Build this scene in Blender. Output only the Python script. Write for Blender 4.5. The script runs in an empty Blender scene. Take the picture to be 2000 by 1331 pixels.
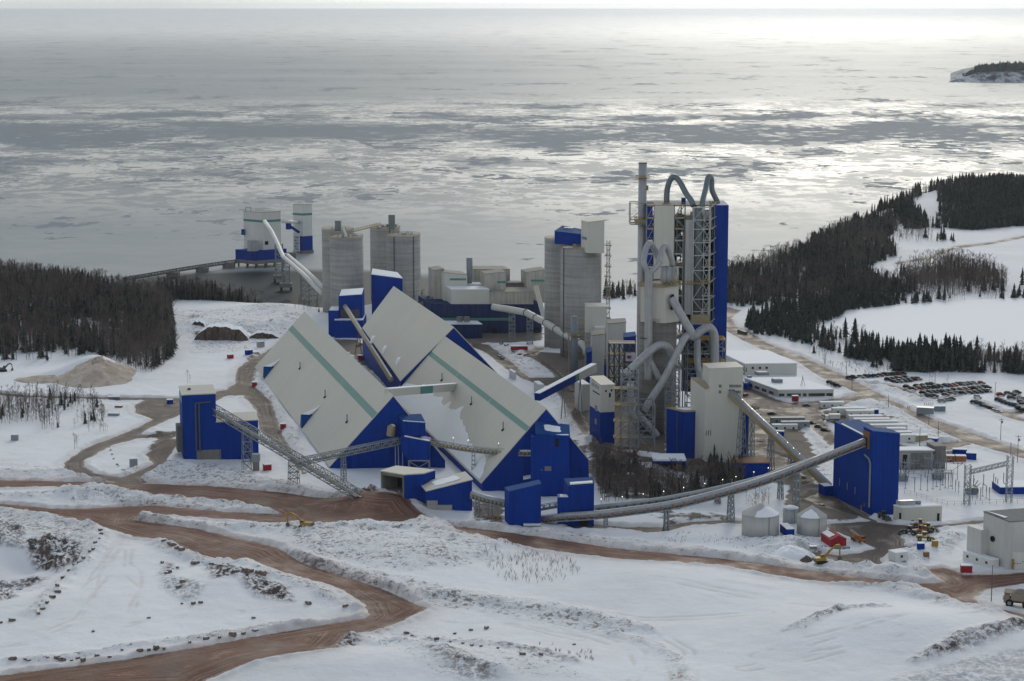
import bpy, math, random
import numpy as np
from mathutils import Vector
random.seed(7); np.random.seed(7)
C = bpy.context.scene.collection
scene = bpy.context.scene
R = math.radians
# ---------------------------------------------------------------- camera
FPX, HCAM, HORIZON = 4000.0, 205.0, 15.0
PITCH = math.atan((665.5-HORIZON)/FPX)
cam = bpy.data.cameras.new("camera"); cam_o = bpy.data.objects.new("camera", cam); C.objects.link(cam_o)
cam.lens = 72.0; cam.sensor_width = 36.0; cam.clip_start = 1.0; cam.clip_end = 2.0e6
cam_o.location = (0, 0, HCAM); cam_o.rotation_euler = (math.pi/2-PITCH, 0, 0)
scene.camera = cam_o
# ---------------------------------------------------------------- sky and sun (low sun behind thin cloud, ahead and to the right)
SUN_EL, SUN_AZ = R(24), R(9.5)
w = bpy.data.worlds.new("World"); scene.world = w; w.use_nodes = True
nt = w.node_tree; bg = nt.nodes["Background"]
sky = nt.nodes.new("ShaderNodeTexSky"); sky.sky_type = 'NISHITA'; sky.sun_disc = False
sky.sun_elevation = SUN_EL; sky.sun_rotation = SUN_AZ; sky.altitude = 0; sky.air_density = 1.3; sky.dust_density = 1.2; sky.ozone_density = 1.0
hs = nt.nodes.new("ShaderNodeHueSaturation"); hs.inputs['Saturation'].default_value = 0.52
nt.links.new(sky.outputs[0], hs.inputs['Color']); bg.inputs[1].default_value = 0.13
# thin cloud evens out the bright horizon, glowing only towards the veiled sun
_tc = nt.nodes.new("ShaderNodeTexCoord"); _dp = nt.nodes.new("ShaderNodeVectorMath"); _dp.operation = 'DOT_PRODUCT'; nt.links.new(_tc.outputs['Generated'], _dp.inputs[0])
_dp.inputs[1].default_value = (math.sin(SUN_AZ), math.cos(SUN_AZ), 0.0)
_mr = nt.nodes.new("ShaderNodeMapRange"); nt.links.new(_dp.outputs['Value'], _mr.inputs[0])
for _i, _v in ((1, 0.945), (2, 0.998), (3, 5.0), (4, 9.8)): _mr.inputs[_i].default_value = _v
_mn = nt.nodes.new("ShaderNodeMix"); _mn.data_type = 'RGBA'; _mn.blend_type = 'DARKEN'; _mn.inputs[0].default_value = 1.0
_tint = nt.nodes.new("ShaderNodeMix"); _tint.data_type = 'RGBA'; _tint.blend_type = 'MULTIPLY'; _tint.inputs[0].default_value = 1.0; _tint.inputs[7].default_value = (1.0, 0.995, 0.93, 1)
nt.links.new(_mr.outputs[0], _tint.inputs[6]); nt.links.new(hs.outputs[0], _mn.inputs[6]); nt.links.new(_tint.outputs[2], _mn.inputs[7]); nt.links.new(_mn.outputs[2], bg.inputs[0])
sun = bpy.data.lights.new("sun", 'SUN'); sun.energy = 0.8; sun.angle = R(16); sun.color = (1.0, 0.94, 0.82)
sun_o = bpy.data.objects.new("sun", sun); C.objects.link(sun_o)
_sd = Vector((math.sin(SUN_AZ)*math.cos(SUN_EL), math.cos(SUN_AZ)*math.cos(SUN_EL), math.sin(SUN_EL)))
sun_o.rotation_euler = (-_sd).to_track_quat('-Z', 'Y').to_euler()
scene.view_settings.view_transform = 'Standard'; scene.view_settings.look = 'None'
scene.view_settings.exposure = 0.40; scene.view_settings.gamma = 1.0; scene.view_settings.use_curve_mapping = False
scene.cycles.max_bounces = 5; scene.cycles.diffuse_bounces = 3; scene.cycles.glossy_bounces = 2
scene.cycles.transparent_max_bounces = 4; scene.cycles.sample_clamp_indirect = 4.0
# ---------------------------------------------------------------- pixel <-> world
SP, CP = math.sin(PITCH), math.cos(PITCH)
def ray(px, py):
    u = (px-1000.0)/FPX; v = (665.5-py)/FPX
    return u, CP+v*SP, -SP+v*CP
def G(px, py, z=0.0):
    dx, dy, dz = ray(px, py); t = (z-HCAM)/dz
    return Vector((dx*t, dy*t, z))
def AtY(px, py, y):
    dx, dy, dz = ray(px, py); t = y/dy
    return Vector((dx*t, y, HCAM+dz*t))
def Zat(x, y, py):
    v = (665.5-py)/FPX
    # dz/dy = (-SP+v*CP)/(CP+v*SP)
    return HCAM + y*(-SP+v*CP)/(CP+v*SP)
def proj(p):
    d = p[1]*CP-(p[2]-HCAM)*SP; up = p[1]*SP+(p[2]-HCAM)*CP
    return 1000+FPX*p[0]/d, 665.5-FPX*up/d
def slen(P, d, px):
    # length s so that P+s*d (horizontal d) projects to column px
    k = (px-1000.0)/FPX
    D0 = P[1]*CP-(P[2]-HCAM)*SP; D1 = d[1]*CP
    return (k*D0-P[0])/(d[0]-k*D1)
AX = Vector((-0.247, 0.969, 0)).normalized()      # long axis of the works (away, to the left)
BX = Vector((0.969, 0.247, 0)).normalized()
XX = Vector((1, 0, 0)); YY = Vector((0, 1, 0)); ZZ = Vector((0, 0, 1))
# ---------------------------------------------------------------- numpy noise and polygons
def hsh(ix, iy, s):
    n = (ix.astype(np.int64)*374761393+iy.astype(np.int64)*668265263+s*144269504) & 0xffffffff
    n = ((n ^ (n >> 13))*1274126177) & 0xffffffff
    return ((n ^ (n >> 16)) & 0xffff)/65535.0
def vn(x, y, s=0):
    ix = np.floor(x); iy = np.floor(y); fx = x-ix; fy = y-iy
    fx = fx*fx*(3-2*fx); fy = fy*fy*(3-2*fy)
    a = hsh(ix, iy, s); b = hsh(ix+1, iy, s); c = hsh(ix, iy+1, s); d = hsh(ix+1, iy+1, s)
    return (a*(1-fx)+b*fx)*(1-fy)+(c*(1-fx)+d*fx)*fy
def fbm(x, y, o=4, s=0):
    r = 0; a = 0.5; t = 0
    for i in range(o):
        r = r+a*vn(x, y, s+i*17); t += a; a *= 0.5; x = x*2.03+11.3; y = y*2.03+7.7
    return r/t
def sstep(a, b, x):
    t = np.clip((x-a)/(b-a), 0, 1); return t*t*(3-2*t)
def seg_dist(x, y, pts, closed=False):
    d = np.full(x.shape, 1e9)
    n = len(pts)
    for i in range(n if closed else n-1):
        ax, ay = pts[i][0], pts[i][1]; bx, by = pts[(i+1) % n][0], pts[(i+1) % n][1]
        ex, ey = bx-ax, by-ay; L = ex*ex+ey*ey+1e-9
        t = np.clip(((x-ax)*ex+(y-ay)*ey)/L, 0, 1)
        d = np.minimum(d, np.hypot(x-ax-t*ex, y-ay-t*ey))
    return d
def inside(x, y, pts):
    r = np.zeros(x.shape, bool); n = len(pts)
    for i in range(n):
        ax, ay = pts[i][0], pts[i][1]; bx, by = pts[(i+1) % n][0], pts[(i+1) % n][1]
        if ay == by: continue
        c = ((ay > y) != (by > y)) & (x < (bx-ax)*(y-ay)/(by-ay)+ax)
        r ^= c
    return r
def sdist(x, y, pts, margin=18.0):
    # signed distance, positive inside; far outside = -margin
    out = np.full(x.shape, -margin)
    xs = [p[0] for p in pts]; ys = [p[1] for p in pts]
    m = (x > min(xs)-margin) & (x < max(xs)+margin) & (y > min(ys)-margin) & (y < max(ys)+margin)
    if m.any():
        xx = x[m]; yy = y[m]
        d = np.minimum(seg_dist(xx, yy, pts, True), margin); ins = inside(xx, yy, pts)
        out[m] = np.where(ins, d, -d)
    return out
def pix(*p, z=0.0): return [G(a, b, z) for a, b in p]
# ---------------------------------------------------------------- materials
def mat(name, col, rough=0.6, metal=0.0, noise=0.0, nscale=0.3, bump=0.0, ribs=0.0, streak=0.0, col2=None, emit=0.0, spec=0.3, bands=0.0, seams=0.0):
    m = bpy.data.materials.new(name); m.use_nodes = True; n = m.node_tree; b = n.nodes['Principled BSDF']
    b.inputs['Base Color'].default_value = (*col, 1); b.inputs['Roughness'].default_value = rough; b.inputs['Metallic'].default_value = metal
    b.inputs['Specular IOR Level'].default_value = spec
    if emit:
        b.inputs['Emission Color'].default_value = (*col, 1); b.inputs['Emission Strength'].default_value = emit
    geo = n.nodes.new('ShaderNodeNewGeometry') if (noise or streak or bump) else None
    last = None
    if noise:
        t = n.nodes.new('ShaderNodeTexNoise'); t.inputs['Scale'].default_value = nscale; t.inputs['Detail'].default_value = 5; t.inputs['Roughness'].default_value = 0.65
        n.links.new(geo.outputs['Position'], t.inputs['Vector'])
        r = n.nodes.new('ShaderNodeValToRGB'); r.color_ramp.elements[0].position = 0.3; r.color_ramp.elements[1].position = 0.7
        c2 = col2 if col2 else tuple(c*0.6 for c in col)
        r.color_ramp.elements[0].color = (*[a*noise+b_*(1-noise) for a, b_ in zip(c2, col)], 1); r.color_ramp.elements[1].color = (*[min(1, c*(1+0.15*noise)) for c in col], 1)
        n.links.new(t.outputs[0], r.inputs[0]); last = r.outputs[0]
        if bump:
            bp = n.nodes.new('ShaderNodeBump'); bp.inputs['Strength'].default_value = bump; bp.inputs['Distance'].default_value = 0.5
            n.links.new(t.outputs[0], bp.inputs['Height']); n.links.new(bp.outputs[0], b.inputs['Normal'])
    if seams:   # sheet-to-sheet tone along the roof, weathering down the slope
        dp = n.nodes.new('ShaderNodeVectorMath'); dp.operation = 'DOT_PRODUCT'; n.links.new(geo.outputs['Position'], dp.inputs[0]); dp.inputs[1].default_value = (-0.247, 0.969, 0.0)
        t4 = n.nodes.new('ShaderNodeTexNoise'); t4.noise_dimensions = '1D'; t4.inputs['Scale'].default_value = 0.9; t4.inputs['Detail'].default_value = 3; n.links.new(dp.outputs['Value'], t4.inputs['W'])
        r4 = n.nodes.new('ShaderNodeMapRange'); r4.inputs[1].default_value = 0.35; r4.inputs[2].default_value = 0.65; r4.inputs[3].default_value = 1.0-seams; r4.inputs[4].default_value = 1.0
        n.links.new(t4.outputs[0], r4.inputs[0]); mx = n.nodes.new('ShaderNodeMix'); mx.data_type = 'RGBA'; mx.blend_type = 'MULTIPLY'; mx.inputs[0].default_value = 1.0
        n.links.new(last, mx.inputs[6]); n.links.new(r4.outputs[0], mx.inputs[7]); last = mx.outputs[2]
    if bands:   # horizontal slipform lifts
        mp = n.nodes.new('ShaderNodeMapping'); mp.inputs['Scale'].default_value = (0.02, 0.02, 0.75)
        n.links.new(geo.outputs['Position'], mp.inputs[0]); t3 = n.nodes.new('ShaderNodeTexNoise'); t3.inputs['Scale'].default_value = 1.0; t3.inputs['Detail'].default_value = 6; t3.inputs['Roughness'].default_value = 0.7
        n.links.new(mp.outputs[0], t3.inputs['Vector']); r3 = n.nodes.new('ShaderNodeMapRange'); r3.inputs[1].default_value = 0.35; r3.inputs[2].default_value = 0.6; r3.inputs[3].default_value = 1.0-bands; r3.inputs[4].default_value = 1.0
        n.links.new(t3.outputs[0], r3.inputs[0]); mx = n.nodes.new('ShaderNodeMix'); mx.data_type = 'RGBA'; mx.blend_type = 'MULTIPLY'; mx.inputs[0].default_value = 1.0
        if last: n.links.new(last, mx.inputs[6])
        else: mx.inputs[6].default_value = (*col, 1)
        n.links.new(r3.outputs[0], mx.inputs[7]); last = mx.outputs[2]
    if streak:
        mp = n.nodes.new('ShaderNodeMapping'); mp.inputs['Scale'].default_value = (0.9, 0.9, 0.045)
        n.links.new(geo.outputs['Position'], mp.inputs[0])
        t2 = n.nodes.new('ShaderNodeTexNoise'); t2.inputs['Scale'].default_value = 1.0; t2.inputs['Detail'].default_value = 4
        n.links.new(mp.outputs[0], t2.inputs['Vector'])
        mr = n.nodes.new('ShaderNodeMapRange'); mr.inputs[1].default_value = 0.42; mr.inputs[2].default_value = 0.72; mr.inputs[3].default_value = 1.0; mr.inputs[4].default_value = 1.0-streak
        n.links.new(t2.outputs[0], mr.inputs[0])
        mx = n.nodes.new('ShaderNodeMix'); mx.data_type = 'RGBA'; mx.blend_type = 'MULTIPLY'; mx.inputs[0].default_value = 1.0
        if last: n.links.new(last, mx.inputs[6])
        else: mx.inputs[6].default_value = (*col, 1)
        n.links.new(mr.outputs[0], mx.inputs[7]); last = mx.outputs[2]
    if last: n.links.new(last, b.inputs['Base Color'])
    return m
M = {}
M['blue'] = mat('blue_cladding', (0.0003, 0.036, 0.265), 0.6, noise=0.45, nscale=0.05, streak=0.28, spec=0.12)
M['blue_dusty'] = mat('dusty_blue_cladding', (0.012, 0.034, 0.125), 0.8, noise=0.7, nscale=0.08, col2=(0.055, 0.06, 0.085), streak=0.4, spec=0.1)
M['blue_roof'] = mat('blue_roof_sheet', (0.012, 0.066, 0.23), 0.75, noise=0.35, nscale=0.15, spec=0.06)
M['beige'] = mat('beige_cladding', (0.56, 0.55, 0.50), 0.55, noise=0.12, nscale=0.05, streak=0.06)
M['beige_roof'] = mat('beige_roof_sheet', (0.62, 0.595, 0.525), 0.6, spec=0.15, noise=0.14, nscale=0.03, streak=0.05, seams=0.17)
M['sooty'] = mat('dust_stained_cladding', (0.47, 0.45, 0.40), 0.75, noise=0.75, nscale=0.06, col2=(0.26, 0.24, 0.21), streak=0.3)
M['dusty_roof'] = mat('dust_covered_roof', (0.30, 0.285, 0.25), 0.85, noise=0.5, nscale=0.1)
M['white'] = mat('white_cladding', (0.64, 0.64, 0.62), 0.55, noise=0.2, nscale=0.1, streak=0.1)
M['grey_clad'] = mat('grey_white_cladding', (0.53, 0.53, 0.515), 0.6, noise=0.2, nscale=0.1, streak=0.10, spec=0.2)
M['teal'] = mat('teal_cladding', (0.085, 0.235, 0.21), 0.5, noise=0.2, nscale=0.1)
M['concrete'] = mat('slipformed_concrete', (0.38, 0.37, 0.355), 0.85, noise=0.35, nscale=0.12, streak=0.10, bands=0.30)
M['concrete_silo'] = mat('shaded_silo_concrete', (0.235, 0.225, 0.21), 0.85, noise=0.5, nscale=0.12, streak=0.2, bands=0.35)  # darker concrete copy: shade on the raw meal silo put into its colour
M['concrete_dark'] = mat('weathered_concrete', (0.20, 0.19, 0.18), 0.85, noise=0.5, nscale=0.25, streak=0.25)
M['steel'] = mat('galvanised_steel', (0.235, 0.26, 0.285), 0.6, 0.15, spec=0.2, noise=0.3, nscale=0.6)
M['steel_light'] = mat('pale_grey_steel', (0.42, 0.43, 0.43), 0.6, 0.1, noise=0.3, nscale=0.6, spec=0.2)
M['steel_dark'] = mat('dark_steel', (0.09, 0.095, 0.10), 0.6, 0.2, noise=0.4, nscale=0.5)
M['duct'] = mat('grey_painted_duct', (0.38, 0.39, 0.41), 0.42, 0.2, noise=0.3, nscale=0.25, streak=0.2)
M['duct_dark'] = mat('blue_grey_duct', (0.16, 0.20, 0.22), 0.45, 0.3, noise=0.5, nscale=0.4)
M['rust'] = mat('rusty_steel', (0.22, 0.11, 0.06), 0.8, noise=0.6, nscale=0.8)
M['tan'] = mat('dusty_tan_steel', (0.34, 0.28, 0.19), 0.75, noise=0.5, nscale=0.5)
M['yellow'] = mat('safety_yellow_paint', (0.31, 0.195, 0.03), 0.55, noise=0.3, nscale=0.8)
M['orange'] = mat('orange_paint', (0.33, 0.115, 0.035), 0.7, noise=0.35, nscale=0.8)
M['red'] = mat('red_paint', (0.30, 0.016, 0.022), 0.6, noise=0.2, nscale=0.5)
M['black'] = mat('black_rubber', (0.015, 0.015, 0.016), 0.8)
M['dark'] = mat('dark_opening', (0.012, 0.012, 0.014), 0.9)
M['glass'] = mat('dark_window_glass', (0.03, 0.04, 0.05), 0.08, spec=0.6)
M['snow'] = mat('settled_snow', (0.82, 0.84, 0.87), 0.75, noise=0.1, nscale=0.4, bump=0.25)
M['tank'] = mat('tank_steel', (0.43, 0.43, 0.42), 0.5, 0.15, noise=0.15, nscale=0.3, streak=0.08)
M['lamp'] = mat('lit_lamp', (1.0, 0.93, 0.75), emit=3.0)
M['wood'] = mat('grey_timber_pole', (0.16, 0.13, 0.11), 0.85)
M['brown'] = mat('red_brown_dirt', (0.19, 0.105, 0.075), 0.9, noise=0.5, nscale=0.4, bump=0.4)
M['greysteel_roof'] = mat('weathered_flat_roof', (0.20, 0.20, 0.20), 0.85, noise=0.4, nscale=0.2)
# ---------------------------------------------------------------- object helpers
def tag(o, label=None, cat=None, group=None, kind=None):
    if label: o['label'] = label
    if cat: o['category'] = cat
    if group: o['group'] = group
    if kind: o['kind'] = kind
    return o
def thing(name, label, cat, loc=(0, 0, 0), group=None):
    o = bpy.data.objects.new(name, None); C.objects.link(o); o.location = loc; o.empty_display_size = 1.0
    return tag(o, label, cat, group)
class MB:
    def __init__(s): s.v = []; s.f = []; s.m = []; s.mats = []; s.cur = 0
    def use(s, m):
        if m not in s.mats: s.mats.append(m)
        s.cur = s.mats.index(m); return s
    def face(s, pts):
        i = len(s.v); s.v += [tuple(p) for p in pts]; s.f.append(tuple(range(i, i+len(pts)))); s.m.append(s.cur); return s
    def prism(s, foot, z0, z1, bottom=False, top=True):
        # foot counter-clockwise, z0/z1 scalars or lists
        n = len(foot); A = z0 if isinstance(z0, (list, tuple)) else [z0]*n; B = z1 if isinstance(z1, (list, tuple)) else [z1]*n
        i = len(s.v)
        for k in range(n): s.v.append((foot[k][0], foot[k][1], A[k]))
        for k in range(n): s.v.append((foot[k][0], foot[k][1], B[k]))
        for k in range(n):
            j = (k+1) % n; s.f.append((i+k, i+j, i+n+j, i+n+k)); s.m.append(s.cur)
        if top: s.f.append(tuple(i+n+k for k in range(n))); s.m.append(s.cur)
        if bottom: s.f.append(tuple(i+n-1-k for k in range(n))); s.m.append(s.cur)
        return s
    def box(s, c, ex, ey, ez):
        # centre and three half-extent vectors
        c = Vector(c); ex = Vector(ex); ey = Vector(ey); ez = Vector(ez); i = len(s.v)
        for a in (-1, 1):
            for b in (-1, 1):
                for d in (-1, 1): s.v.append(tuple(c+a*ex+b*ey+d*ez))
        for q in ((0, 1, 3, 2), (4, 6, 7, 5), (0, 4, 5, 1), (2, 3, 7, 6), (0, 2, 6, 4), (1, 5, 7, 3)):
            s.f.append(tuple(i+k for k in q)); s.m.append(s.cur)
        return s
    def abox(s, x0, x1, y0, y1, z0, z1):
        return s.box(((x0+x1)/2, (y0+y1)/2, (z0+z1)/2), ((x1-x0)/2, 0, 0), (0, (y1-y0)/2, 0), (0, 0, (z1-z0)/2))
    def beam(s, p, q, w=0.3, h=None):
        p = Vector(p); q = Vector(q); d = q-p; L = d.length
        if L < 1e-6: return s
        d /= L; up = ZZ if abs(d.z) < 0.95 else YY
        a = d.cross(up).normalized(); b = a.cross(d).normalized()
        return s.box((p+q)/2, a*(w/2), d*(L/2), b*((h or w)/2))
    def tube(s, pts, r, n=10, caps=True):
        pts = [Vector(p) for p in pts]; rs = r if isinstance(r, (list, tuple)) else [r]*len(pts)
        base = len(s.v); up = None
        for k, p in enumerate(pts):
            if k == 0: d = pts[1]-pts[0]
            elif k == len(pts)-1: d = pts[-1]-pts[-2]
            else: d = (pts[k+1]-p).normalized()+(p-pts[k-1]).normalized()
            d.normalize()
            if up is None: up = ZZ if abs(d.z) < 0.9 else YY
            a = d.cross(up).normalized(); b = a.cross(d).normalized(); up = b
            for j in range(n):
                t = 2*math.pi*j/n; s.v.append(tuple(p+rs[k]*(math.cos(t)*a+math.sin(t)*b)))
        for k in range(len(pts)-1):
            for j in range(n):
                j2 = (j+1) % n; s.f.append((base+k*n+j, base+k*n+j2, base+(k+1)*n+j2, base+(k+1)*n+j)); s.m.append(s.cur)
        if caps:
            s.f.append(tuple(base+n-1-j for j in range(n))); s.m.append(s.cur)
            s.f.append(tuple(base+(len(pts)-1)*n+j for j in range(n))); s.m.append(s.cur)
        return s
    def cyl(s, x, y, z0, z1, r0, r1=None, n=24, caps=True):
        return s.tube([(x, y, z0), (x, y, z1)], [r0, r0 if r1 is None else r1], n, caps)
    def lattice(s, p, q, half, vhalf, bays, w=0.25, top=True):
        # four-chord trestle between p and q, half = horizontal half-width vector
        p = Vector(p); q = Vector(q); half = Vector(half); vh = Vector(vhalf)
        cs = [(-1, -1), (1, -1), (1, 1), (-1, 1)]
        for a, b in cs: s.beam(p+a*half+b*vh, q+a*half+b*vh, w*1.3)
        for k in range(bays):
            t0, t1 = k/bays, (k+1)/bays; P = p.lerp(q, t0); Q = p.lerp(q, t1)
            for j in range(4):
                a, b = cs[j], cs[(j+1) % 4]
                A0 = P+a[0]*half+a[1]*vh; B0 = P+b[0]*half+b[1]*vh; A1 = Q+a[0]*half+a[1]*vh; B1 = Q+b[0]*half+b[1]*vh
                s.beam(A0, B0, w*0.8)
                if k % 2: s.beam(A0, B1, w*0.7)
                else: s.beam(B0, A1, w*0.7)
        return s
    def build(s, name, parent=None, m=None, smooth=False, origin=None):
        if m: s.mats = [m]; s.m = [0]*len(s.f)
        me = bpy.data.meshes.new(name); off = Vector(origin) if origin is not None else (parent.matrix_parent if False else Vector((0, 0, 0)))
        if parent is not None and origin is None:
            off = Vector(parent.location); q = parent
            while q.parent: q = q.parent; off = off+Vector(q.location)
        me.from_pydata([(a[0]-off[0], a[1]-off[1], a[2]-off[2]) for a in s.v], [], s.f)
        for mm in s.mats: me.materials.append(mm)
        me.polygons.foreach_set('material_index', s.m)
        if smooth: me.polygons.foreach_set('use_smooth', [True]*len(s.f))
        o = bpy.data.objects.new(name, me); C.objects.link(o)
        if parent is not None: o.parent = parent
        elif origin is not None: o.location = off
        me.update(); return o
def solo(mb, name, label, cat, m=None, group=None, smooth=False):
    vs = np.array(mb.v); o = (float((vs[:, 0].min()+vs[:, 0].max())/2), float((vs[:, 1].min()+vs[:, 1].max())/2), float(vs[:, 2].min()))
    return tag(mb.build(name, None, m, smooth, origin=o), label, cat, group)
# ================================================================ THE GROUND
def P_(*p): return pix(*p)
HAUL = [
 P_((-60,936),(0,938),(200,942),(420,950),(560,963),(690,985),(745,990),(790,986),(815,1001),(842,1014),(800,1021),(730,1026),(640,1024),(600,1030),(560,1030),(472,1016),(350,1009),(273,1006),(262,1016),(385,1033),(455,1050),(546,1074),(560,1085),(595,1103),(675,1128),(752,1153),(801,1174),(832,1188),(815,1199),(780,1216),(724,1235),(675,1240),(645,1282),(500,1304),(402,1331),(380,1345),(-80,1350),(-80,1328),(0,1320),(87,1308),(245,1290),(385,1267),(518,1240),(644,1219),(710,1209),(720,1202),(710,1181),(668,1157),(587,1132),(500,1113),(455,1105),(385,1083),(325,1057),(259,1047),(196,1029),(105,1008),(0,995),(-60,992),(-60,981),(0,984),(105,994),(180,993),(301,987),(455,1001),(546,1005),(535,998),(470,986),(260,964),(100,951),(0,953),(-60,953)),
 P_((880,1029),(990,1041),(1095,1055),(1200,1071),(1400,1094),(1600,1120),(1700,1131),(1790,1140),(1845,1138),(1830,1128),(1808,1113),(1840,1109),(1860,1114),(1880,1124),(1940,1123),(2000,1119),(2080,1116),(2080,1140),(2000,1141),(1925,1152),(1898,1172),(1930,1190),(2000,1210),(2080,1228),(2080,1245),(2000,1224),(1925,1199),(1880,1182),(1835,1164),(1808,1152),(1781,1145),(1732,1149),(1560,1140),(1400,1118),(1200,1094),(1050,1073),(906,1052)),
]
PLANT = [
 P_((124,905),(160,880),(180,870),(215,858),(263,838),(300,820),(262,806),(264,792),(285,782),(240,784),(188,782),(60,778),(-40,770),(-40,763),(0,767),(60,773),(188,776),(260,777),(349,778),(440,762),(460,750),(463,722),(490,702),(516,690),(545,672),(560,672),(515,705),(499,722),(492,750),(529,783),(550,844),(577,891),(600,925),(590,928),(556,881),(509,844),(499,800),(475,773),(440,775),(400,795),(349,812),(300,833),(270,850),(330,848),(345,856),(268,858),(215,872),(190,886),(165,900),(163,912),(185,925),(235,933),(255,927),(300,908),(285,893),(312,880),(345,872),(352,884),(330,900),(312,917),(275,932),(290,945),(240,945),(180,935),(130,922)),
 P_((918,668),(955,674),(1000,708),(1018,725),(1035,738),(1090,738),(1075,723),(1030,695),(1026,688),(1045,680),(1064,680),(1048,692),(1085,720),(1108,742),(1128,783),(1140,815),(1155,840),(1152,856),(1143,852),(1117,817),(1098,779),(1080,760),(1027,745),(990,722),(950,690),(920,678)),
 P_((1448,752),(1465,757),(1490,768),(1518,781),(1543,787),(1590,784),(1633,779),(1683,768),(1702,778),(1660,787),(1640,796),(1600,802),(1615,812),(1608,822),(1640,862),(1620,872),(1600,850),(1578,830),(1500,850),(1498,880),(1560,905),(1570,930),(1480,935),(1440,900),(1440,800)),
 P_((1600,962),(1630,965),(1660,990),(1690,1008),(1716,1020),(1736,1024),(1812,1029),(1920,1016),(2080,1006),(2080,1013),(1920,1023),(1812,1034),(1770,1036),(1757,1046),(1766,1055),(1767,1066),(1785,1070),(1740,1082),(1723,1090),(1723,1099),(1750,1108),(1700,1107),(1670,1109),(1637,1104),(1570,1080),(1560,1070),(1580,1078),(1640,1085),(1686,1079),(1708,1071),(1690,1062),(1670,1055),(1645,1044),(1620,1040),(1616,1024),(1700,1018),(1640,1000),(1595,985),(1570,975)),
 P_((1160,1024),(1220,1030),(1290,1030),(1340,1020),(1420,1016),(1452,1018),(1452,1025),(1420,1024),(1340,1029),(1300,1040),(1262,1043),(1235,1036),(1170,1034),(1110,1033),(1110,1026)),
 P_((1145,880),(1240,905),(1275,905),(1340,925),(1350,908),(1250,890),(1150,862)),
]
ACCESS = [
 P_((1405,598),(1422,600),(1447,607),(1428,623),(1440,640),(1460,646),(1499,670),(1568,697),(1655,736),(1730,775),(1790,805),(1850,829),(2000,880),(2080,910),(2080,926),(2000,896),(1880,862),(1814,832),(1745,796),(1670,766),(1610,742),(1556,706),(1478,679),(1436,658),(1420,648),(1405,640)),
 P_((1748,513),(1810,501),(1867,481),(1937,473),(2000,461),(2080,448),(2080,452),(2000,465),(1937,477),(1867,486),(1810,507),(1750,517)),
 P_((1690,748),(1730,750),(1760,757),(1784,767),(1813,779),(1843,778),(1873,773),(1875,776),(1843,782),(1813,784),(1780,772),(1757,762),(1730,755),(1690,754)),
 P_((1920,788),(1940,797),(1970,806),(2010,800),(2010,806),(1985,812),(2010,822),(2080,835),(2080,842),(2000,825),(1960,814),(1930,800)),
 P_((1806,872),(1830,866),(1880,862),(1900,868),(1850,880),(1810,884)),
]
LAKE = P_((1578,634),(1620,624),(1660,612),(1720,603),(1800,594),(1880,590),(2000,583),(2120,578),(2120,700),(2000,690),(1900,682),(1800,672),(1740,664),(1660,656),(1610,646))
SHORE = [(-900, 1650), (-500, 1620), (-390, 1600), (-330, 1540), (-270, 1485), (-181, 1452), (-130, 1435), (-60, 1470), (40, 1475), (100, 1500), (160, 1590), (250, 1770), (330, 1990), (430, 2200), (560, 2400), (760, 2480), (1500, 2600)]
SEA_Z = -22.0
def shore_y(x): return np.interp(x, [p[0] for p in SHORE], [p[1] for p in SHORE])
BUMPS = []   # (x, y, amp, sx, sy)
def bump(px, py, amp, sx, sy=None): g = G(px, py); BUMPS.append((g.x, g.y, amp, sx, sy or sx))
bump(-20, 590, 6, 120, 80); bump(200, 620, 2, 60, 50)
bump(742, 988, 5.0, 16, 16); bump(700, 995, 2.0, 20, 14)
bump(365, 880, 5.0, 16, 22)                                    # left plant house stands on a rise
bump(1960, 395, 15, 190, 120); bump(1820, 420, 5, 70, 60)
bump(830, 1080, 3.5, 28, 26); bump(640, 1060, 2.0, 22, 16)
bump(1350, 1150, 4.0, 40, 30); bump(1750, 1240, 6.0, 50, 26)
bump(450, 1140, 4.5, 16, 22); bump(580, 1165, 2.5, 16, 16)
bump(-10, 1110, -9.0, 22, 26); bump(60, 1075, -5, 12, 10)
bump(190, 730, 9.0, 15, 17); bump(160, 738, 5.0, 26, 12)       # sand heap
bump(430, 640, 5.0, 30, 22); bump(530, 606, 3.5, 24, 20)
bump(620, 1300, 3.0, 40, 16); bump(950, 1310, 3.0, 30, 20)
def base_h(x, y):
    h = np.zeros(np.shape(x))
    for bx, by, a, sx, sy in BUMPS: h = h+a*np.exp(-((x-bx)/sx)**2-((y-by)/sy)**2)
    h = h+(fbm(x/90.0, y/120.0, 3, 5)-0.5)*3.0*sstep(1120, 1350, y)*sstep(0, 60, shore_y(x)-y)
    d = shore_y(x)+(fbm(x/40.0, y*0+3.3, 3, 9)-0.5)*30-y
    return h*sstep(-10, 60, d)+sstep(35, -15, d)*(SEA_Z-4)
def berm_line(pts, height, width): return (pix(*pts), height, width)
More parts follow.
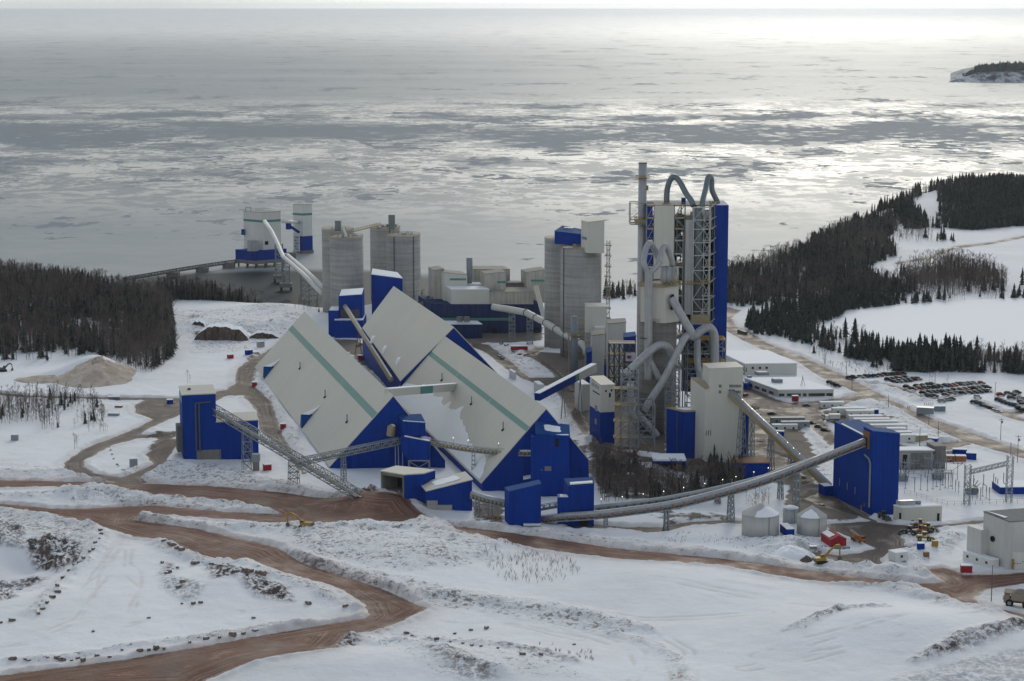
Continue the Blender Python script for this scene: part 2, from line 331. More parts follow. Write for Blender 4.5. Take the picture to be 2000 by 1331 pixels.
BERMS = [
 berm_line(((-20,968),(60,972),(120,965),(200,975)), 2.0, 5), berm_line(((125,972),(165,965),(210,968),(260,978)), 4.5, 7), berm_line(((260,978),(330,975),(420,985),(510,995),(535,1003)), 1.8, 4),
 berm_line(((262,1012),(330,1020),(430,1032),(520,1036),(600,1040),(680,1035),(760,1036),(840,1040)), 2.6, 6),
 berm_line(((570,1085),(600,1095),(650,1115),(720,1140),(800,1160),(880,1165),(980,1180),(1080,1195),(1180,1215),(1260,1235)), 2.0, 5),
 berm_line(((840,1030),(900,1060),(960,1075)), 2.5, 9), berm_line(((870,1026),(920,1030),(1000,1036),(1100,1045),(1200,1062),(1350,1080),(1500,1098)), 1.6, 5),
 berm_line(((0,1000),(100,1016),(190,1034),(200,1050),(190,1070),(160,1100),(120,1130),(100,1160),(70,1200)), 1.8, 3.5),
 berm_line(((318,1060),(350,1085),(400,1100),(470,1118),(560,1145),(640,1170),(700,1195)), 2.0, 4), berm_line(((20,1292),(150,1283),(250,1265),(400,1248),(520,1228),(600,1218)), 1.4, 3),
 berm_line(((280,928),(340,915),(400,920),(470,935),(560,955),(640,975)), 2.4, 8), berm_line(((0,925),(100,925),(200,935)), 1.6, 6),
 berm_line(((700,1255),(800,1262),(850,1290),(900,1315),(980,1328)), 1.6, 4), berm_line(((840,1255),(950,1268),(1040,1280),(1120,1300)), 1.2, 3),
 berm_line(((1500,1080),(1560,1070),(1600,1082),(1650,1104),(1720,1118),(1790,1125)), 3.0, 6), berm_line(((1440,1060),(1500,1064),(1570,1060)), 2.4, 5),
 berm_line(((1680,1148),(1760,1155),(1810,1168),(1860,1190),(1920,1208)), 2.2, 5), berm_line(((1760,1092),(1800,1082),(1850,1062),(1870,1052)), 2.4, 6),
 berm_line(((1690,790),(1740,800),(1790,845),(1850,868)), 1.8, 7), berm_line(((1700,752),(1760,768),(1800,785)), 1.5, 5),
 berm_line(((1080,760),(1100,800),(1130,850),(1170,872)), 1.5, 5), berm_line(((500,735),(540,800),(570,850),(600,900)), 1.2, 3), berm_line(((420,655),(470,650),(540,640),(570,620)), 3.0, 8),
 berm_line(((1560,1250),(1640,1215),(1720,1205)), 0.9, 3), berm_line(((1790,1300),(1880,1265),(2010,1235)), 1.1, 3), berm_line(((1200,1240),(1280,1265),(1330,1300),(1330,1340)), 1.0, 3),
]
ROCKS = [  # exposed broken rock faces: polygon, strength
 (pix((50,1055),(95,1048),(160,1060),(155,1090),(115,1100),(80,1080)), 1.0), (pix((-20,1010),(40,1030),(45,1060),(-20,1060)), .8), (pix((-20,1150),(20,1140),(28,1165),(-20,1178)), 1.0), (pix((-20,1095),(60,1095),(90,1110),(40,1120),(-20,1120)), .8),
 (pix((330,1100),(350,1115),(310,1125)), .7), (pix((400,1110),(420,1150),(470,1150),(500,1175),(570,1185),(560,1165),(520,1150),(450,1130)), 1.0), (pix((320,1120),(400,1160),(370,1185),(320,1150)), .5),
 (pix((648,1238),(665,1234),(700,1250),(690,1268),(648,1282)), 1.0), (pix((380,655),(480,655),(472,664),(385,664)), 1.0), (pix((372,622),(398,626),(398,634),(374,634)), .9), (pix((480,652),(540,648),(530,664),(485,664)), .5),
 (pix((820,1258),(880,1280),(930,1310),(970,1340),(900,1340),(860,1310)), .55), (pix((950,1268),(1060,1285),(1130,1305),(1050,1295)), .5), (pix((1530,1255),(1640,1212),(1740,1212),(1650,1222)), .5), (pix((1780,1300),(1870,1268),(2010,1232),(2010,1246),(1880,1284)), .65), (pix((1740,1331),(1900,1295),(2010,1280),(2010,1340)), .35),
 (pix((0,1100),(90,1118),(100,1140),(30,1150),(0,1140)), .25), (pix((690,975),(740,975),(735,992),(680,990)), .9),
]
SPECK = [  # broken lumpy ground showing through the snow
 (pix((560,1040),(760,1030),(900,1050),(960,1100),(820,1120),(600,1090)), .8), (pix((560,1085),(900,1160),(1250,1230),(1200,1240),(860,1180),(600,1110)), .9), (pix((270,915),(420,910),(640,970),(560,960),(300,940)), .8),
 (pix((120,960),(270,970),(530,1000),(440,995),(150,985)), .7), (pix((0,1000),(190,1035),(180,1060),(0,1040)), .9), (pix((930,1040),(1200,1060),(1500,1095),(1400,1090),(1100,1052)), .6), (pix((340,615),(560,600),(560,660),(460,690),(380,690)), .6),
 (pix((1080,755),(1170,870),(1240,900),(1120,830)), .8), (pix((1690,785),(1850,865),(1870,862),(1760,800)), .7), (pix((640,650),(780,745),(760,760),(660,690)), .9), (pix((900,660),(1010,690),(1090,730),(1000,720)), .7), (pix((1420,840),(1620,870),(1620,960),(1450,930)), .6), (pix((1560,935),(1640,960),(1700,1010),(1600,990)), .7),
 (pix((0,900),(200,930),(230,940),(0,935)), .4), (pix((1500,1090),(1790,1125),(1740,1140),(1500,1110)), .4), (pix((1760,1040),(1900,1045),(1870,1060),(1790,1100)), .5), (pix((600,1210),(1000,1260),(1150,1331),(860,1331)), .35),
]
SOIL = [  # bare brown ground without snow
 (pix((1100,850),(1150,870),(1250,900),(1350,940),(1420,960),(1300,985),(1180,975),(1150,940)), .55), (pix((1430,790),(1520,800),(1570,850),(1600,900),(1590,960),(1440,935)), .95), (pix((1540,945),(1640,955),(1705,1014),(1620,1020),(1530,1000)), .95), (pix((120,735),(190,722),(262,752),(190,768),(0,745),(0,728)), .0),
 (pix((640,665),(700,665),(790,745),(770,755)), .85), (pix((1045,690),(1250,700),(1330,760),(1300,890),(1160,875),(1100,760)), .85), (pix((842,640),(1060,640),(1060,668),(960,672),(860,672)), .85), (pix((1300,880),(1420,900),(1440,940),(1340,930)), .7), (pix((1420,690),(1460,760),(1440,800),(1420,800)), .7), (pix((1590,800),(1740,812),(1790,870),(1640,860)), .6), (pix((1740,868),(1870,880),(1880,905),(1750,925)), .55), (pix((480,690),(520,690),(500,760),(470,760)), .5), (pix((300,845),(360,845),(350,890),(280,900)), .6), (pix((1255,985),(1420,1000),(1440,1025),(1270,1040)), .4), (pix((900,975),(1000,985),(990,1030),(920,1020)), .55),
]
TRACKS = [pix((250,1048),(215,1090),(190,1150),(150,1215),(60,1250),(-20,1262)), pix((240,1046),(205,1100),(150,1160)), pix((255,1050),(248,1105),(275,1150),(250,1210),(200,1240)), pix((0,1262),(150,1240),(330,1210),(470,1200)), pix((700,1240),(820,1212),(1000,1225),(1130,1250)), pix((1240,1141),(1330,1158),(1420,1172),(1560,1195),(1650,1205)),
 pix((1200,1245),(1270,1262),(1315,1290),(1320,1340)), pix((1210,1262),(1245,1280),(1250,1310),(1235,1340)), pix((1290,1245),(1345,1275),(1350,1335)), pix((840,1190),(960,1205),(1090,1225),(1200,1260)), pix((1480,1290),(1640,1262),(1800,1232),(1930,1212)), pix((1450,1310),(1640,1285),(1850,1240)), pix((1100,1190),(1250,1215),(1500,1215)), pix((1870,1060),(1840,1080),(1830,1110)), pix((1880,1055),(1852,1078),(1842,1108)), pix((330,1000),(430,1012),(520,1022))]
def build_ground():
    u = np.concatenate([np.linspace(-1.1, -0.32, 24, endpoint=False), np.linspace(-0.32, 0.32, 700), np.linspace(0.32, 1.1, 25)[1:]])
    yv = np.concatenate([np.linspace(250, 560, 12, endpoint=False), np.exp(np.linspace(math.log(560), math.log(2000), 1060)), np.linspace(2000, 2900, 180)[1:]])
    X, Y = np.meshgrid(u, yv); X = X*Y
    h = base_h(X, Y)
    near = sstep(1500, 1100, Y)
    D = {}
    for k, polys in (('haul', HAUL), ('plant', PLANT), ('access', ACCESS)):
        d = np.full(X.shape, -18.0)
        for p in polys: d = np.maximum(d, sdist(X, Y, p))
        D[k] = d
    dl = sdist(X, Y, LAKE, 30)
    edge_n = (fbm(X/3.0, Y/4.0, 3, 21)-0.5)*3.2
    Dm = np.maximum(np.maximum(D['haul'], D['plant']), D['access'])
    which = np.argmax(np.stack([D['haul'], D['plant'], D['access']]), 0)
    speck = np.zeros(X.shape); rock = np.zeros(X.shape); soil = np.zeros(X.shape)
    for p, a in SPECK: speck = np.maximum(speck, a*sstep(-8, 5, sdist(X, Y, p)))
    for p, a in ROCKS: rock = np.maximum(rock, a*sstep(-3.0, 2.0, sdist(X, Y, p)))
    for p, a in SOIL: soil = np.maximum(soil, a*sstep(-5, 6, sdist(X, Y, p)))
    berm = np.zeros(X.shape)
    for pts, hgt, wd in BERMS:
        xs = [q[0] for q in pts]; ys = [q[1] for q in pts]
        m = (X > min(xs)-4*wd) & (X < max(xs)+4*wd) & (Y > min(ys)-4*wd) & (Y < max(ys)+4*wd)
        if m.any():
            dd = seg_dist(X[m], Y[m], pts); dd = dd+(fbm(X[m]/6, Y[m]/6, 2, 3)-.5)*wd
            berm[m] = np.maximum(berm[m], hgt*.8*np.exp(-(dd/wd)**2)*(0.25+1.5*fbm(X[m]/4.5, Y[m]/4.5, 4, 8))); 
            speck[m] = np.maximum(speck[m], 0.6*np.exp(-(dd/wd)**2))
    off = sstep(0.5, -3.0, Dm)
    rough = (fbm(X/2.6, Y/3.4, 4, 31)-0.5)*1.5*np.maximum(speck, rock*2.2)+(fbm(X/24, Y/30, 3, 41)-0.5)*1.6*near+(fbm(X/5, Y/5, 3, 51)-0.5)*0.35
    bank = 0.75*np.exp(-((Dm+2.4)/1.7)**2)*near*np.clip(-.25+2.2*fbm(X/3.2, Y/3.2, 3, 61), 0, 2)
    rockface = rock*((fbm(X/4.2, Y/4.2, 3, 71)-0.35)*4.0)
    lift = np.clip(-(Dm+edge_n*0.8)*0.45, -0.7, 0.35)
    Zs = h+(berm+rough+bank+rockface)*off+np.where(Dm > -17.9, lift, 0.35)
    Zs = np.where(dl > -6, np.where(dl > 0, h-0.8, Zs*sstep(0, -6, dl)+h*(1-sstep(0, -6, dl))), Zs)
    dirt = np.clip(np.exp(-np.maximum(-D['haul'], 0)/5.5)*0.8+np.exp(-np.maximum(-D['plant'], 0)/2.2)*0.5+np.exp(-np.maximum(-D['access'], 0)/2.0)*0.45, 0, 1)
    trk = np.zeros(X.shape)
    for pts in TRACKS:
        xs = [q[0] for q in pts]; ys = [q[1] for q in pts]; m = (X > min(xs)-9) & (X < max(xs)+9) & (Y > min(ys)-9) & (Y < max(ys)+9)
        dd = seg_dist(X[m], Y[m], pts)+(fbm(X[m]/22, Y[m]/22, 2, 13)-.5)*4; trk[m] = np.maximum(trk[m], np.exp(-((np.abs(dd)-1.6)/.8)**2)*sstep(.38, .62, fbm(X[m]/9, Y[m]/13, 3, 14)))
    Zs = Zs-.22*trk; dirt = np.maximum(dirt, .34*trk)
    shoref = sstep(45, -5, shore_y(X)-Y)
    rock = np.maximum(rock, shoref*0.7)
    def sheet(name, Z, fmask, attrs, m):
        nr, nc = X.shape
        used = np.zeros(X.shape, bool)
        for a in (slice(0, -1), slice(1, None)):
            for b in (slice(0, -1), slice(1, None)): used[a, b] |= fmask
        idx = np.full(X.shape, -1, np.int64); idx[used] = np.arange(used.sum())
        me = bpy.data.meshes.new(name); co = np.stack([X[used], Y[used], Z[used]], 1).astype(np.float32)
        me.vertices.add(len(co)); me.vertices.foreach_set('co', co.ravel())
        q = np.stack([idx[:-1, :-1][fmask], idx[:-1, 1:][fmask], idx[1:, 1:][fmask], idx[1:, :-1][fmask]], 1).astype(np.int32)
        me.loops.add(q.size); me.loops.foreach_set('vertex_index', q.ravel())
        me.polygons.add(len(q)); me.polygons.foreach_set('loop_start', np.arange(0, q.size, 4, dtype=np.int32))
        me.polygons.foreach_set('use_smooth', np.ones(len(q), bool))
        for an, av in attrs.items():
            at = me.attributes.new(an, 'FLOAT', 'POINT'); at.data.foreach_set('value', av[used].astype(np.float32))
        me.materials.append(m); me.update(calc_edges=True); me.validate()
        o = bpy.data.objects.new(name, me); C.objects.link(o); o['kind'] = 'structure'; return o
    full = np.ones((X.shape[0]-1, X.shape[1]-1), bool)
    sheet('ground', Zs, full, dict(dirt=dirt, speck=np.clip(speck, 0, 1), rock=np.clip(rock, 0, 1), soil=np.clip(soil, 0, 1)), snow_ground())
    Dc = 0.25*(Dm[:-1, :-1]+Dm[1:, :-1]+Dm[:-1, 1:]+Dm[1:, 1:]); wc = which[:-1, :-1]
    Zr = h+(fbm(X/5, Y/5, 3, 81)-0.5)*0.25
    along = D['haul']*0
    sheet('haul_road', Zr, (Dc > -2.2) & (wc == 0), dict(edge=Dm), road_mat('red_dirt_road', (0.215, 0.108, 0.076), (0.080, 0.041, 0.031), 0.16, 14.0, 9.0))
    sheet('plant_road', Zr, (Dc > -2.2) & (wc == 1), dict(edge=Dm), road_mat('grey_dirt_road', (0.150, 0.118, 0.096), (0.078, 0.062, 0.051), 0.24))
    sheet('road', Zr, (Dc > -2.2) & (wc == 2), dict(edge=Dm), road_mat('sanded_road', (0.25, 0.20, 0.165), (0.15, 0.115, 0.092), 0.32))
    dlc = 0.25*(dl[:-1, :-1]+dl[1:, :-1]+dl[:-1, 1:]+dl[1:, 1:])
    sheet('frozen_lake', np.maximum(h*0+0.2, 0.2)+0*X, dlc > -4, dict(edge=dl), M['snow'])
    return X, Y, Zs
def _n(n, t, **k):
    x = n.nodes.new(t)
    for a, b in k.items(): setattr(x, a, b)
    return x
def _attr(n, name):
    a = n.nodes.new('ShaderNodeAttribute'); a.attribute_name = name; return a.outputs['Fac']
def _math(n, op, a, b=None, clamp=False):
    x = n.nodes.new('ShaderNodeMath'); x.operation = op; x.use_clamp = clamp
    for i, v in enumerate((a, b)):
        if v is None: continue
        if isinstance(v, (int, float)): x.inputs[i].default_value = v
        else: n.links.new(v, x.inputs[i])
    return x.outputs[0]
def _mix(n, f, a, b, mode='MIX'):
    x = n.nodes.new('ShaderNodeMix'); x.data_type = 'RGBA'; x.blend_type = mode
    for i, v in ((0, f), (6, a), (7, b)):
        if isinstance(v, (int, float)): x.inputs[i].default_value = v
        elif isinstance(v, tuple): x.inputs[i].default_value = (*v, 1)
        else: n.links.new(v, x.inputs[i])
    return x.outputs[2]
def _noise(n, vec, scale, detail=5, rough=0.6, sc=None):
    if sc:
        mp = n.nodes.new('ShaderNodeMapping'); mp.inputs['Scale'].default_value = sc; n.links.new(vec, mp.inputs[0]); vec = mp.outputs[0]
    t = n.nodes.new('ShaderNodeTexNoise'); t.inputs['Scale'].default_value = scale; t.inputs['Detail'].default_value = detail; t.inputs['Roughness'].default_value = rough
    n.links.new(vec, t.inputs['Vector']); return t.outputs[0]
def _ramp(n, x, a, b, lo=0.0, hi=1.0):
    m = n.nodes.new('ShaderNodeMapRange'); m.interpolation_type = 'SMOOTHSTEP'; n.links.new(x, m.inputs[0])
    for i, v in ((1, a), (2, b), (3, lo), (4, hi)): m.inputs[i].default_value = v
    return m.outputs[0]
def snow_ground():
    m = bpy.data.materials.new('snowy_ground'); m.use_nodes = True; n = m.node_tree; b = n.nodes['Principled BSDF']
    geo = n.nodes.new('ShaderNodeNewGeometry'); P = geo.outputs['Position']
    big = _noise(n, P, 0.02, 4, 0.6); fine = _noise(n, P, 0.55, 6, 0.7); mid = _noise(n, P, 0.13, 5, 0.65)
    col = _mix(n, _ramp(n, big, 0.35, 0.7), (0.84, 0.85, 0.87), (0.78, 0.785, 0.80))
    # wind scour and old tyre marks, faintly brown
    scour = _noise(n, P, 1.0, 4, 0.6, (0.05, 0.16, 0.1)); col = _mix(n, _math(n, 'MULTIPLY', _ramp(n, scour, 0.56, 0.78), 0.22), col, (0.52, 0.46, 0.41))
    dirt = _attr(n, 'dirt'); d2 = _math(n, 'MULTIPLY', dirt, _ramp(n, mid, 0.25, 0.65, 0.35, 1.0))
    col = _mix(n, _math(n, 'MULTIPLY', d2, 0.85, True), col, (0.36, 0.27, 0.22))
    crumb = _noise(n, P, 1.35, 4, 0.75)
    sp = _attr(n, 'speck'); thr = _math(n, 'SUBTRACT', fine, _math(n, 'MULTIPLY', sp, 0.11))
    spk = _math(n, 'MULTIPLY', _math(n, 'MULTIPLY', _ramp(n, thr, 0.42, 0.34), _ramp(n, sp, 0.05, 0.4)), _ramp(n, mid, 0.40, 0.58, 0.12, 1.0))
    spk = _math(n, 'MAXIMUM', spk, _math(n, 'MULTIPLY', _ramp(n, _math(n, 'ADD', crumb, _math(n, 'MULTIPLY', sp, 0.115)), 0.668, 0.69), _ramp(n, mid, 0.42, 0.56, 0.35, 1.0)))
    col = _mix(n, _math(n, 'MULTIPLY', spk, 0.8), col, (0.115, 0.088, 0.074))
    soil = _attr(n, 'soil'); so = _ramp(n, _math(n, 'ADD', mid, _math(n, 'MULTIPLY', soil, 0.70)), 0.72, 0.86)
    so = _math(n, 'MULTIPLY', so, _ramp(n, soil, 0.05, 0.3))
    col = _mix(n, so, col, _mix(n, fine, (0.10, 0.085, 0.07), (0.22, 0.19, 0.165)))
    rk = _attr(n, 'rock'); sep = n.nodes.new('ShaderNodeSeparateXYZ'); n.links.new(geo.outputs['Normal'], sep.inputs[0])
    steep = _ramp(n, sep.outputs['Z'], 0.93, 0.72)
    rr = _math(n, 'MULTIPLY', rk, _math(n, 'ADD', _math(n, 'MULTIPLY', steep, 0.75), _ramp(n, fine, 0.56, 0.46)), True)
    st2 = _math(n, 'MULTIPLY', _ramp(n, sep.outputs['Z'], 0.80, 0.55), 0.55)
    rr = _math(n, 'MAXIMUM', rr, st2)
    col = _mix(n, rr, col, _mix(n, mid, (0.045, 0.035, 0.033), (0.17, 0.12, 0.10)))
    n.links.new(col, b.inputs['Base Color']); b.inputs['Roughness'].default_value = 0.8; b.inputs['Specular IOR Level'].default_value = 0.15
    bp = n.nodes.new('ShaderNodeBump'); bp.inputs['Strength'].default_value = 0.75; bp.inputs['Distance'].default_value = 0.6
    hgt = _math(n, 'ADD', _math(n, 'MULTIPLY', _math(n, 'ADD', fine, _math(n, 'MULTIPLY', crumb, 0.4)), _math(n, 'ADD', _math(n, 'MULTIPLY', sp, 1.2), 0.35)), _math(n, 'MULTIPLY', mid, 1.2))
    n.links.new(hgt, bp.inputs['Height']); n.links.new(bp.outputs[0], b.inputs['Normal']); return m
def road_mat(name, c1, c2, snowy, w0=6.0, w1=2.5):
    m = bpy.data.materials.new(name); m.use_nodes = True; n = m.node_tree; b = n.nodes['Principled BSDF']
    geo = n.nodes.new('ShaderNodeNewGeometry'); P = geo.outputs['Position']; e = _attr(n, 'edge')
    cx = n.nodes.new('ShaderNodeCombineXYZ'); n.links.new(_math(n, 'MULTIPLY', e, 1.25), cx.inputs[0])
    sx = n.nodes.new('ShaderNodeSeparateXYZ'); n.links.new(P, sx.inputs[0])
    n.links.new(_math(n, 'MULTIPLY', sx.outputs[0], 0.035), cx.inputs[1]); n.links.new(_math(n, 'MULTIPLY', sx.outputs[1], 0.025), cx.inputs[2])
    tracks = _noise(n, cx.outputs[0], 1.0, 5, 0.65); pat = _noise(n, P, 0.07, 5, 0.7); fine = _noise(n, P, 0.9, 5, 0.7)
    wide = _ramp(n, e, w0, w1); tracks = _math(n, 'ADD', _math(n, 'MULTIPLY', tracks, wide), _math(n, 'MULTIPLY', pat, _math(n, 'SUBTRACT', 1.0, wide)))
    col = _mix(n, _ramp(n, tracks, 0.34, 0.66), c2, c1)
    col = _mix(n, _math(n, 'MULTIPLY', _ramp(n, pat, 0.4, 0.7), 0.35), col, tuple(c*1.2 for c in c1))
    col = _mix(n, _math(n, 'MULTIPLY', _ramp(n, fine, 0.5, 0.3), 0.35), col, tuple(c*0.6 for c in c2))
    slush = _math(n, 'MULTIPLY', _ramp(n, _math(n, 'ADD', tracks, _math(n, 'MULTIPLY', pat, 0.5)), 0.80, 0.95), snowy)
    col = _mix(n, slush, col, (0.60, 0.56, 0.53))
    rim = _math(n, 'MULTIPLY', _ramp(n, e, 1.6, -0.8), _ramp(n, fine, 0.35, 0.6)); col = _mix(n, _math(n, 'MULTIPLY', rim, 0.6), col, (0.62, 0.58, 0.56))
    n.links.new(col, b.inputs['Base Color']); b.inputs['Specular IOR Level'].default_value = 0.25
    n.links.new(_ramp(n, pat, 0.35, 0.65, 0.55, 0.9), b.inputs['Roughness'])
    bp = n.nodes.new('ShaderNodeBump'); bp.inputs['Strength'].default_value = 0.8; bp.inputs['Distance'].default_value = 0.4
    n.links.new(_math(n, 'ADD', tracks, _math(n, 'MULTIPLY', fine, 0.5)), bp.inputs['Height']); n.links.new(bp.outputs[0], b.inputs['Normal']); return m
GX, GY, GZ = build_ground()
_ku = GX[0]/GY[0]; _ky = GY[:, 0]
def ground_z(x, y):
    u = x/y; i = int(np.clip(np.searchsorted(_ky, y)-1, 0, len(_ky)-2)); j = int(np.clip(np.searchsorted(_ku, u)-1, 0, len(_ku)-2))
    a = (y-_ky[i])/(_ky[i+1]-_ky[i]); c = (u-_ku[j])/(_ku[j+1]-_ku[j]); a = min(max(a, 0), 1); c = min(max(c, 0), 1)
    return float((GZ[i, j]*(1-c)+GZ[i, j+1]*c)*(1-a)+(GZ[i+1, j]*(1-c)+GZ[i+1, j+1]*c)*a)
def on_ground(px, py):
    # walk the ray down to the terrain
    p = G(px, py, 0)
    for _ in range(6): p = G(px, py, ground_z(p.x, p.y))
    return p
# ---------------------------------------------------------------- the sea, drifting ice
def sea():
    ys = [1150, 1400, 1700, 2100, 2600, 3300, 4300, 6000, 9000, 15000, 30000, 60000, 150000, 420000]
    us = np.linspace(-1.4, 1.4, 29); v = []; f = []
    for y in ys:
        for u in us: v.append((u*y, y, SEA_Z))
    nc = len(us)
    for i in range(len(ys)-1):
        for j in range(nc-1): f.append((i*nc+j, i*nc+j+1, (i+1)*nc+j+1, (i+1)*nc+j))
    me = bpy.data.meshes.new('sea'); me.from_pydata(v, [], f); o = bpy.data.objects.new('sea', me); C.objects.link(o); o['kind'] = 'structure'
    m = bpy.data.materials.new('sea_ice'); m.use_nodes = True; n = m.node_tree; b = n.nodes['Principled BSDF']
    geo = n.nodes.new('ShaderNodeNewGeometry'); P = geo.outputs['Position']
    s = n.nodes.new('ShaderNodeSeparateXYZ'); n.links.new(P, s.inputs[0]); X, Y = s.outputs[0], s.outputs[1]
    big = _noise(n, P, 1.0, 6, 0.58, (0.0046, 0.0030, 1)); ragged = _noise(n, P, 1.0, 6, 0.68, (0.030, 0.023, 1)); brash = _noise(n, P, 0.03, 6, 0.7)
    warp = _noise(n, P, 0.0008, 3, 0.5)
    Yw = _math(n, 'ADD', Y, _math(n, 'MULTIPLY', _math(n, 'SUBTRACT', warp, 0.5), 420.0))
    # threshold of open lead / thin dark ice by distance from shore
    cr = n.nodes.new('ShaderNodeValToRGB'); e = cr.color_ramp.elements
    stops = [(0, .70), (2000, .68), (2500, .61), (2900, .565), (3150, .575), (3450, .555), (3600, .43), (3780, .40), (3980, .45), (4120, .56), (4330, .46), (4480, .58), (5300, .64), (7000, .66), (11900, .64)]
    while len(e) < len(stops): e.new(0.5)
    for q, (p, c) in enumerate(stops): e[q].position = p/12000.0; e[q].color = (c, c, c, 1)
    n.links.new(_math(n, 'DIVIDE', Yw, 12000.0), cr.inputs[0])
    L = _math(n, 'ADD', big, _math(n, 'MULTIPLY', _math(n, 'SUBTRACT', ragged, 0.5), 1.1))
    lead = _ramp(n, _math(n, 'SUBTRACT', L, cr.outputs[0]), -0.008, 0.010)
    band = _math(n, 'MULTIPLY', _ramp(n, Yw, 2000.0, 2900.0), _ramp(n, Yw, 5600.0, 4300.0))
    dense = _noise(n, P, 1.0, 5, 0.65, (0.0060, 0.0045, 1)); floe = _math(n, 'MULTIPLY', band, _ramp(n, _math(n, 'ADD', _math(n, 'MULTIPLY', dense, .42), _math(n, 'MULTIPLY', ragged, .58)), 0.465, 0.535))
    floe = _math(n, 'MULTIPLY', floe, _math(n, 'SUBTRACT', 1.0, lead))
    ox = _math(n, 'DIVIDE', _math(n, 'ADD', X, 185.0), 170.0); oy = _math(n, 'DIVIDE', _math(n, 'SUBTRACT', Y, 1600.0), 180.0); orad = _math(n, 'SQRT', _math(n, 'ADD', _math(n, 'MULTIPLY', ox, ox), _math(n, 'MULTIPLY', oy, oy)))
    open_w = _ramp(n, _math(n, 'ADD', orad, _math(n, 'MULTIPLY', _math(n, 'SUBTRACT', big, 0.5), 0.6)), 1.12, 0.9)
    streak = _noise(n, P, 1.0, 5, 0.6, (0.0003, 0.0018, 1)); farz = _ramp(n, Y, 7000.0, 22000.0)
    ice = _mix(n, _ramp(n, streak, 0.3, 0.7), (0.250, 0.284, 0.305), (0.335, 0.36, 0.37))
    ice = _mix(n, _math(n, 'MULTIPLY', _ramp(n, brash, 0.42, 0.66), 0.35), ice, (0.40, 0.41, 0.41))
    ice = _mix(n, _math(n, 'MULTIPLY', band, 0.75), ice, (0.25, 0.272, 0.285)); ice = _mix(n, farz, ice, (0.76, 0.76, 0.74))  # far ice lightened in colour to stand for the bright haze at the horizon
    ice = _mix(n, floe, ice, (0.58, 0.565, 0.53))
    col = _mix(n, lead, ice, _mix(n, streak, (0.225, 0.258, 0.282), (0.268, 0.298, 0.318)))
    col = _mix(n, open_w, col, (0.018, 0.030, 0.038))
    n.links.new(col, b.inputs['Base Color'])
    rgh = _math(n, 'ADD', _math(n, 'SUBTRACT', 0.50, _math(n, 'MULTIPLY', floe, 0.06)), _math(n, 'MULTIPLY', lead, 0.25))
    n.links.new(_math(n, 'SUBTRACT', rgh, _math(n, 'MULTIPLY', open_w, 0.02)), b.inputs['Roughness'])
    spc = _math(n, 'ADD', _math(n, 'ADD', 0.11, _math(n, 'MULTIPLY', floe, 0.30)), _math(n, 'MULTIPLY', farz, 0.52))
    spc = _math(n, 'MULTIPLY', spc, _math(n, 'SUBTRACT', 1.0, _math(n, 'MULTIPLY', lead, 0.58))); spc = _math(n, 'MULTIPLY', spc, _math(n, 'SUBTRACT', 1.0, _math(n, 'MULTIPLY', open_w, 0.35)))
    n.links.new(spc, b.inputs['Specular IOR Level']); b.inputs['IOR'].default_value = 1.33
    bp = n.nodes.new('ShaderNodeBump'); bp.inputs['Strength'].default_value = 0.35; bp.inputs['Distance'].default_value = 0.6
    n.links.new(_math(n, 'SUBTRACT', _math(n, 'MULTIPLY', brash, 0.6), _math(n, 'MULTIPLY', lead, 0.4)), bp.inputs['Height']); n.links.new(bp.outputs[0], b.inputs['Normal'])
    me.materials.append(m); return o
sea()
# ================================================================ BUILDINGS
def grow(foot, d):
    c = sum((Vector(p) for p in foot), Vector((0, 0, 0)))/len(foot); out = []
    for p in foot:
        v = Vector((p[0]-c[0], p[1]-c[1], 0)); out.append(Vector((p[0], p[1], 0))+v.normalized()*d*1.414)
    return out
def slab(mb, foot, zt, th):
    n = len(foot); zt = zt if isinstance(zt, (list, tuple)) else [zt]*n
    return mb.prism(foot, [z-th for z in zt], zt, bottom=True)
def gbox(cx, cy, z, lx, rx, ty, La=None, Lb=None, a=AX, b=BX):
    P = G(cx, cy, z)
    if La is None: La = slen(P, a, lx)
    if Lb is None: Lb = slen(P, b, rx)
    return [P, P+b*Lb, P+b*Lb+a*La, P+a*La], Zat(P.x, P.y, ty)
def bld(name, label, cat, foot, z0, levels, roof=None, rooftops=None, over=0.25, th=0.45, group=None, sub=None):
    # levels: [(ztop or list, material, partname)] stacked from z0
    t = thing(name, label, cat, (foot[0][0], foot[0][1], min(z0) if isinstance(z0, list) else z0), group)
    zb = z0
    for zt, m, pn in levels:
        mb = MB().use(m); mb.prism(foot, zb, zt, top=True); mb.build(pn, t); zb = zt
    if roof:
        zt = rooftops or zb
        n = len(foot); zt = zt if isinstance(zt, list) else [zt]*n
        mb = MB().use(roof); slab(mb, grow(foot, over), [q+th*0.6 for q in zt], th); mb.build('roof', t)
    t['_foot'] = 0; del t['_foot']
    return t
def on_face(P, d, s0, s1, z0, z1, n, off=0.06, mat_=None, mb=None):
    # a thin panel on a wall: start point P, horizontal direction d, outward normal n
    mb = mb or MB().use(mat_ or M['dark'])
    p = Vector((P[0], P[1], 0)); c = p+d*((s0+s1)/2)+n*(off/2); c.z = (z0+z1)/2
    return mb.box(c, d*((s1-s0)/2), n*(off/2+0.02), ZZ*((z1-z0)/2))
def panel(parent, name, P, d, s0, s1, z0, z1, n, m, off=0.08):
    mb = MB().use(m); on_face(P, d, s0, s1, z0, z1, n, off, m, mb); return mb.build(name, parent)
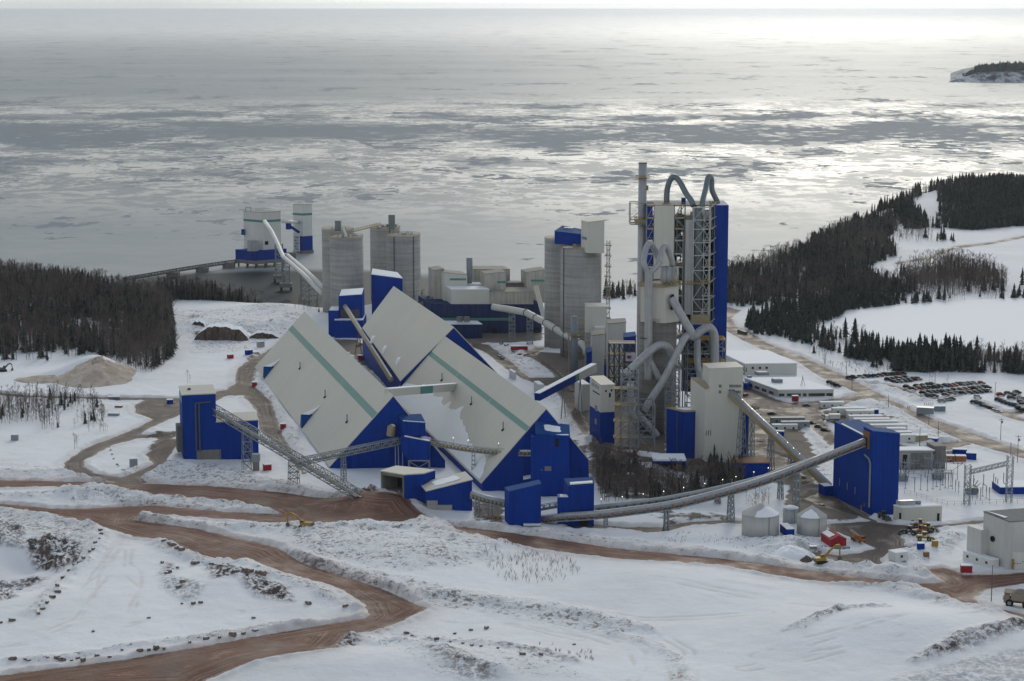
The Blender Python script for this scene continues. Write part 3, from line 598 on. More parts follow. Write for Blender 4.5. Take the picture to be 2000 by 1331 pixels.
def snowpatch(parent, foot, zt, fr=0.8, seed=1, name='snow'):
    # irregular snow sheet lying on a quad roof
    rnd = random.Random(seed); n = len(foot); zt = zt if isinstance(zt, list) else [zt]*n
    A, B, D = [Vector((foot[k][0], foot[k][1], zt[k])) for k in (0, 1, 3)]; Cc = Vector((foot[2][0], foot[2][1], zt[2]))
    pts = []
    for k in range(20):
        t = 2*math.pi*k/20; r = fr*(0.8+0.2*rnd.random()); e = max(abs(math.cos(t)), abs(math.sin(t)))
        uu = 0.5+0.5*r*math.cos(t)/e; vv = 0.5+0.5*r*math.sin(t)/e
        p = A.lerp(B, uu).lerp(D.lerp(Cc, uu), vv); p.z += 0.25; pts.append(p)
    mb = MB().use(M['snow']); mb.prism(pts, [p.z-0.2 for p in pts], [p.z+0.1 for p in pts]); return mb.build(name, parent)
# ---------------------------------------------------------------- the two A-frame stores
def hall_profile(E_l, apex, E_r, base_l, base_r): return [base_l, E_l, apex, E_r, base_r]
def aframe(label, near, L, stripe=None, far_left=None):
    # near = [base_l, eave_l, apex, eave_r, base_r]; extruded along AX by L
    bl, el, ap, er, br = [Vector(p) for p in near]; A = AX*L
    t = thing('storage_hall', label, 'storage hall', (bl.x, bl.y, min(bl.z, br.z)))
    mb = MB().use(M['blue'])
    mb.face([bl, br, er, ap, el]); mb.face([bl+A if far_left is None else Vector((far_left.x, far_left.y, bl.z)), el+A if far_left is None else far_left, ap+A, er+A, br+A]); elf = far_left if far_left is not None else el+A; blf = Vector((elf.x, elf.y, bl.z)); mb.face([bl, el, elf, blf]); mb.face([br, br+A, er+A, er]); mb.build('wall', t)
    th = Vector((0, 0, 0.5)); o = -AX*0.35; mb = MB().use(M['beige_roof'])
    sl = (el-ap)*0.012; sr = (er-ap)*0.012
    def sheet_(p, q, pf=None):
        c = [p+o, q+o, q+A-o, (p+A if pf is None else pf)-o]
        mb.face([v+th for v in c]); mb.face([v for v in reversed(c)])
        for k in range(4):
            a, b = c[k], c[(k+1) % 4]; mb.face([a, b, b+th, a+th])
    sheet_(el+sl, ap, far_left); sheet_(ap, er+sr); mb.build('roof', t)
    nrm = (el-ap).cross(AX).normalized(); nrm = nrm if nrm.z > 0 else -nrm
    def RP(s, f, up=0.0): return ap+AX*s+(el-ap)*f+th+nrm*up      # point on the left roof slope
    if stripe:
        f0, f1 = stripe; mb = MB().use(M['teal'])
        for k in range(3):
            s0, s1 = L*k/3+(0.5 if k else 0), L*(k+1)/3-(0.5 if k < 2 else 0)
            q = [RP(s0, f1, .06), RP(s0, f0, .06), RP(s1, f0, .06), RP(s1, f1, .06)]; q2 = [RP(s0, f1, -.1), RP(s0, f0, -.1), RP(s1, f0, -.1), RP(s1, f1, -.1)]
            mb.face(q)
            for j in range(4): mb.face([q2[j], q2[(j+1) % 4], q[(j+1) % 4], q[j]])
        mb.build('stripe', t)
    return t, RP, nrm, (bl, el, ap, er, br)
def roof_vent(t, p, nrm):
    mb = MB().use(M['steel']); mb.tube([p-ZZ*0.3, p+ZZ*3.4], 0.28, 8); mb.tube([p+ZZ*3.4, p+ZZ*3.7], [0.45, 0.2], 8)
    mb.use(M['dark']); mb.tube([p-ZZ*0.1, p+nrm*0.5], 0.75, 8)
    mb.use(M['snow']); q = p+BX*1.6+AX*1.0; mb.beam(q, q+BX*1.3+ZZ*1.3, 0.4, 0.25); mb.build('roof_vent', t)
# hall behind the conveyor, left
bl = G(645, 915, 0); el = Vector((bl.x, bl.y, Zat(bl.x, bl.y, 911)))
ap = AtY(768, 774.5, bl.y); er = AtY(869.5, 900, bl.y); br = AtY(869.5, 924, bl.y)
Lh = slen(Vector((bl.x, bl.y, el.z)), AX, 499)
h1, RP1, n1, H1 = aframe('long beige A-frame storage hall with teal stripe, the left one beside the curving dirt road', [bl-ZZ*3, el, ap, er, br-ZZ*3], Lh, stripe=(.25, .33))
for s, f in ((0.10, .56), (0.34, .56), (0.655, .56)): roof_vent(h1, RP1(Lh*s*1.0+2, f), n1)
def dormer(t, RPf, s, ell, nrm, w=7.0):
    # small gabled dormer breaking the eave, with snow on its back
    e = RPf(s, 0.985); top = RPf(s, 0.80); out = (RPf(s, 1.0)-RPf(s, 0.0)); out.z = 0; out.normalize()
    f = e+out*0.6; pk = Vector((f.x, f.y, top.z)); a = f-AX*w/2; b = f+AX*w/2; a.z -= 1.5; b.z -= 1.5
    mb = MB().use(M['blue']); mb.face([a, pk, b]); d = t
    o = mb.build('dormer', d)
    mb = MB().use(M['blue_roof']); mb.face([a, top-AX*0.5, pk]); mb.face([b, pk, top+AX*0.5]); mb.face([pk, top-AX*.5, top+AX*.5]); mb.build('dormer_roof', o)
    mb = MB().use(M['snow'])
    q = [pk+nrm*.25, top.lerp(pk, .3)-AX*(w*.26)+nrm*.45, RPf(s, .70)+nrm*.35-AX*.7, RPf(s, .66)+nrm*.3, RPf(s, .70)+nrm*.35+AX*1.2, top.lerp(pk, .3)+AX*(w*.20)+nrm*.45]
    mb.face(q); mb.face([v-nrm*.3 for v in reversed(q)])
    for k in range(6): mb.face([q[k]-nrm*.3, q[(k+1) % 6]-nrm*.3, q[(k+1) % 6], q[k]])
    mb.build('snow', o)
dormer(h1, RP1, Lh*0.86, None, n1); dormer(h1, RP1, Lh*0.33, None, n1)
# hall on the right: nearer section
bl = G(943, 961, 0); el = AtY(941, 943.5, bl.y); ap = AtY(1066.5, 799.5, bl.y); er = AtY(1149, 898, bl.y); br = AtY(1152, 945, bl.y)
H2 = [bl-ZZ*3, el, ap, er, br-ZZ*3]
Lh2 = slen(ap, AX, 866)
h2, RP2, n2, H2 = aframe('long beige A-frame storage hall with teal stripe and a snow-covered lower roof, the right one', H2, Lh2, stripe=(.255, .315))
for s, px in ((0.12, 960), (0.42, 895), (0.735, 843)): roof_vent(h2, RP2(Lh2*s, .45), n2)
mb = MB().use(M['snow'])     # slid snow lying on the lower slope
outl = [(.02, 1.0)]; _r = random.Random(17)
for k in range(91):
    q = .03+.95*k/90; f = np.interp(q, [.03, .08, .16, .24, .32, .42, .47, .56, .66, .76, .88, .98], [.92, .78, .80, .78, .71, .64, .60, .67, .64, .66, .69, .78])
    spike = max(0, math.sin(q*71)+.5*math.sin(q*113+1))*.075*(1 if .44 < q < .88 else .12); outl.append((q, float(f)-spike+_r.uniform(-.012, .012)))
outl.append((.985, 1.0))
top = [RP2(Lh2*s, f, .22) for s, f in outl]; bot = [RP2(Lh2*s, f, -.1) for s, f in outl]
mb.face(list(reversed(top)))
for k in range(len(top)): mb.face([bot[k], bot[(k+1) % len(top)], top[(k+1) % len(top)], top[k]])
mb.build('snow', h2)
# farther and higher section of the right store
S = ap+AX*Lh2
ap3 = AtY(886, 640.5, S.y-3); el3 = AtY(783, 744, S.y-3); er3 = AtY(975, 735, S.y-3)
bl3 = Vector((el3.x, el3.y, -3)); br3 = Vector((er3.x, er3.y, -3))
L3 = slen(ap3, AX, 769)
_n3 = (el3-ap3).cross(AX); _o = Vector((0, 0, HCAM)); _d = Vector(ray(708, 642)); _f = _o+_d*((ap3-_o).dot(_n3)/_d.dot(_n3))
h3, RP3, n3, H3 = aframe('tall plain beige A-frame hall behind and above the right store', [bl3, el3, ap3, er3, br3], L3, far_left=_f)
h3.name = 'storage_hall'
for s in (.16, .40, .62):
    p = RP3(L3*s, .90, .1); q = p+AX*7+ZZ*3.4+BX*3.2; mb = MB().use(M['snow']); mb.tube([p.lerp(q, f) for f in (0, .12, .5, .88, 1)], [.2, .9, 1.25, .95, .2], 10); mb.build('snow', h3, smooth=True)
# gallery between the ridges
p = AtY(757, 767, H1[2].y+12); q = AtY(895, 756, H2[2].y+Lh2*0.62)
t = thing('roof_gallery', 'beige enclosed gallery with a teal end panel bridging the two A-frame roofs', 'conveyor gallery', p)
mb = MB().use(M['beige']); mb.beam(p, p.lerp(q, .40), 3.4, 3.4); mb.beam(p.lerp(q, .58), q, 3.4, 3.4); mb.build('wall', t)
MB().use(M['teal']).beam(p.lerp(q, .40), p.lerp(q, .58), 3.45, 3.45).build('panel', t)
MB().use(M['snow']).beam(p+ZZ*1.85, q+ZZ*1.85, 3.3, .3).build('snow', t)
# annex on the right store's gable
Yb = H2[2].y-9
def annex():
    A = AtY(1046.8, 847, Yb); B = AtY(1112, 852.5, Yb); c = AtY(1113, 952, Yb)
    foot = [A, B, B+YY*9, A+YY*9]
    t = bld('head_house', 'blue head house with one window on the gable of the right A-frame store', 'head house', foot, min(c.z, 0)-2, [([A.z, B.z, B.z+3.0, A.z+3.4], M['blue'], 'wall')], M['blue_roof'], [A.z, B.z, B.z+3.0, A.z+3.4], th=.3)
    w = panel(t, 'window', A, XX, slen(A, XX, 1084.5), slen(A, XX, 1092), Zat(A.x, A.y, 873), Zat(A.x, A.y, 857), -YY, M['dark'])
    panel(t, 'louvre', A, XX, slen(A, XX, 1064), slen(A, XX, 1077), Zat(A.x, A.y, 920), Zat(A.x, A.y, 911), -YY, M['concrete_dark'])
    panel(t, 'louvre', A, XX, slen(A, XX, 1056), slen(A, XX, 1060), Zat(A.x, A.y, 919), Zat(A.x, A.y, 917), -YY, M['concrete_dark'])
    snowpatch(t, foot, [A.z, B.z, B.z+3.0, A.z+3.4], .55, 4)
    mb = MB().use(M['snow']); mb.beam(B+YY*.3-XX*5.5+ZZ*.6, B+YY*.3-XX*.3+ZZ*.6, .8, .3); mb.build('snow', t)
    f2 = [A-XX*2.2, A, A+YY*9, A-XX*2.2+YY*9]; mb = MB().use(M['blue']); mb.prism(f2, -2, A.z-1.5); mb.build('side_bay', t)
    mb = MB().use(M['white']); p = AtY(1032, 932, Yb+3); mb.box(p, (2.2, 0, .4), (0, 1.5, .2), (0, 0, .25)); mb.build('canopy', t)
annex()
# the light at the left store's gable: round yellow chute head
p = AtY(765, 842, H1[2].y-2.0); t = thing('chute_head', 'rounded yellow-brown chute head on the gable of the left A-frame store', 'chute', p)
MB().use(M['tan']).tube([p-ZZ*2.2-XX*.5, p+ZZ*1.5, p+ZZ*2.6+XX*.6], [1.9, 2.0, 1.2], 12).build('chute', t)
MB().use(M['snow']).tube([p+ZZ*2.4+XX*.5, p+ZZ*3.0+XX*.6], [1.4, .7], 10).build('snow', t)
# ---------------------------------------------------------------- blue plant house at the left with tall head
Pl = G(358, 884, 5.0); zt1 = Zat(Pl.x, Pl.y, 772); Lb1 = slen(Vector((Pl.x, Pl.y, zt1)), BX, 421); La1 = 13.0
foot = [Pl, Pl+BX*Lb1, Pl+BX*Lb1+AX*La1, Pl+AX*La1]
t = bld('crusher_house', 'tall blue house with a lower wing at the left end of the truss conveyor', 'industrial building', foot, -3, [(zt1, M['blue'], 'wall')], M['beige_roof'], [zt1, zt1, zt1+1.6, zt1+1.6])
P2 = foot[1]; zt2 = Zat(P2.x, P2.y, 825); Lb2 = slen(Vector((P2.x, P2.y, zt2)), BX, 504)
foot2 = [P2, P2+BX*Lb2, P2+BX*Lb2+AX*La1, P2+AX*La1]
MB().use(M['blue']).prism(foot2, -6, [zt2, zt2, zt2+1.2, zt2+1.2]).build('low_wall', t)
mb = MB().use(M['beige_roof']); slab(mb, grow(foot2, .2), [zt2+.3, zt2+.3, zt2+1.5, zt2+1.5], .4); mb.build('low_roof', t)
panel(t, 'footing', Pl, BX, 6, 17, -3, 5.6, -AX, M['concrete_dark'], .3); panel(t, 'footing', foot2[0], BX, Lb2-3, Lb2, -6, 1.2, -AX, M['concrete'], .4)
panel(t, 'teal_corner', Pl, AX, 1, La1-1, zt1-4.0, zt1-.3, -BX, M['teal'], .1)
mb = MB().use(M['steel_dark']); s0 = slen(Vector((Pl.x, Pl.y, 12)), BX, 383)
for ds in (0, 1.6): mb.beam(Pl+BX*(s0+ds)-AX*.4+ZZ*0, Pl+BX*(s0+ds)-AX*.4+ZZ*(zt1-9), .55)
mb.beam(Pl+BX*(s0)-AX*.4+ZZ*(zt1-9), Pl+BX*(s0+7)-AX*.8+ZZ*(zt1-8.5), .8, .5); mb.build('pipe_rack', t)
mb = MB().use(M['dark']); q = Pl+BX*4+AX*7; mb.box(q+ZZ*(zt1+1.2-Pl.z), BX*.7, AX*.5, ZZ*.5); mb.build('roof_hatch', t)
mb = MB().use(M['steel_dark']); q = Pl-BX*1.2+AX*5; mb.box(q+ZZ*6, BX*1.2, AX*4, ZZ*6); mb.build('side_duct', t)
# ---------------------------------------------------------------- transfer house before the left store's gable
Yt = 893.0
A = AtY(787, 824.5, Yt); B = AtY(831, 827.5, Yt); D = A+Vector((-2.6, 9.5, 0)); E = B+Vector((-2.6, 9.5, 0)); dz = AtY(775.8, 812, D.y).z
t = thing('transfer_house', 'blue stepped transfer house on a braced steel frame before the left A-frame gable', 'transfer house', G(818, 926, 0))
l0 = AtY(783, 853, Yt-1).z
MB().use(M['blue']).prism([A, B, E, D], l0, [A.z, B.z, dz+.5, dz], bottom=True).build('upper_wall', t)
mb = MB().use(M['blue_roof']); slab(mb, grow([A, B, E, D], .2), [A.z+.3, B.z+.3, dz+.8, dz+.3], .3); mb.build('upper_roof', t)
A2 = AtY(783, 852, Yt-1.5); B2 = AtY(840.5, 863, Yt-1.5); bz = AtY(797, 899, Yt-1.5).z; c2 = AtY(797, 899, Yt-1.5)
mb = MB().use(M['blue']); k = 9.0
fr = [A2, AtY(783, 880, Yt-1.5), c2, AtY(839, 899, Yt-1.5), B2]; bk = [p+YY*k for p in fr]
mb.face(list(fr)); mb.face(list(reversed(bk)))
for i in range(5): mb.face([fr[i], bk[i], bk[(i+1) % 5], fr[(i+1) % 5]])
mb.build('lower_wall', t)
mb = MB().use(M['snow']); mb.beam(A2.lerp(B2, .12)+ZZ*.25+YY*.6, A2.lerp(B2, .97)+ZZ*.25+YY*.6, 1.6, .35); mb.build('snow', t); MB().use(M['snow']).beam(A+ZZ*.5+YY*.3, B+ZZ*.5+YY*.3, .5, .2).build('snow', t)
mb = MB().use(M['steel']); zb = min(ground_z(c2.x, Yt), 0)-1
L0, R0 = AtY(798, 900, Yt-1.2), AtY(838, 900, Yt-1.2)
for p in (L0, R0):
    for dy in (0, 7): mb.beam((p.x, p.y+dy, zb), (p.x, p.y+dy, p.z), .5)
mb.beam(L0, R0, .6); mb.beam(L0-ZZ*.3, (R0.x, R0.y, zb+1), .35); mb.beam(R0-ZZ*.3, (L0.x, L0.y, zb+1), .35)
for xx in (772, 778, 786): p = AtY(xx, 872, Yt+1); mb.beam((p.x, p.y, zb), p, .4); mb.beam((p.x, p.y, zb+3), (L0.x, L0.y, zb+3), .25)
mb.build('frame', t)
# ---------------------------------------------------------------- dump hopper house with open dark bay
Ff = AtY(789, 928, 829.0); Fl = AtY(743.5, 918.5, 836.0); Fr = AtY(827.5, 927, 835.0); Bk = AtY(782.6, 917, 842.0)
t = thing('dump_hopper', 'blue truck dump house with an open dark bay, low sloping wing and concrete base', 'dump hopper', (Ff.x, Ff.y, 4))
zt = Ff.z; fz = 3.0
u = (Ff-Fl); u.z = 0; wlen = u.length; u.normalize(); v = Vector((-u.y, u.x, 0)); dep = 11.0
def pt(a, b, z): q = Fl+u*a+v*b; return Vector((q.x, q.y, z))
mb = MB().use(M['concrete_dark'])
mb.box(pt(.45, dep/2, (fz+zt)/2-.2), u*.45, v*(dep/2), ZZ*((zt-fz)/2)); mb.box(pt(wlen-.45, dep/2, (fz+zt)/2-.2), u*.45, v*(dep/2-.02), ZZ*((zt-fz)/2)); mb.box(pt(wlen/2, .5, zt-.8), u*(wlen/2-.9), v*.45, ZZ*.6); mb.build('portal_frame', t)
mb = MB().use(M['dark']); mb.box(pt(wlen/2, dep-.3, (fz+zt)/2), u*(wlen/2-.9), v*.3, ZZ*((zt-fz)/2-.5)); mb.build('back_wall', t)
mb = MB().use(M['concrete_dark']); mb.box(pt(wlen*.5, 4.8, fz+.6), u*(wlen*.42), v*3.6, ZZ*2.2); mb.box(pt(wlen*.72, 1.8, fz+.6), u*.5, v*.8, ZZ*2.8); mb.build('hopper_wall', t)
s = 1.0; e1 = pt(wlen+.02, 0, 0); n_ = u
mb = MB().use(M['blue']); sidew = slen(Vector((Ff.x, Ff.y, zt)), BX, 827.5)
fs = [Vector((Ff.x, Ff.y, 0)), Vector((Ff.x, Ff.y, 0))+BX*sidew, Vector((Ff.x, Ff.y, 0))+BX*sidew+v*(dep-3), Vector((Ff.x, Ff.y, 0))+v*dep]
mb.prism(fs, AtY(790, 985, Ff.y).z, zt-.1); mb.build('wall', t)
mb = MB().use(M['concrete']); mb.prism(grow(fs, -.15), -3, AtY(790, 984.5, Ff.y).z); mb.build('base', t)
mb = MB().use(M['beige_roof']); rf = [pt(-.3, -.3, 0), fs[0]-v*.3, fs[1]+BX*.2, fs[2], pt(-.3, dep, 0)]; slab(mb, rf, [zt+.35]*5, .45); mb.build('roof', t)
W0 = AtY(833.5, 960, 822.0); W1 = AtY(922, 937, 822.0); k = 14.0
mb = MB().use(M['blue']); fw = [Vector((W0.x, W0.y, 0)), Vector((W1.x, W1.y, 0)), Vector((W1.x, W1.y, 0))+AX*k, Vector((W0.x, W0.y, 0))+AX*k]
mb.prism(fw, [AtY(833, 984, 822).z, AtY(922, 1004, 822).z]+[0, 0], [W0.z, W1.z, W1.z, W0.z]); mb.build('wing_wall', t)
mb = MB().use(M['beige_roof']); slab(mb, grow(fw, .3), [W0.z+.3, W1.z+.3, W1.z+.3, W0.z+.3], .4); mb.build('wing_roof', t)
snowpatch(t, fw, [W0.z+.3, W1.z+.3, W1.z+.3, W0.z+.3], .62, 9)
mb = MB().use(M['concrete']); dW = (W1-W0); dW.z = 0; lw = dW.length; dW.normalize(); nW = -YY
on_face(W0, dW, 0, lw*.24, -4, AtY(833, 978, 822).z, nW, .35, None, mb); on_face(W0, dW, lw*.24, lw*.56, -4, AtY(833, 986.5, 822).z, nW, .35, None, mb); on_face(W0, dW, lw*.56, lw, -4, AtY(922, 1006, 822).z, nW, .3, None, mb); mb.build('retaining_wall', t)
# ---------------------------------------------------------------- two blue towers in front
def tower(label, bl, br, tl, tr, kl, kr, by, group=None):
    Yf = G(bl, by, 0).y; A = AtY(tl[0], tl[1], Yf); B = AtY(tr[0], tr[1], Yf)
    # back corners lie on vertical plane further back
    K1 = 8.5; k1 = AtY(kl[0], kl[1], Yf+K1); k2 = AtY(kr[0], kr[1], Yf+K1)
    foot = [A, B, Vector((B.x+(k2.x-B.x)*.5, Yf+K1, 0)), Vector((k1.x, Yf+K1, 0))]
    tops = [A.z, B.z, k2.z, k1.z]
    t = bld('transfer_tower', label, 'transfer tower', foot, -2, [(tops, M['blue'], 'wall')], M['blue_roof'], tops, th=.3, over=.12)
    return t, foot, tops, Yf
t, foot, tops, Yf = tower('blue transfer tower with a slanted roof standing nearest the snowbank, left of its twin', 993, 1057, (994, 961), (1056.7, 945.5), (985.5, 953), (1048, 938), 1031)
mb = MB().use(M['steel']); mb.abox(foot[0].x+6, foot[0].x+12.5, Yf-2.2, Yf-.2, -.5, 1.5); mb.build('lean_to', t)
MB().use(M['snow']).abox(foot[0].x+5.8, foot[0].x+12.7, Yf-2.4, Yf-.2, 1.5, 1.8).build('snow', t)
t, foot, tops, Yf = tower('blue transfer tower with a snow strip on its roof and a small annex', 1103, 1161, (1110.5, 950), (1160.5, 946.5), (1101.5, 936), (1154, 933), 1028)
a0 = AtY(1089, 972, Yf); MB().use(M['blue']).abox(a0.x, foot[0].x, Yf, Yf+6, -2, a0.z).build('annex', t)
MB().use(M['snow']).abox(a0.x+1, foot[0].x, Yf+.5, Yf+4, a0.z, a0.z+.35).build('snow', t)
s0 = Vector(foot[0]); s0.z = tops[0]; s1 = Vector(foot[1]); s1.z = tops[1]; MB().use(M['snow']).beam(s0+YY*1.4+XX*.6+ZZ*.8, s1+YY*1.4-XX*.6+ZZ*.75, 2.6, .5).build('snow', t)
panel(t, 'door', foot[0], XX, 4.5, 8, -1, 3.4, -YY, M['dark'])
# ---------------------------------------------------------------- big blue house at the right
foot, zt = gbox(1701, 1011, 0, 1682.2, 1753.0, 843)
zr = zt-1.6; tl = [zt, zr, zr, zt]
t = bld('transfer_building', 'big windowless blue building with a stepped roof, the highest blue block at the right', 'industrial building', foot, -2, [(tl, M['blue'], 'wall')], M['blue_roof'], tl, th=.3, over=.1)
Pq = foot[3]; zl = Zat(Pq.x, Pq.y, 853.5); L2 = slen(Vector((Pq.x, Pq.y, zl)), AX, 1630); ll = slen(foot[0], BX, 1753)
f2 = [Pq+AX*.01, Pq+BX*ll*.95, Pq+BX*ll*.95+AX*L2, Pq+AX*L2]; tl2 = [zl, zl+.5, zl+.5, zl+.3]
MB().use(M['blue']).prism(f2, -2, tl2).build('low_wall', t)
mb = MB().use(M['blue_roof']); slab(mb, grow(f2, .1), [q+.25 for q in tl2], .3); mb.build('low_roof', t)
MB().use(M['snow']).beam(f2[0]+ZZ*(zl+.45)+BX*.8+AX*1.0, f2[3]+ZZ*(zl+.7)+BX*.8-AX*6, .8, .3).build('snow', t)
n_ = -BX; P0 = foot[0]
panel(t, 'conveyor_opening', P0, AX, 3, 8.5, zt-8.0, zt-1.0, n_, M['rust'], .6); panel(t, 'opening', P0, AX, 4, 7.5, zt-7.6, zt-3.5, n_, M['dark'], .75)
mb = MB().use(M['steel']); q = P0+AX*.5-BX*.5; mb.tube([q+AX*6+ZZ*(zt-11), q+AX*2+ZZ*(zt-11.8), q+AX*.4+ZZ*(zt-13.5), q+AX*.4+ZZ*4], .42, 8); mb.build('downpipe', t)
mb = MB().use(M['concrete']); mb.prism(grow(foot, .25)[:], -3, .7); mb.build('plinth', t)
fq = f2[3]; a0 = [fq-BX*4, fq, fq+AX*6, fq+AX*6-BX*4]; MB().use(M['blue']).prism(a0, -2, 4.2).build('annex', t)
panel(t, 'door', P0, AX, 9, 10.5, 0, 2.8, n_, M['rust']); panel(t, 'louvre', P0, AX, 6.2, 7.2, 3, 4.5, n_, M['rust'])
for s in (16, 24, 32): panel(t, 'light_fitting', P0, AX, s, s+.35, 6, 9, n_, M['steel'], .2)
# ---------------------------------------------------------------- white tower house in the middle
Yw = G(1417, 906, 0).y; A = AtY(1377, 797, Yw); B = AtY(1450, 797, Yw); zt = AtY(1386, 721, Yw).z; zs = AtY(1385, 755, Yw).z
t = thing('packing_tower', 'tall pale beige tower with two rows of small windows where the long covered conveyor starts', 'industrial building', (A.x, Yw, 0))
xs = AtY(1386, 740, Yw).x; xr = B.x; D0 = 13.0
fr = [Vector((xs, Yw, 0)), Vector((xr, Yw-.6, 0)), Vector((xr-2, Yw+D0, 0)), Vector((xs-2, Yw+D0, 0))]
MB().use(M['beige']).prism(fr, -2, [zt, zt+.8, zt+.8, zt]).build('wall', t)
mb = MB().use(M['beige_roof']); slab(mb, grow(fr, .15), [zt+.3, zt+1.1, zt+1.1, zt+.3], .35); mb.build('roof', t)
fs = [Vector((A.x, Yw+.05, 0)), Vector((xs, Yw+.05, 0)), Vector((xs-3.5, Yw+D0, 0)), Vector((A.x-5.5, Yw+D0, 0))]
MB().use(M['beige']).prism(fs, -2, [zs-1.4, zs-.6, zs+1.6, zs+1.6]).build('shoulder_wall', t)
mb = MB().use(M['tan']); slab(mb, grow(fs, .1), [zs-1.2, zs-.4, zs+1.8, zs+1.8], .3); mb.build('shoulder_roof', t)
mbf = MB().use(M['concrete_dark'])
for py, xsn in ((754, [1406, 1425, 1428, 1431, 1434, 1437, 1440, 1443, 1446]), (765.5, [1406, 1436, 1439, 1442, 1445])):
    for px in xsn:
        w_ = panel(t, 'window', Vector((xs, Yw-.1, 0)), XX, slen(Vector((xs, Yw, 30)), XX, px-(2.2 if px == 1406 else 1.1)), slen(Vector((xs, Yw, 30)), XX, px+(2.2 if px == 1406 else 1.1)), AtY(px, py+2.6, Yw).z, AtY(px, py-2.6, Yw).z, -YY, M['concrete_dark'], .5)
panel(t, 'conveyor_opening', Vector((xs, Yw-.1, 0)), XX, slen(Vector((xs, Yw, 30)), XX, 1423), slen(Vector((xs, Yw, 30)), XX, 1434), AtY(1428, 771, Yw).z, AtY(1428, 761, Yw).z, -YY, M['dark'], .55)
fb = [Vector((xr, Yw+4, 0)), Vector((xr+3.6, Yw+4, 0)), Vector((xr+3.6, Yw+14, 0)), Vector((xr, Yw+14, 0))]
MB().use(M['blue']).prism(fb, -2, AtY(1455, 802, Yw+4).z).build('side_bay', t)
for k, px in enumerate((1379, 1383, 1387)): panel(t, 'stain', Vector((A.x, Yw, 0)), XX, (px-1377)*.24+.1, (px-1377)*.24+.5, AtY(px, 851, Yw).z, AtY(px, 842-k, Yw).z, -YY, M['concrete_dark'], .06)
# low blue shed at its foot
foot, zt = gbox(1432, 940, 0, 1418, 1502, 905, La=10, a=YY, b=XX)
t = bld('low_shed', 'low blue shed with a rusty flat roof at the foot of the pale tower', 'shed', foot, -2, [(zt, M['blue'], 'wall')], M['rust'], over=.2)
# ---------------------------------------------------------------- blue filter house left of the white tower
foot, zt = gbox(1334, 899, 0, 1301, 1376, 804.5, a=Vector((-.62, .785, 0)).normalized(), b=Vector((.985, .17, 0)).normalized())
t = bld('filter_house', 'blue box building with a brown flat roof and ducts, left of the pale tower', 'industrial building', foot, -2, [(zt, M['blue'], 'wall')], M['tan'], over=.25)
FH = (foot, zt); snowpatch(t, foot, zt, .62, 12)
mb = MB().use(M['steel_dark']); d = (foot[3]-foot[0]).normalized(); nn = Vector((d.y, -d.x, 0)); nn = nn if nn.y < 0 else -nn
mb.beam(foot[0]+d*4+nn*.3, foot[0]+d*4+nn*.3+ZZ*(zt-1), .3); mb.build('downpipe', t)
mb = MB().use(M['yellow']); gp = grow(foot, .1)
for k in (0, 3):
    a, b = gp[3], gp[0]
mb.beam(gp[3]+ZZ*(zt+1.1), gp[3].lerp(gp[0], .4)+ZZ*(zt+1.1), .2); mb.beam(gp[3]+ZZ*(zt+1.1), gp[3].lerp(gp[2], .3)+ZZ*(zt+1.1), .2)
for f in (0, .1, .2, .3, .4): q = gp[3].lerp(gp[0], f); mb.beam(q+ZZ*zt, q+ZZ*(zt+1.1), .15)
mb.build('handrail', t)
# open shelter with snowy roof
Ys = G(1300, 922, 0).y; A = AtY(1276, 900, Ys); B = AtY(1339.5, 899.5, Ys); zz = A.z; k = AtY(1300, 887.5, Ys+12)
t = thing('shelter', 'open-fronted blue shelter under a thick snow roof at the edge of the bare wood', 'shelter', (A.x, Ys, 0))
MB().use(M['blue']).abox(A.x, B.x, Ys, Ys+12, zz-1.4, zz-.2).build('roof', t)
MB().use(M['snow']).abox(A.x-.2, B.x+.2, Ys-.2, Ys+12.2, zz-.2, zz+.6).build('snow', t)
MB().use(M['blue']).abox(B.x-.5, B.x, Ys+.05, Ys+11.9, -2, zz-1.4).abox(A.x+.1, B.x-.6, Ys+11.2, Ys+11.8, -2, zz-1.4).build('wall', t)
mb = MB().use(M['white']).abox(A.x, A.x+.5, Ys+.05, Ys+.55, -1, zz-1.4); mb.build('post', t); MB().use(M['yellow']).abox(A.x+10, A.x+12, Ys+3, Ys+6, 0, 2.2).build('stored_crate', t)
# ---------------------------------------------------------------- white and blue house left of the ducts
foot, zt = gbox(1172.5, 869, 0, 1151.5, 1200, 753)
zm = Zat(foot[0].x, foot[0].y, 806)
t = bld('stair_house', 'beige over blue square house with small windows beside the duct scaffold', 'industrial building', foot, -2, [(zm, M['blue'], 'lower_wall'), (zt, M['beige'], 'upper_wall')], M['beige_roof'], [zt, zt, zt+1, zt+1], over=.3)
na = Vector((AX.y, -AX.x, 0)); na = na if na.x < 0 else -na; nb = -AX
for k in range(5): panel(t, 'window', foot[0], AX, 3+k*2.6, 4.2+k*2.6, zt-2.6, zt-.9, na, M['steel'], .1)
panel(t, 'ledge', foot[0], AX, 1.5, 12.5, zt-5.0, zt-4.6, na, M['dark'], .25)
for k, (s, z) in enumerate(((2.2, 3.4), (5.0, 3.2), (6.8, 2.6))): panel(t, 'window', foot[0], BX, s, s+.75, zt-z, zt-z+1.1, nb, M['dark'], .1)
panel(t, 'doorway', foot[0], BX, 4.1, 5.0, zt-6, zt-3.9, nb, M['dark'], .12)
for z in (8.5, 15): panel(t, 'louvre', foot[0], AX, 5.5, 9, z, z+2.6, na, M['steel'], .15)
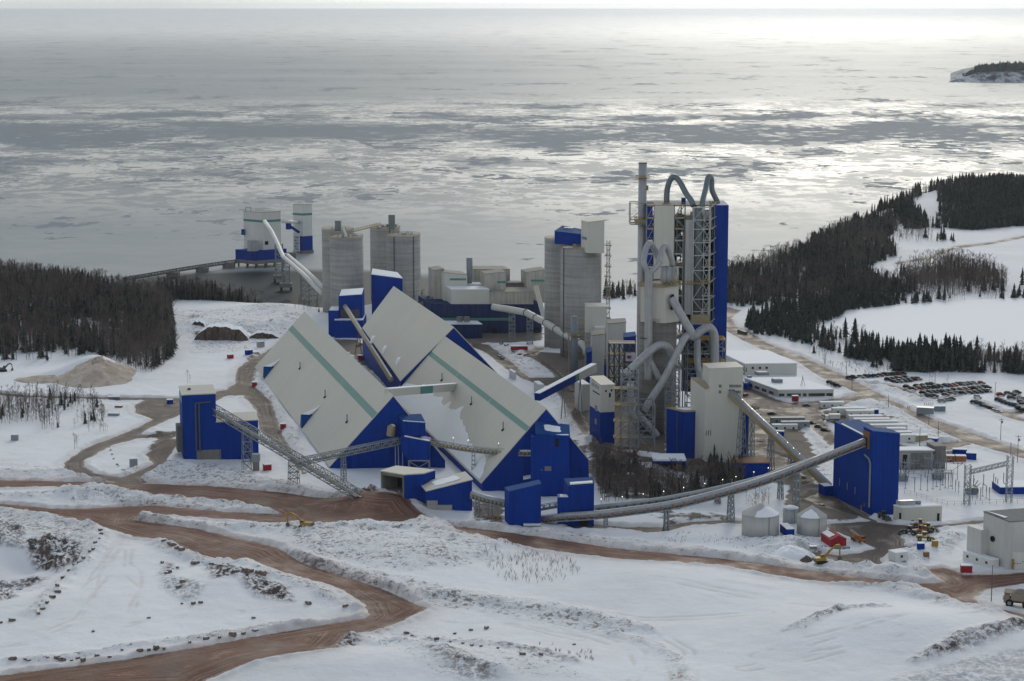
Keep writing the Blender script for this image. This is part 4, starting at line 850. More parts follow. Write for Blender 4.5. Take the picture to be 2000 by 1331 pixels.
# ---------------------------------------------------------------- gallery from the right store to the mill side
p = AtY(1049, 776, 985); q = AtY(1160, 718, 1040)
t = thing('inclined_gallery', 'blue and beige enclosed gallery climbing from the right A-frame store towards the mill', 'conveyor gallery', p)
MB().use(M['blue']).beam(p, p.lerp(q, .62), 3, 3.6).build('wall', t); MB().use(M['teal']).beam(p.lerp(q, .62), p.lerp(q, .68), 3.05, 3.6).build('teal_panel', t)
MB().use(M['beige']).beam(p.lerp(q, .68), q, 3.4, 4.2).build('end_wall', t); MB().use(M['snow']).beam(p+ZZ*2, q+ZZ*2, 3, .3).build('roof', t)
mb = MB().use(M['steel'])
for f in (.45, .75): a = p.lerp(q, f); mb.beam((a.x-1.2, a.y, -1), a-ZZ*1.5, .5); mb.beam((a.x+1.2, a.y, -1), a-ZZ*1.5, .5)
mb.build('trestle', t)
foot, zt = gbox(1137, 806, 0, 1122, 1152, 752, La=14)
bld('mill_annex', 'narrow pale beige annex below the inclined gallery', 'industrial building', foot, -2, [(zt, M['beige'], 'wall')], M['snow'], over=.15)
foot, zt = gbox(1052, 776, 0, 1036, 1062, 752, La=10)
bld('ground_shed', 'small beige shed under the snow beside the right store roof', 'shed', foot, -2, [(zt, M['white'], 'wall')], M['snow'], over=.15)
foot, zt = gbox(1003, 745, 0, 976, 1008, 728, La=10)
bld('ground_shed', 'flat white shed beside the road right of the A-frame ridge', 'shed', foot, -2, [(zt, M['white'], 'wall')], M['snow'], over=.15)
# ================================================================ SILOS
def silo(px0, px1, top_py, Y, label, group, z0=-2):
    cx = (px0+px1)/2; v = AtY(cx, top_py, Y); r = (AtY(px1, top_py, Y).x-AtY(px0, top_py, Y).x)/2; c = Vector((v.x, Y+r, 0)); zt = v.z
    t = thing('silo', label, 'silo', (c.x, c.y, z0), group)
    MB().use(M['concrete']).cyl(c.x, c.y, z0, zt, r, n=40).build('wall', t, smooth=False)
    mb = MB().use(M['dusty_roof']); mb.cyl(c.x, c.y, zt, zt+.35, r-.3, r-1.5, 40); mb.build('roof', t)
    mb = MB().use(M['yellow']); n = 28
    pts = [Vector((c.x+r*math.cos(2*math.pi*k/n), c.y+r*math.sin(2*math.pi*k/n), zt)) for k in range(n)]
    for k in range(n):
        a, b = pts[k], pts[(k+1) % n]; mb.beam(a+ZZ*1.2, b+ZZ*1.2, .16); mb.beam(a+ZZ*.65, b+ZZ*.65, .1); mb.beam(a, a+ZZ*1.2, .12)
    mb.build('handrail', t)
    o = [x for x in t.children if x.name.startswith('wall')][0]
    for p in o.data.polygons: p.use_smooth = abs(p.normal.z) < .5
    return t, c, r, zt
GS = 'concrete silos'
sA2 = silo(625.5, 688, 452, 1372, 'left back concrete silo of the left pair, behind its twin', GS)
sA1 = silo(641, 707, 466, 1335, 'left front concrete silo, the nearest silo of the left pair', GS)
sB2 = silo(720.5, 780, 448, 1440, 'right back concrete silo behind the blue head tower, with a grey lift box on top', GS)
sB1 = silo(753, 819.5, 463, 1400, 'right front concrete silo of the left group, standing behind the blue head tower', GS)
mb = MB().use(M['duct_dark']); c, r, z = sA2[1:]; mb.abox(c.x-1, c.x+3, c.y-r+1, c.y-r+6, z, z+7); q = mb.build('lift_head', sA2[0])
mb = MB().use(M['duct_dark']); c, r, z = sB2[1:]; mb.abox(c.x+3, c.x+7.5, c.y-r+1, c.y-r+6, z, z+10); mb.build('lift_head', sB2[0])
def clutter(t, c, r, z, n, seed):
    rnd = random.Random(seed); mb = MB()
    for k in range(n):
        a = rnd.uniform(0, 6.28); d = rnd.uniform(0, r*.75); x = c.x+d*math.cos(a); y = c.y+d*math.sin(a); s = rnd.uniform(.4, 1.3)
        mb.use(rnd.choice([M['yellow'], M['steel'], M['duct_dark'], M['tan'], M['steel']]))
        if rnd.random() < .4: mb.tube([(x, y, z), (x+s, y, z+2.2*s), (x+2*s, y+s, z+.2)], .25, 6)
        else: mb.abox(x-s, x+s, y-s*.7, y+s*.7, z, z+rnd.uniform(.8, 2.4))
    o = mb.build('roof_equipment', t); o['kind'] = 'stuff'
clutter(sA1[0], sA1[1], sA1[2], sA1[3], 7, 3); clutter(sA2[0], sA2[1], sA2[2], sA2[3], 8, 4); clutter(sB1[0], sB1[1], sB1[2], sB1[3], 8, 5); clutter(sB2[0], sB2[1], sB2[2], sB2[3], 12, 6)
for s_, aa in ((sB1, -2.1), (sB1, -.9), (sB2, -1.2)):
    t, c, r, z = s_; x = c.x+(r+.2)*math.cos(aa); y = c.y+(r+.2)*math.sin(aa)
    MB().use(M['steel_dark']).abox(x-.3, x+.3, y-.3, y+.3, 0, z).build('downpipe', t)
for s_ in (sA1,):   # two snowy discs of the roof
    t, c, r, z = s_; mb = MB().use(M['white']); mb.tube([(c.x+1, c.y-r+3, z+.3), (c.x-1.5, c.y-r+5, z+6)], .8, 8); mb.build('vent_pipe', t)
p = Vector((sA1[1].x+sA1[2]*.4, sA1[1].y+4, sA1[3]+3)); q = Vector((sB2[1].x-sB2[2]*.3, sB2[1].y, sB2[3]+2))
t = thing('silo_bridge', 'thin yellow and brown walkway bridge joining the two pairs of left silos', 'walkway', p)
mb = MB().use(M['tan']); mb.beam(p, q, 2.2, .7); mb.use(M['yellow']); mb.beam(p+ZZ*1.5-YY*1, q+ZZ*1.5-YY*1, .2); mb.beam(p+ZZ*1.5+YY*1, q+ZZ*1.5+YY*1, .2)
for k in range(13): a = p.lerp(q, k/12); mb.beam(a-YY*1, a-YY*1+ZZ*1.5, .15); mb.beam(a+YY*1, a+YY*1+ZZ*1.5, .15)
mb.build('deck', t)
# right silo group
sC1 = silo(1064, 1116, 470, 1226, 'left concrete silo of the right block, below the long blue box on its roof', GS)
sC2 = silo(1096, 1177, 488, 1190, 'wide right concrete silo carrying the pale head box, beside the ladder tower', GS)
MB().use(M['steel_dark']).abox(sC2[1].x-sC2[2]*.86-.3, sC2[1].x-sC2[2]*.86+.3, sC2[1].y-sC2[2]*.52-.3, sC2[1].y-sC2[2]*.52+.3, 0, sC2[3]).build('downpipe', sC2[0])
clutter(sC2[0], sC2[1]-XX*3, sC2[2]*.6, sC2[3], 9, 8)
c, r, z = sC2[1:]
MB().use(M['snow']).cyl(c.x-r*.66, c.y-r*.35, z+.3, z+.7, 3.0, n=14).build('snow', sC2[0])
Yh = 1212.0; A = AtY(1083, 490, Yh); B = AtY(1133, 512, Yh); zt = AtY(1083, 452, Yh).z; zb = AtY(1133, 487, Yh).z
ft = [A, Vector((B.x, Yh-10, 0)), Vector((B.x+5, Yh+2, 0)), Vector((A.x+5, Yh+12, 0))]
t = bld('silo_gallery', 'long blue box gallery on top of the right silos', 'conveyor gallery', ft, sC1[3]-.5, [([zt, AtY(1133, 458, Yh-10).z]+[AtY(1140, 452, Yh).z, zt+2], M['blue'], 'wall')], M['blue_roof'], over=.1, th=.3)
k = AtY(1102, 452, Yh+6); MB().use(M['white']).abox(k.x, k.x+5.5, Yh+5, Yh+9, k.z-4, k.z+2.2).build('vent_house', t); MB().use(M['teal']).abox(k.x-.05, k.x+2.2, Yh+4.94, Yh+6, k.z-1.5, k.z+2.0).build('teal_panel', t)
Yq = 1186.0; A = AtY(1148, 495, Yq); B = AtY(1180, 495, Yq); L = AtY(1135, 488, Yq+9)
ft = [A, B, Vector((B.x-3.5, Yq+12, 0)), Vector((L.x, Yq+9, 0))]; zt = AtY(1148, 434.5, Yq).z
t = bld('silo_head_box', 'tall pale head box with a dark dust stain, on the corner of the right silo', 'head house', ft, AtY(1148, 495, Yq).z, [([zt, zt+1.1, zt+1.5, zt], M['beige'], 'wall')], M['beige_roof'], over=.15)
d = (Vector(ft[3])-A); d.z = 0; d.normalize(); nn = Vector((d.y, -d.x, 0)); nn = nn if nn.y < 0 else -nn
panel(t, 'stripe', A, d, 1.5, 8.6, AtY(1140, 470, Yq).z, AtY(1140, 464.5, Yq).z, nn, M['teal'])
# dust stain is real soot on the cladding: a soft-edged mark of its own
sm = mat('soot_mark', (0.56, 0.55, 0.50), 0.6); n_ = sm.node_tree; b_ = n_.nodes['Principled BSDF']; tc = n_.nodes.new('ShaderNodeTexCoord'); gr = n_.nodes.new('ShaderNodeTexGradient'); gr.gradient_type = 'SPHERICAL'
mp_ = n_.nodes.new('ShaderNodeMapping'); mp_.inputs['Location'].default_value = (-.5*2.2, -.5*2.2, -.5*2.2); mp_.inputs['Scale'].default_value = (2.2, 2.2, 2.2); n_.links.new(tc.outputs['Generated'], mp_.inputs[0]); n_.links.new(mp_.outputs[0], gr.inputs[0])
rp = n_.nodes.new('ShaderNodeValToRGB'); rp.color_ramp.elements[0].color = (.56, .55, .50, 1); rp.color_ramp.elements[1].color = (.17, .165, .155, 1); rp.color_ramp.elements[1].position = .9; n_.links.new(gr.outputs[1], rp.inputs[0]); n_.links.new(rp.outputs[0], b_.inputs['Base Color'])
panel(t, 'soot_mark', A, XX, 1.2, B.x-A.x-.6, AtY(1160, 462, Yq).z, AtY(1160, 441, Yq).z, -YY, sm, .05)
# ladder tower on the right of the silo
p = AtY(1187, 640, 1196); zt = AtY(1187, 470, 1196).z
t = thing('ladder_tower', 'thin lattice stair mast with yellow landings beside the right silo', 'stair tower', (p.x, 1196, 0))
mb = MB().use(M['steel']); mb.lattice((p.x, 1196, 0), (p.x, 1196, zt), XX*.9, YY*.9, 26, .22); mb.build('frame', t)
mb = MB().use(M['tan'])
for k in range(8): z = zt-3-k*6.2; mb.abox(p.x-2.2, p.x+1.8, 1194.2, 1197.5, z, z+.4).beam((p.x-2.2, 1194.2, z+1.3), (p.x+1.8, 1194.2, z+1.3), .14)
for k in range(7): z = zt-3-k*6.2; mb.beam((p.x-2, 1194.5, z-6.2), (p.x+1.6, 1194.5, z+.2), .25)
mb.build('landing', t)['kind'] = 'stuff'
# beige loading house in front of the right silo
Yf = 1160.0; A = AtY(1143, 662, Yf); B = AtY(1184, 662, Yf); zt = AtY(1143, 600, Yf).z; zm = AtY(1143, 650, Yf).z
t = bld('loading_house', 'pale beige loading house attached to the front of the right silo', 'industrial building', [A, B, B+YY*8, A+YY*8], -2, [(zm, M['concrete'], 'lower_wall'), ([zt, zt, zt+1, zt+1], M['beige'], 'upper_wall')], M['beige_roof'], over=.15)
a, b = AtY(1161, 690, Yf-4), AtY(1182, 640, Yf-4); MB().use(M['beige']).abox(a.x, b.x, Yf-4, Yf-.05, -1, b.z).build('lean_to', t)
MB().use(M['snow']).abox(a.x, b.x, Yf-4, Yf-.05, b.z, b.z+.35).build('snow', t)
# ================================================================ MILL
def mbox(px0, px1, pyb, pyt, Y, dep, m, tilt=0.0): A = AtY(px0, pyb, Y); B = AtY(px1, pyb, Y); zt = AtY(px0, pyt, Y).z; return [A, B, B+AX*dep, A+AX*dep], A.z, [zt, zt+tilt, zt+tilt, zt]
Ym = 1290.0
ft, z, zt = mbox(842, 1058, 650, 600, Ym, 40, None)
t = thing('cement_mill', 'dusty beige and blue cement mill with several roof houses behind the right store', 'industrial building', (ft[0].x, Ym, 0))
z1 = AtY(900, 594, Ym).z; z2 = AtY(1000, 592, Ym).z
mb = MB().use(M['blue_dusty']); mb.prism([AtY(842, 650, Ym)-ZZ*0, AtY(936, 650, Ym-2), AtY(1058, 650, Ym), AtY(1058, 650, Ym)+AX*40, AtY(842, 650, Ym)+AX*40], -2, z1); mb.build('lower_wall', t)
mb = MB().use(M['teal']); a = AtY(862, 626, Ym-2.2); b = AtY(1000, 626, Ym-2.2); mb.abox(a.x, b.x, Ym-2.3, Ym-1.0, AtY(900, 626.5, Ym-2).z, AtY(900, 621.5, Ym-2).z); mb.build('stripe', t)
for px in (960, 1042): a = AtY(px, 651, Ym-2.2); MB().use(M['dark']).abox(a.x, a.x+3.6, Ym-2.4, Ym-1, -1, AtY(px, 642, Ym-2).z).build('door', t)
def mp(nm, px0, px1, pyt, Y, dep, m, zb, roofm, tilt=0.0, over=.15):
    A = AtY(px0, 600, Y); B = AtY(px1, 600, Y); za = AtY(px0, pyt, Y).z; f = [A, B, B+AX*dep, A+AX*dep]; tops = [za, za+tilt, za+tilt, za]
    o = MB().use(m).prism(f, zb, tops).build(nm, t); mb = MB().use(roofm); slab(mb, grow(f, over), [q+.3 for q in tops], .35); mb.build('roof', o); return f, tops, o
mp('upper_wall', 882, 956, 566, Ym-1, 26, M['beige'], z1, M['snow']); mp('upper_wall', 956.2, 1042, 571, Ym-1.5, 24, M['sooty'], z1, M['dusty_roof'])
f, tp, o = mp('roof_house', 868, 913, 533, Ym+14, 16, M['beige'], z1-2, M['dusty_roof'], -1.5); panel(o, 'stripe', f[0], XX, 3.5, 14, AtY(880, 548, Ym+14).z, AtY(880, 544, Ym+14).z, -YY, M['teal'])
f, tp, o = mp('roof_house', 847, 867.8, 529, Ym+22, 16, M['sooty'], 0, M['dusty_roof'], 1.0)
f, tp, o = mp('roof_house', 948, 988, 536, Ym+6, 14, M['sooty'], z1-2, M['dusty_roof'], 1.5); panel(o, 'stripe', f[0], XX, 7.5, 13, AtY(960, 553.5, Ym+6).z, AtY(960, 549.5, Ym+6).z, -YY, M['teal'])
f, tp, o = mp('roof_house', 926, 996, 527, Ym+34, 18, M['sooty'], z1-2, M['dusty_roof'], 0.0)
f, tp, o = mp('roof_house', 1028, 1066, 533, Ym+18, 14, M['sooty'], z1-2, M['dusty_roof'], 2.0); panel(o, 'stripe', f[0], XX, 3, 12, AtY(1040, 550.5, Ym+18).z, AtY(1040, 546.5, Ym+18).z, -YY, M['teal'])
mp('roof_house', 912, 948, 556, Ym+16, 10, M['sooty'], z1-2, M['snow'])
mp('roof_house', 988.5, 1020, 553, Ym+24, 10, M['concrete_dark'], z1-2, M['dusty_roof'])
p = AtY(917, 560, Ym+20); MB().use(M['steel']).tube([(p.x, Ym+20, z1), (p.x, Ym+20, AtY(917, 521, Ym+20).z), (p.x, Ym+20, AtY(917, 504, Ym+20).z)], [1.3, 2.0, 2.0], 16).build('stack', t, smooth=True)
a = AtY(1046, 558, Ym-3); b = AtY(1063, 622, Ym-6); MB().use(M['beige']).beam(a, b, 3.0, 4.5).build('chute', t)
f, z, zt_ = mbox(876, 942, 658, 634, Ym-22, 14, None); MB().use(M['blue_dusty']).prism(f, -2, zt_).build('front_wall', t); mb = MB().use(M['snow']); slab(mb, grow(f, .1), [q+.3 for q in zt_], .35); mb.build('front_roof', t)
mb = MB().use(M['concrete_dark']); q = f[0]+XX*7+YY*4; mb.tube([q+ZZ*zt_[0], q+ZZ*(zt_[0]+3)], 2.0, 12); mb.tube([q+XX*4.4+ZZ*zt_[0], q+XX*4.4+ZZ*(zt_[0]+3)], 2.0, 12); mb.build('roof_drum', t)
a = AtY(822, 598, 1315); b = AtY(853, 582, 1315); MB().use(M['concrete_dark']).beam(a, b, 5, 4).build('gallery', t)
# blue buildings by the left silos
Yb1 = G(675, 662, 0).y
A = AtY(653, 661, Yb1); B = AtY(710, 661, Yb1); zlo = AtY(660, 626, Yb1).z
t = thing('silo_feed_house', 'stepped blue feed house with snow ledges at the foot of the left silos', 'industrial building', (A.x, Yb1, 0))
MB().use(M['blue']).abox(A.x, B.x, Yb1, Yb1+26, -2, zlo).build('lower_wall', t)
MB().use(M['snow']).abox(A.x+.2, B.x-.2, Yb1, Yb1+25.8, zlo, zlo+.4).build('snow', t)
a, b = AtY(661.5, 600, Yb1+6), AtY(708, 600, Yb1+6); zt = AtY(670, 579, Yb1+6).z
f = [a, b, b+YY*18, a+YY*18]; MB().use(M['blue']).prism(f, zlo+.3, [zt, zt+1, zt+2.5, zt+1.5]).build('upper_wall', t); mb = MB().use(M['snow']); slab(mb, grow(f, -.5), [zt+.4, zt+1.4, zt+2.9, zt+1.9], .4); mb.build('roof', t)
a2, b2 = AtY(641, 600, Yb1+4), AtY(661.4, 600, Yb1+4); z3 = AtY(650, 607, Yb1+4).z; MB().use(M['blue']).abox(a2.x, b2.x, Yb1+4, Yb1+20, -2, z3).build('side_wall', t); MB().use(M['snow']).abox(a2.x+.5, b2.x-.3, Yb1+4.2, Yb1+19, z3, z3+.4).build('snow', t)
panel(t, 'dust_stain', Vector((b.x-14, Yb1+6, 0)), XX, 0, 12, zlo+.8, zlo+6, -YY, mat('dust_on_blue', (0.09, 0.075, 0.10), .8, noise=.5, nscale=.15), .05)
Y2 = 1325.0; A = AtY(726.5, 640, Y2); B = AtY(787, 640, Y2); zl, zr = AtY(726.5, 536, Y2).z, AtY(787, 544, Y2).z
f = [A, B, B+YY*12-XX*4, A+YY*12]
bld('head_tower', 'plain blue head tower with a white roof edge rising behind the tall A-frame ridge', 'industrial building', f, -2, [([zl, zr, zr+2.2, zl+2], M['blue'], 'wall')], M['snow'], over=.05)
# ================================================================ STACK AND PREHEATER TOWER
Yk = 1022.0; p = AtY(1251.5, 700, Yk); zt = AtY(1252, 318, Yk).z
t = thing('chimney', 'tall slim grey chimney stack with two yellow platforms left of the preheater tower', 'chimney', (p.x, Yk, 0))
MB().use(M['duct']).tube([(p.x, Yk, -2), (p.x, Yk, 60), (p.x, Yk, zt)], [2.35, 2.2, 2.1], 24).build('shaft', t, smooth=True)
MB().use(M['steel_dark']).tube([(p.x, Yk, zt-.4), (p.x, Yk, zt+.15)], [2.16, 2.16], 24).build('rim', t)
def ringdeck(x, y, z, r, name='platform', m=M['yellow'], parent=None):
    mb = MB().use(m); n = 16
    pts = [Vector((x+r*math.cos(6.2832*k/n), y+r*math.sin(6.2832*k/n), z)) for k in range(n)]; mb.prism(pts, z-.25, z, bottom=True)
    for k in range(n): a, b = pts[k], pts[(k+1) % n]; mb.beam(a+ZZ*1.1, b+ZZ*1.1, .16); mb.beam(a+ZZ*.55, b+ZZ*.55, .12); mb.beam(a, a+ZZ*1.1, .14)
    return mb.build(name, parent)
ringdeck(p.x, Yk, AtY(1252, 347, Yk).z, 3.5, parent=t); ringdeck(p.x, Yk, AtY(1252, 428, Yk).z, 3.9, parent=t); ringdeck(p.x, Yk, AtY(1252, 435, Yk).z, 3.9, parent=t)
MB().use(M['yellow']).abox(p.x+2.1, p.x+2.9, Yk-1, Yk-.2, AtY(0, 372, Yk).z, AtY(0, 362, Yk).z).build('ladder_cage', t)
# preheater tower
YT, DT = 1012.0, 25.0
def TX(px, py=500): return AtY(px, py, YT).x
def TZ(py): return AtY(1330, py, YT).z
x0, x1 = TX(1262), TX(1421.5); zt = TZ(401)
t = thing('preheater_tower', 'tall open preheater tower with one beige and one bright blue side panel and ducts inside', 'industrial tower', (x0, YT, 0)); PT = t
bx0 = TX(1395.5)
MB().use(M['blue']).abox(bx0, x1, YT-.3, YT+DT, -2, zt).build('side_panel', t)
MB().use(M['beige']).abox(TX(1277), TX(1315.5), YT-.4, YT-.05, TZ(545), TZ(402)).build('front_panel', t)
MB().use(M['blue']).abox(x0, TX(1274), YT+.2, YT+.5, 10, TZ(401)).build('corner_panel', t)
MB().use(M['blue']).abox(x0+.5, TX(1330), YT+DT-.5, YT+DT, 10, TZ(440)).build('rear_panel', t)
MB().use(M['blue']).abox(TX(1342), bx0, YT+DT-.5, YT+DT, 10, TZ(425)).build('rear_panel', t)
fl = [401, 425, 446, 469, 495, 521, 548, 577, 604, 632, 660, 690, 720]
for k, py in enumerate(fl):
    z = TZ(py); mb = MB().use(M['dusty_roof'] if k == 0 else M['steel_dark'])
    mb.abox(x0, bx0-.05, YT+.6, YT+DT-.6, z-.3, z); mb.build('floor', t)
    mb = MB().use(M['tan'] if k in (0, 1, 2, 6) else M['steel_light']); mb.beam((x0, YT+.2, z-.3), (bx0, YT+.2, z-.3), .4, .8)
    mb.use(M['yellow'] if k not in (0, 3, 4) else M['steel']); mb.beam((x0, YT+.15, z+1.1), (bx0, YT+.15, z+1.1), .14); 
    for q in range(18): xx = x0+(bx0-x0)*q/17; mb.beam((xx, YT+.15, z), (xx, YT+.15, z+1.1), .1)
    mb.build('floor_edge', t)
mb = MB().use(M['steel'])
for px in (1262, 1277, 1316, 1337, 1395):
    for yy in (YT+.3, YT+DT-.8): mb.beam((TX(px), yy, 0), (TX(px), yy, zt), .6)
for k in range(len(fl)-1):
    za, zb = TZ(fl[k]), TZ(fl[k+1]); a, b = TX(1317), TX(1337)
    if k % 2: mb.beam((a, YT+.3, za), (b, YT+.3, zb), .4)
    else: mb.beam((b, YT+.3, za), (a, YT+.3, zb), .4)
    if k < 6: px = (1262, 1277, 1316, 1337, 1395)[k % 5]; mb.beam((TX(px), YT+.3, zt-.4), (TX(px), YT+DT-.8, zt-.4), .5)
    c_, d_ = TX(1337), TX(1395); mb.beam((c_, YT+DT-1, za), (d_, YT+DT-1, zb), .4)
mb.build('frame', t)
# cyclones seen inside
for px, py, r in ((1327, 440, 3.4), (1327, 482, 3.6), (1327, 535, 3.6), (1365, 440, 3.2), (1326, 590, 3.6), (1388, 585, 2.6)):
    z = TZ(py); x = TX(px); MB().use(M['duct_dark']).tube([(x, YT+8, z+4.5), (x, YT+8, z), (x, YT+8, z-6)], [r, r, .9], 16).build('cyclone', t, smooth=True)
rt = random.Random(9)
for k in range(9):
    x = TX(rt.choice([1318, 1322, 1330, 1334, 1340, 1388, 1392])+rt.uniform(-1, 1)); y = YT+rt.uniform(-.6, 3); za, zb = sorted((TZ(rt.uniform(405, 700)), TZ(rt.uniform(405, 700))))
    MB().use(M[rt.choice(['steel', 'duct_dark', 'tan', 'steel_dark'])]).tube([(x, y, za), (x, y, zb), (x+rt.uniform(-2, 2), y+3, zb+3)], rt.uniform(.2, .45), 8).build('service_pipe', t)
for k in range(len(fl)-1):
    for q in range(3):
        x = TX(rt.uniform(1318, 1390)); z = TZ(fl[k+1]); s = rt.uniform(.7, 1.8); MB().use(M[rt.choice(['steel', 'steel_dark', 'tan', 'duct_dark', 'duct'])]).abox(x-s, x+s, YT+1.5, YT+4, z, z+rt.uniform(1.2, 3.5)).build('equipment', t)
    za, zb = TZ(fl[k]), TZ(fl[k+1]); a, b = TX(1264), TX(1276); mb = MB().use(M['tan']); mb.beam((a, YT+.1, zb), (b, YT+.1, za), .5, .25); mb.build('stair', t)
# pale lift shaft and the round riser in its lattice
MB().use(M['duct']).abox(TX(1337), TX(1351.5), YT-4.5, YT-1.0, TZ(612), TZ(428)).build('lift_shaft', t)
xr = TX(1362); MB().use(M['duct_dark']).tube([(xr, YT-2.6, TZ(628)), (xr, YT-2.6, TZ(416)), (xr, YT-2.2, TZ(404))], 2.1, 16).build('riser_duct', t, smooth=True)
mb = MB().use(M['steel_light']); xa, xb = TX(1352), TX(1384.5)
for xx in (xa, xb):
    for yy in (YT-5.2, YT-.3): mb.beam((xx, yy, TZ(640)), (xx, yy, TZ(404)), .5)
pys = [404, 428, 446, 472, 497, 526, 551, 582, 606, 630]
for k, py in enumerate(pys):
    z = TZ(py); mb.beam((xa, YT-5.2, z), (xb, YT-5.2, z), .45); mb.beam((xb, YT-5.2, z), (bx0+.5, YT-.3, z+(1.2 if k % 3 else 2)), .35)
    if k < len(pys)-1:
        z2 = TZ(pys[k+1]); xm = TX(1372)
        mb.beam((xa, YT-5.2, z if k % 2 else z2), (xm, YT-5.2, z2 if k % 2 else z), .32); mb.beam((xm, YT-5.2, z), (xb, YT-5.2, z2), .28); mb.beam((xm, YT-5.2, z2), (xb, YT-5.2, z), .28); mb.beam((xm, YT-5.2, z), (xm, YT-5.2, z2), .3)
mb.build('duct_frame', t)
mb = MB().use(M['yellow']); z = TZ(551); mb.abox(TX(1338), TX(1386), YT-6.2, YT-.5, z-.3, z)
for q in range(14): xx = TX(1338)+(TX(1386)-TX(1338))*q/13; mb.beam((xx, YT-6.2, z), (xx, YT-6.2, z+1.2), .14)
mb.beam((TX(1338), YT-6.2, z+1.2), (TX(1386), YT-6.2, z+1.2), .2); mb.build('platform', t)
MB().use(M['blue']).abox(TX(1350), TX(1386), YT-5.4, YT-.5, TZ(655), TZ(629)).build('hopper_box', t); MB().use(M['tan']).abox(TX(1350), TX(1386), YT-5.6, YT-.5, TZ(629), TZ(612)).build('collar', t)
def gooseneck(pts, r, m, name, parent, n=14, rings=0):
    # smooth a polyline with Catmull-Rom
    P = [Vector(q) for q in pts]; out = []
    for i in range(len(P)-1):
        a = P[max(i-1, 0)]; b = P[i]; c = P[i+1]; d = P[min(i+2, len(P)-1)]
        for k in range(5):
            s = k/5; out.append(0.5*((2*b)+(c-a)*s+(2*a-5*b+4*c-d)*s*s+(3*b-a-3*c+d)*s*s*s))
    out.append(P[-1]); mb = MB().use(m); mb.tube(out, r, n)
    o = mb.build(name, parent, smooth=True)
    return out, o
def pxpath(lst): return [AtY(a, b, y) for a, b, y in lst]
gooseneck(pxpath([(1302, 397, YT+10), (1303, 372, YT+10), (1309, 352, YT+9), (1318, 346, YT+8), (1328, 356, YT+6), (1340, 378, YT+3), (1350, 392, YT), (1354, 402, YT-2)]), 1.45, M['duct_dark'], 'gooseneck_duct', t)
gooseneck(pxpath([(1371, 404, YT-2), (1373, 390, YT-1), (1378, 370, YT+4), (1382, 350, YT+8), (1386, 344.5, YT+10), (1390, 352, YT+12), (1390.5, 370, YT+12), (1395, 382, YT+12), (1401, 394, YT+12)]), 1.35, M['duct_dark'], 'gooseneck_duct', t)
mb = MB().use(M['tan']); mb.tube([AtY(1302, 400, YT+10), AtY(1302, 396, YT+10)], 2.4, 12); mb.tube([AtY(1398, 398, YT+12), AtY(1398, 393, YT+12)], 2.2, 12); mb.build('duct_base', t)
MB().use(M['blue']).abox(TX(1332), TX(1340), YT+6, YT+9, zt, zt+3).build('roof_cabin', t)
# platform cage joining chimney and tower
mb = MB().use(M['steel']); xa, xb = AtY(1231, 420, Yk-4).x, AtY(1262, 420, Yk-4).x; z0, z1 = AtY(1231, 438, Yk-4).z, AtY(1231, 397, Yk-4).z
for yy in (Yk-4, Yk+4):
    for xx in (xa,): mb.beam((xx, yy, z0), (xx, yy, z1), .35)
    mb.beam((xa, yy, z1), (xb+4, yy, z1-.3), .35); mb.beam((xa, yy, z0), (xb+4, yy, z0-.6), .6)
mb.beam((xa, Yk-4, z0), (xa, Yk+4, z0), .4); mb.beam((xa, Yk-4, z1), (xa, Yk+4, z1), .4); mb.beam((xa, Yk-4, z0+2.5), (xa+5, Yk-4, z0+6.5), .25)
mb.build('stack_cage', t)
mb = MB().use(M['tan']); mb.abox(xa, xb+4, Yk-4.1, Yk-2.6, z0+2, z0+2.4).abox(xa+2.5, xb+1, Yk-4.0, Yk-2.6, z0+.2, z0+2.2).beam((xa, Yk-4.1, z0+3.6), (xb+4, Yk-4.1, z0+3.6), .2); mb.build('cage_deck', t)
# ---------------------------------------------------------------- raw meal silo with faceted head and the round ducts
Yr = 973.0; cx = AtY(1287, 700, Yr).x; r = (AtY(1324.5, 700, Yr).x-AtY(1250.5, 700, Yr).x)/2; c = Vector((cx, Yr+r, 0))
t = thing('raw_meal_silo', 'concrete silo with a pale faceted head and bent ducts before the preheater tower', 'silo', (c.x, c.y, 0)); RS = t
zc = AtY(1287, 629, Yr).z; zh = AtY(1287, 560, Yr).z
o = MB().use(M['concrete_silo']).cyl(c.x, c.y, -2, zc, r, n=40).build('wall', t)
for q in o.data.polygons: q.use_smooth = abs(q.normal.z) < .5
h = [Vector((AtY(px, 600, yy).x, yy, 0)) for px, yy in ((1251, Yr+3), (1299, Yr-1.5), (1325, Yr+4), (1318, Yr+15), (1262, Yr+15))]
MB().use(M['beige']).prism(h, zc-.5, [zh, zh-.4, zh+.6, zh+1, zh+.5]).build('head_wall', t)
mb = MB().use(M['tan']); g = grow(h, .9); mb.prism(g, zh-.2, zh+.25, bottom=True); mb.use(M['yellow'])
for k in range(5):
    a, b = g[k], g[(k+1) % 5]; mb.beam(a+ZZ*(zh+1.4), b+ZZ*(zh+1.4), .2)
    for s in range(9): q = a.lerp(b, s/8); mb.beam(q+ZZ*zh, q+ZZ*(zh+1.4), .14)
mb.build('head_platform', t)
ringdeck(c.x, c.y, zc+.2, r+.5, 'ring_platform', M['tan'], t)
MB().use(M['dark']).abox(AtY(1310, 575, Yr-.5).x, AtY(1316.5, 575, Yr-.5).x, Yr-1.2, Yr+3, AtY(1310, 605, Yr).z, AtY(1310, 576, Yr).z).build('opening', t)
gooseneck(pxpath([(1266.5, 742, Yr-3), (1266.5, 700, Yr-3), (1266.5, 650, Yr-3), (1267, 600, Yr-3), (1267, 540, Yr-3), (1267, 530, Yr-3)]), 1.95, M['duct'], 'vertical_duct', t)
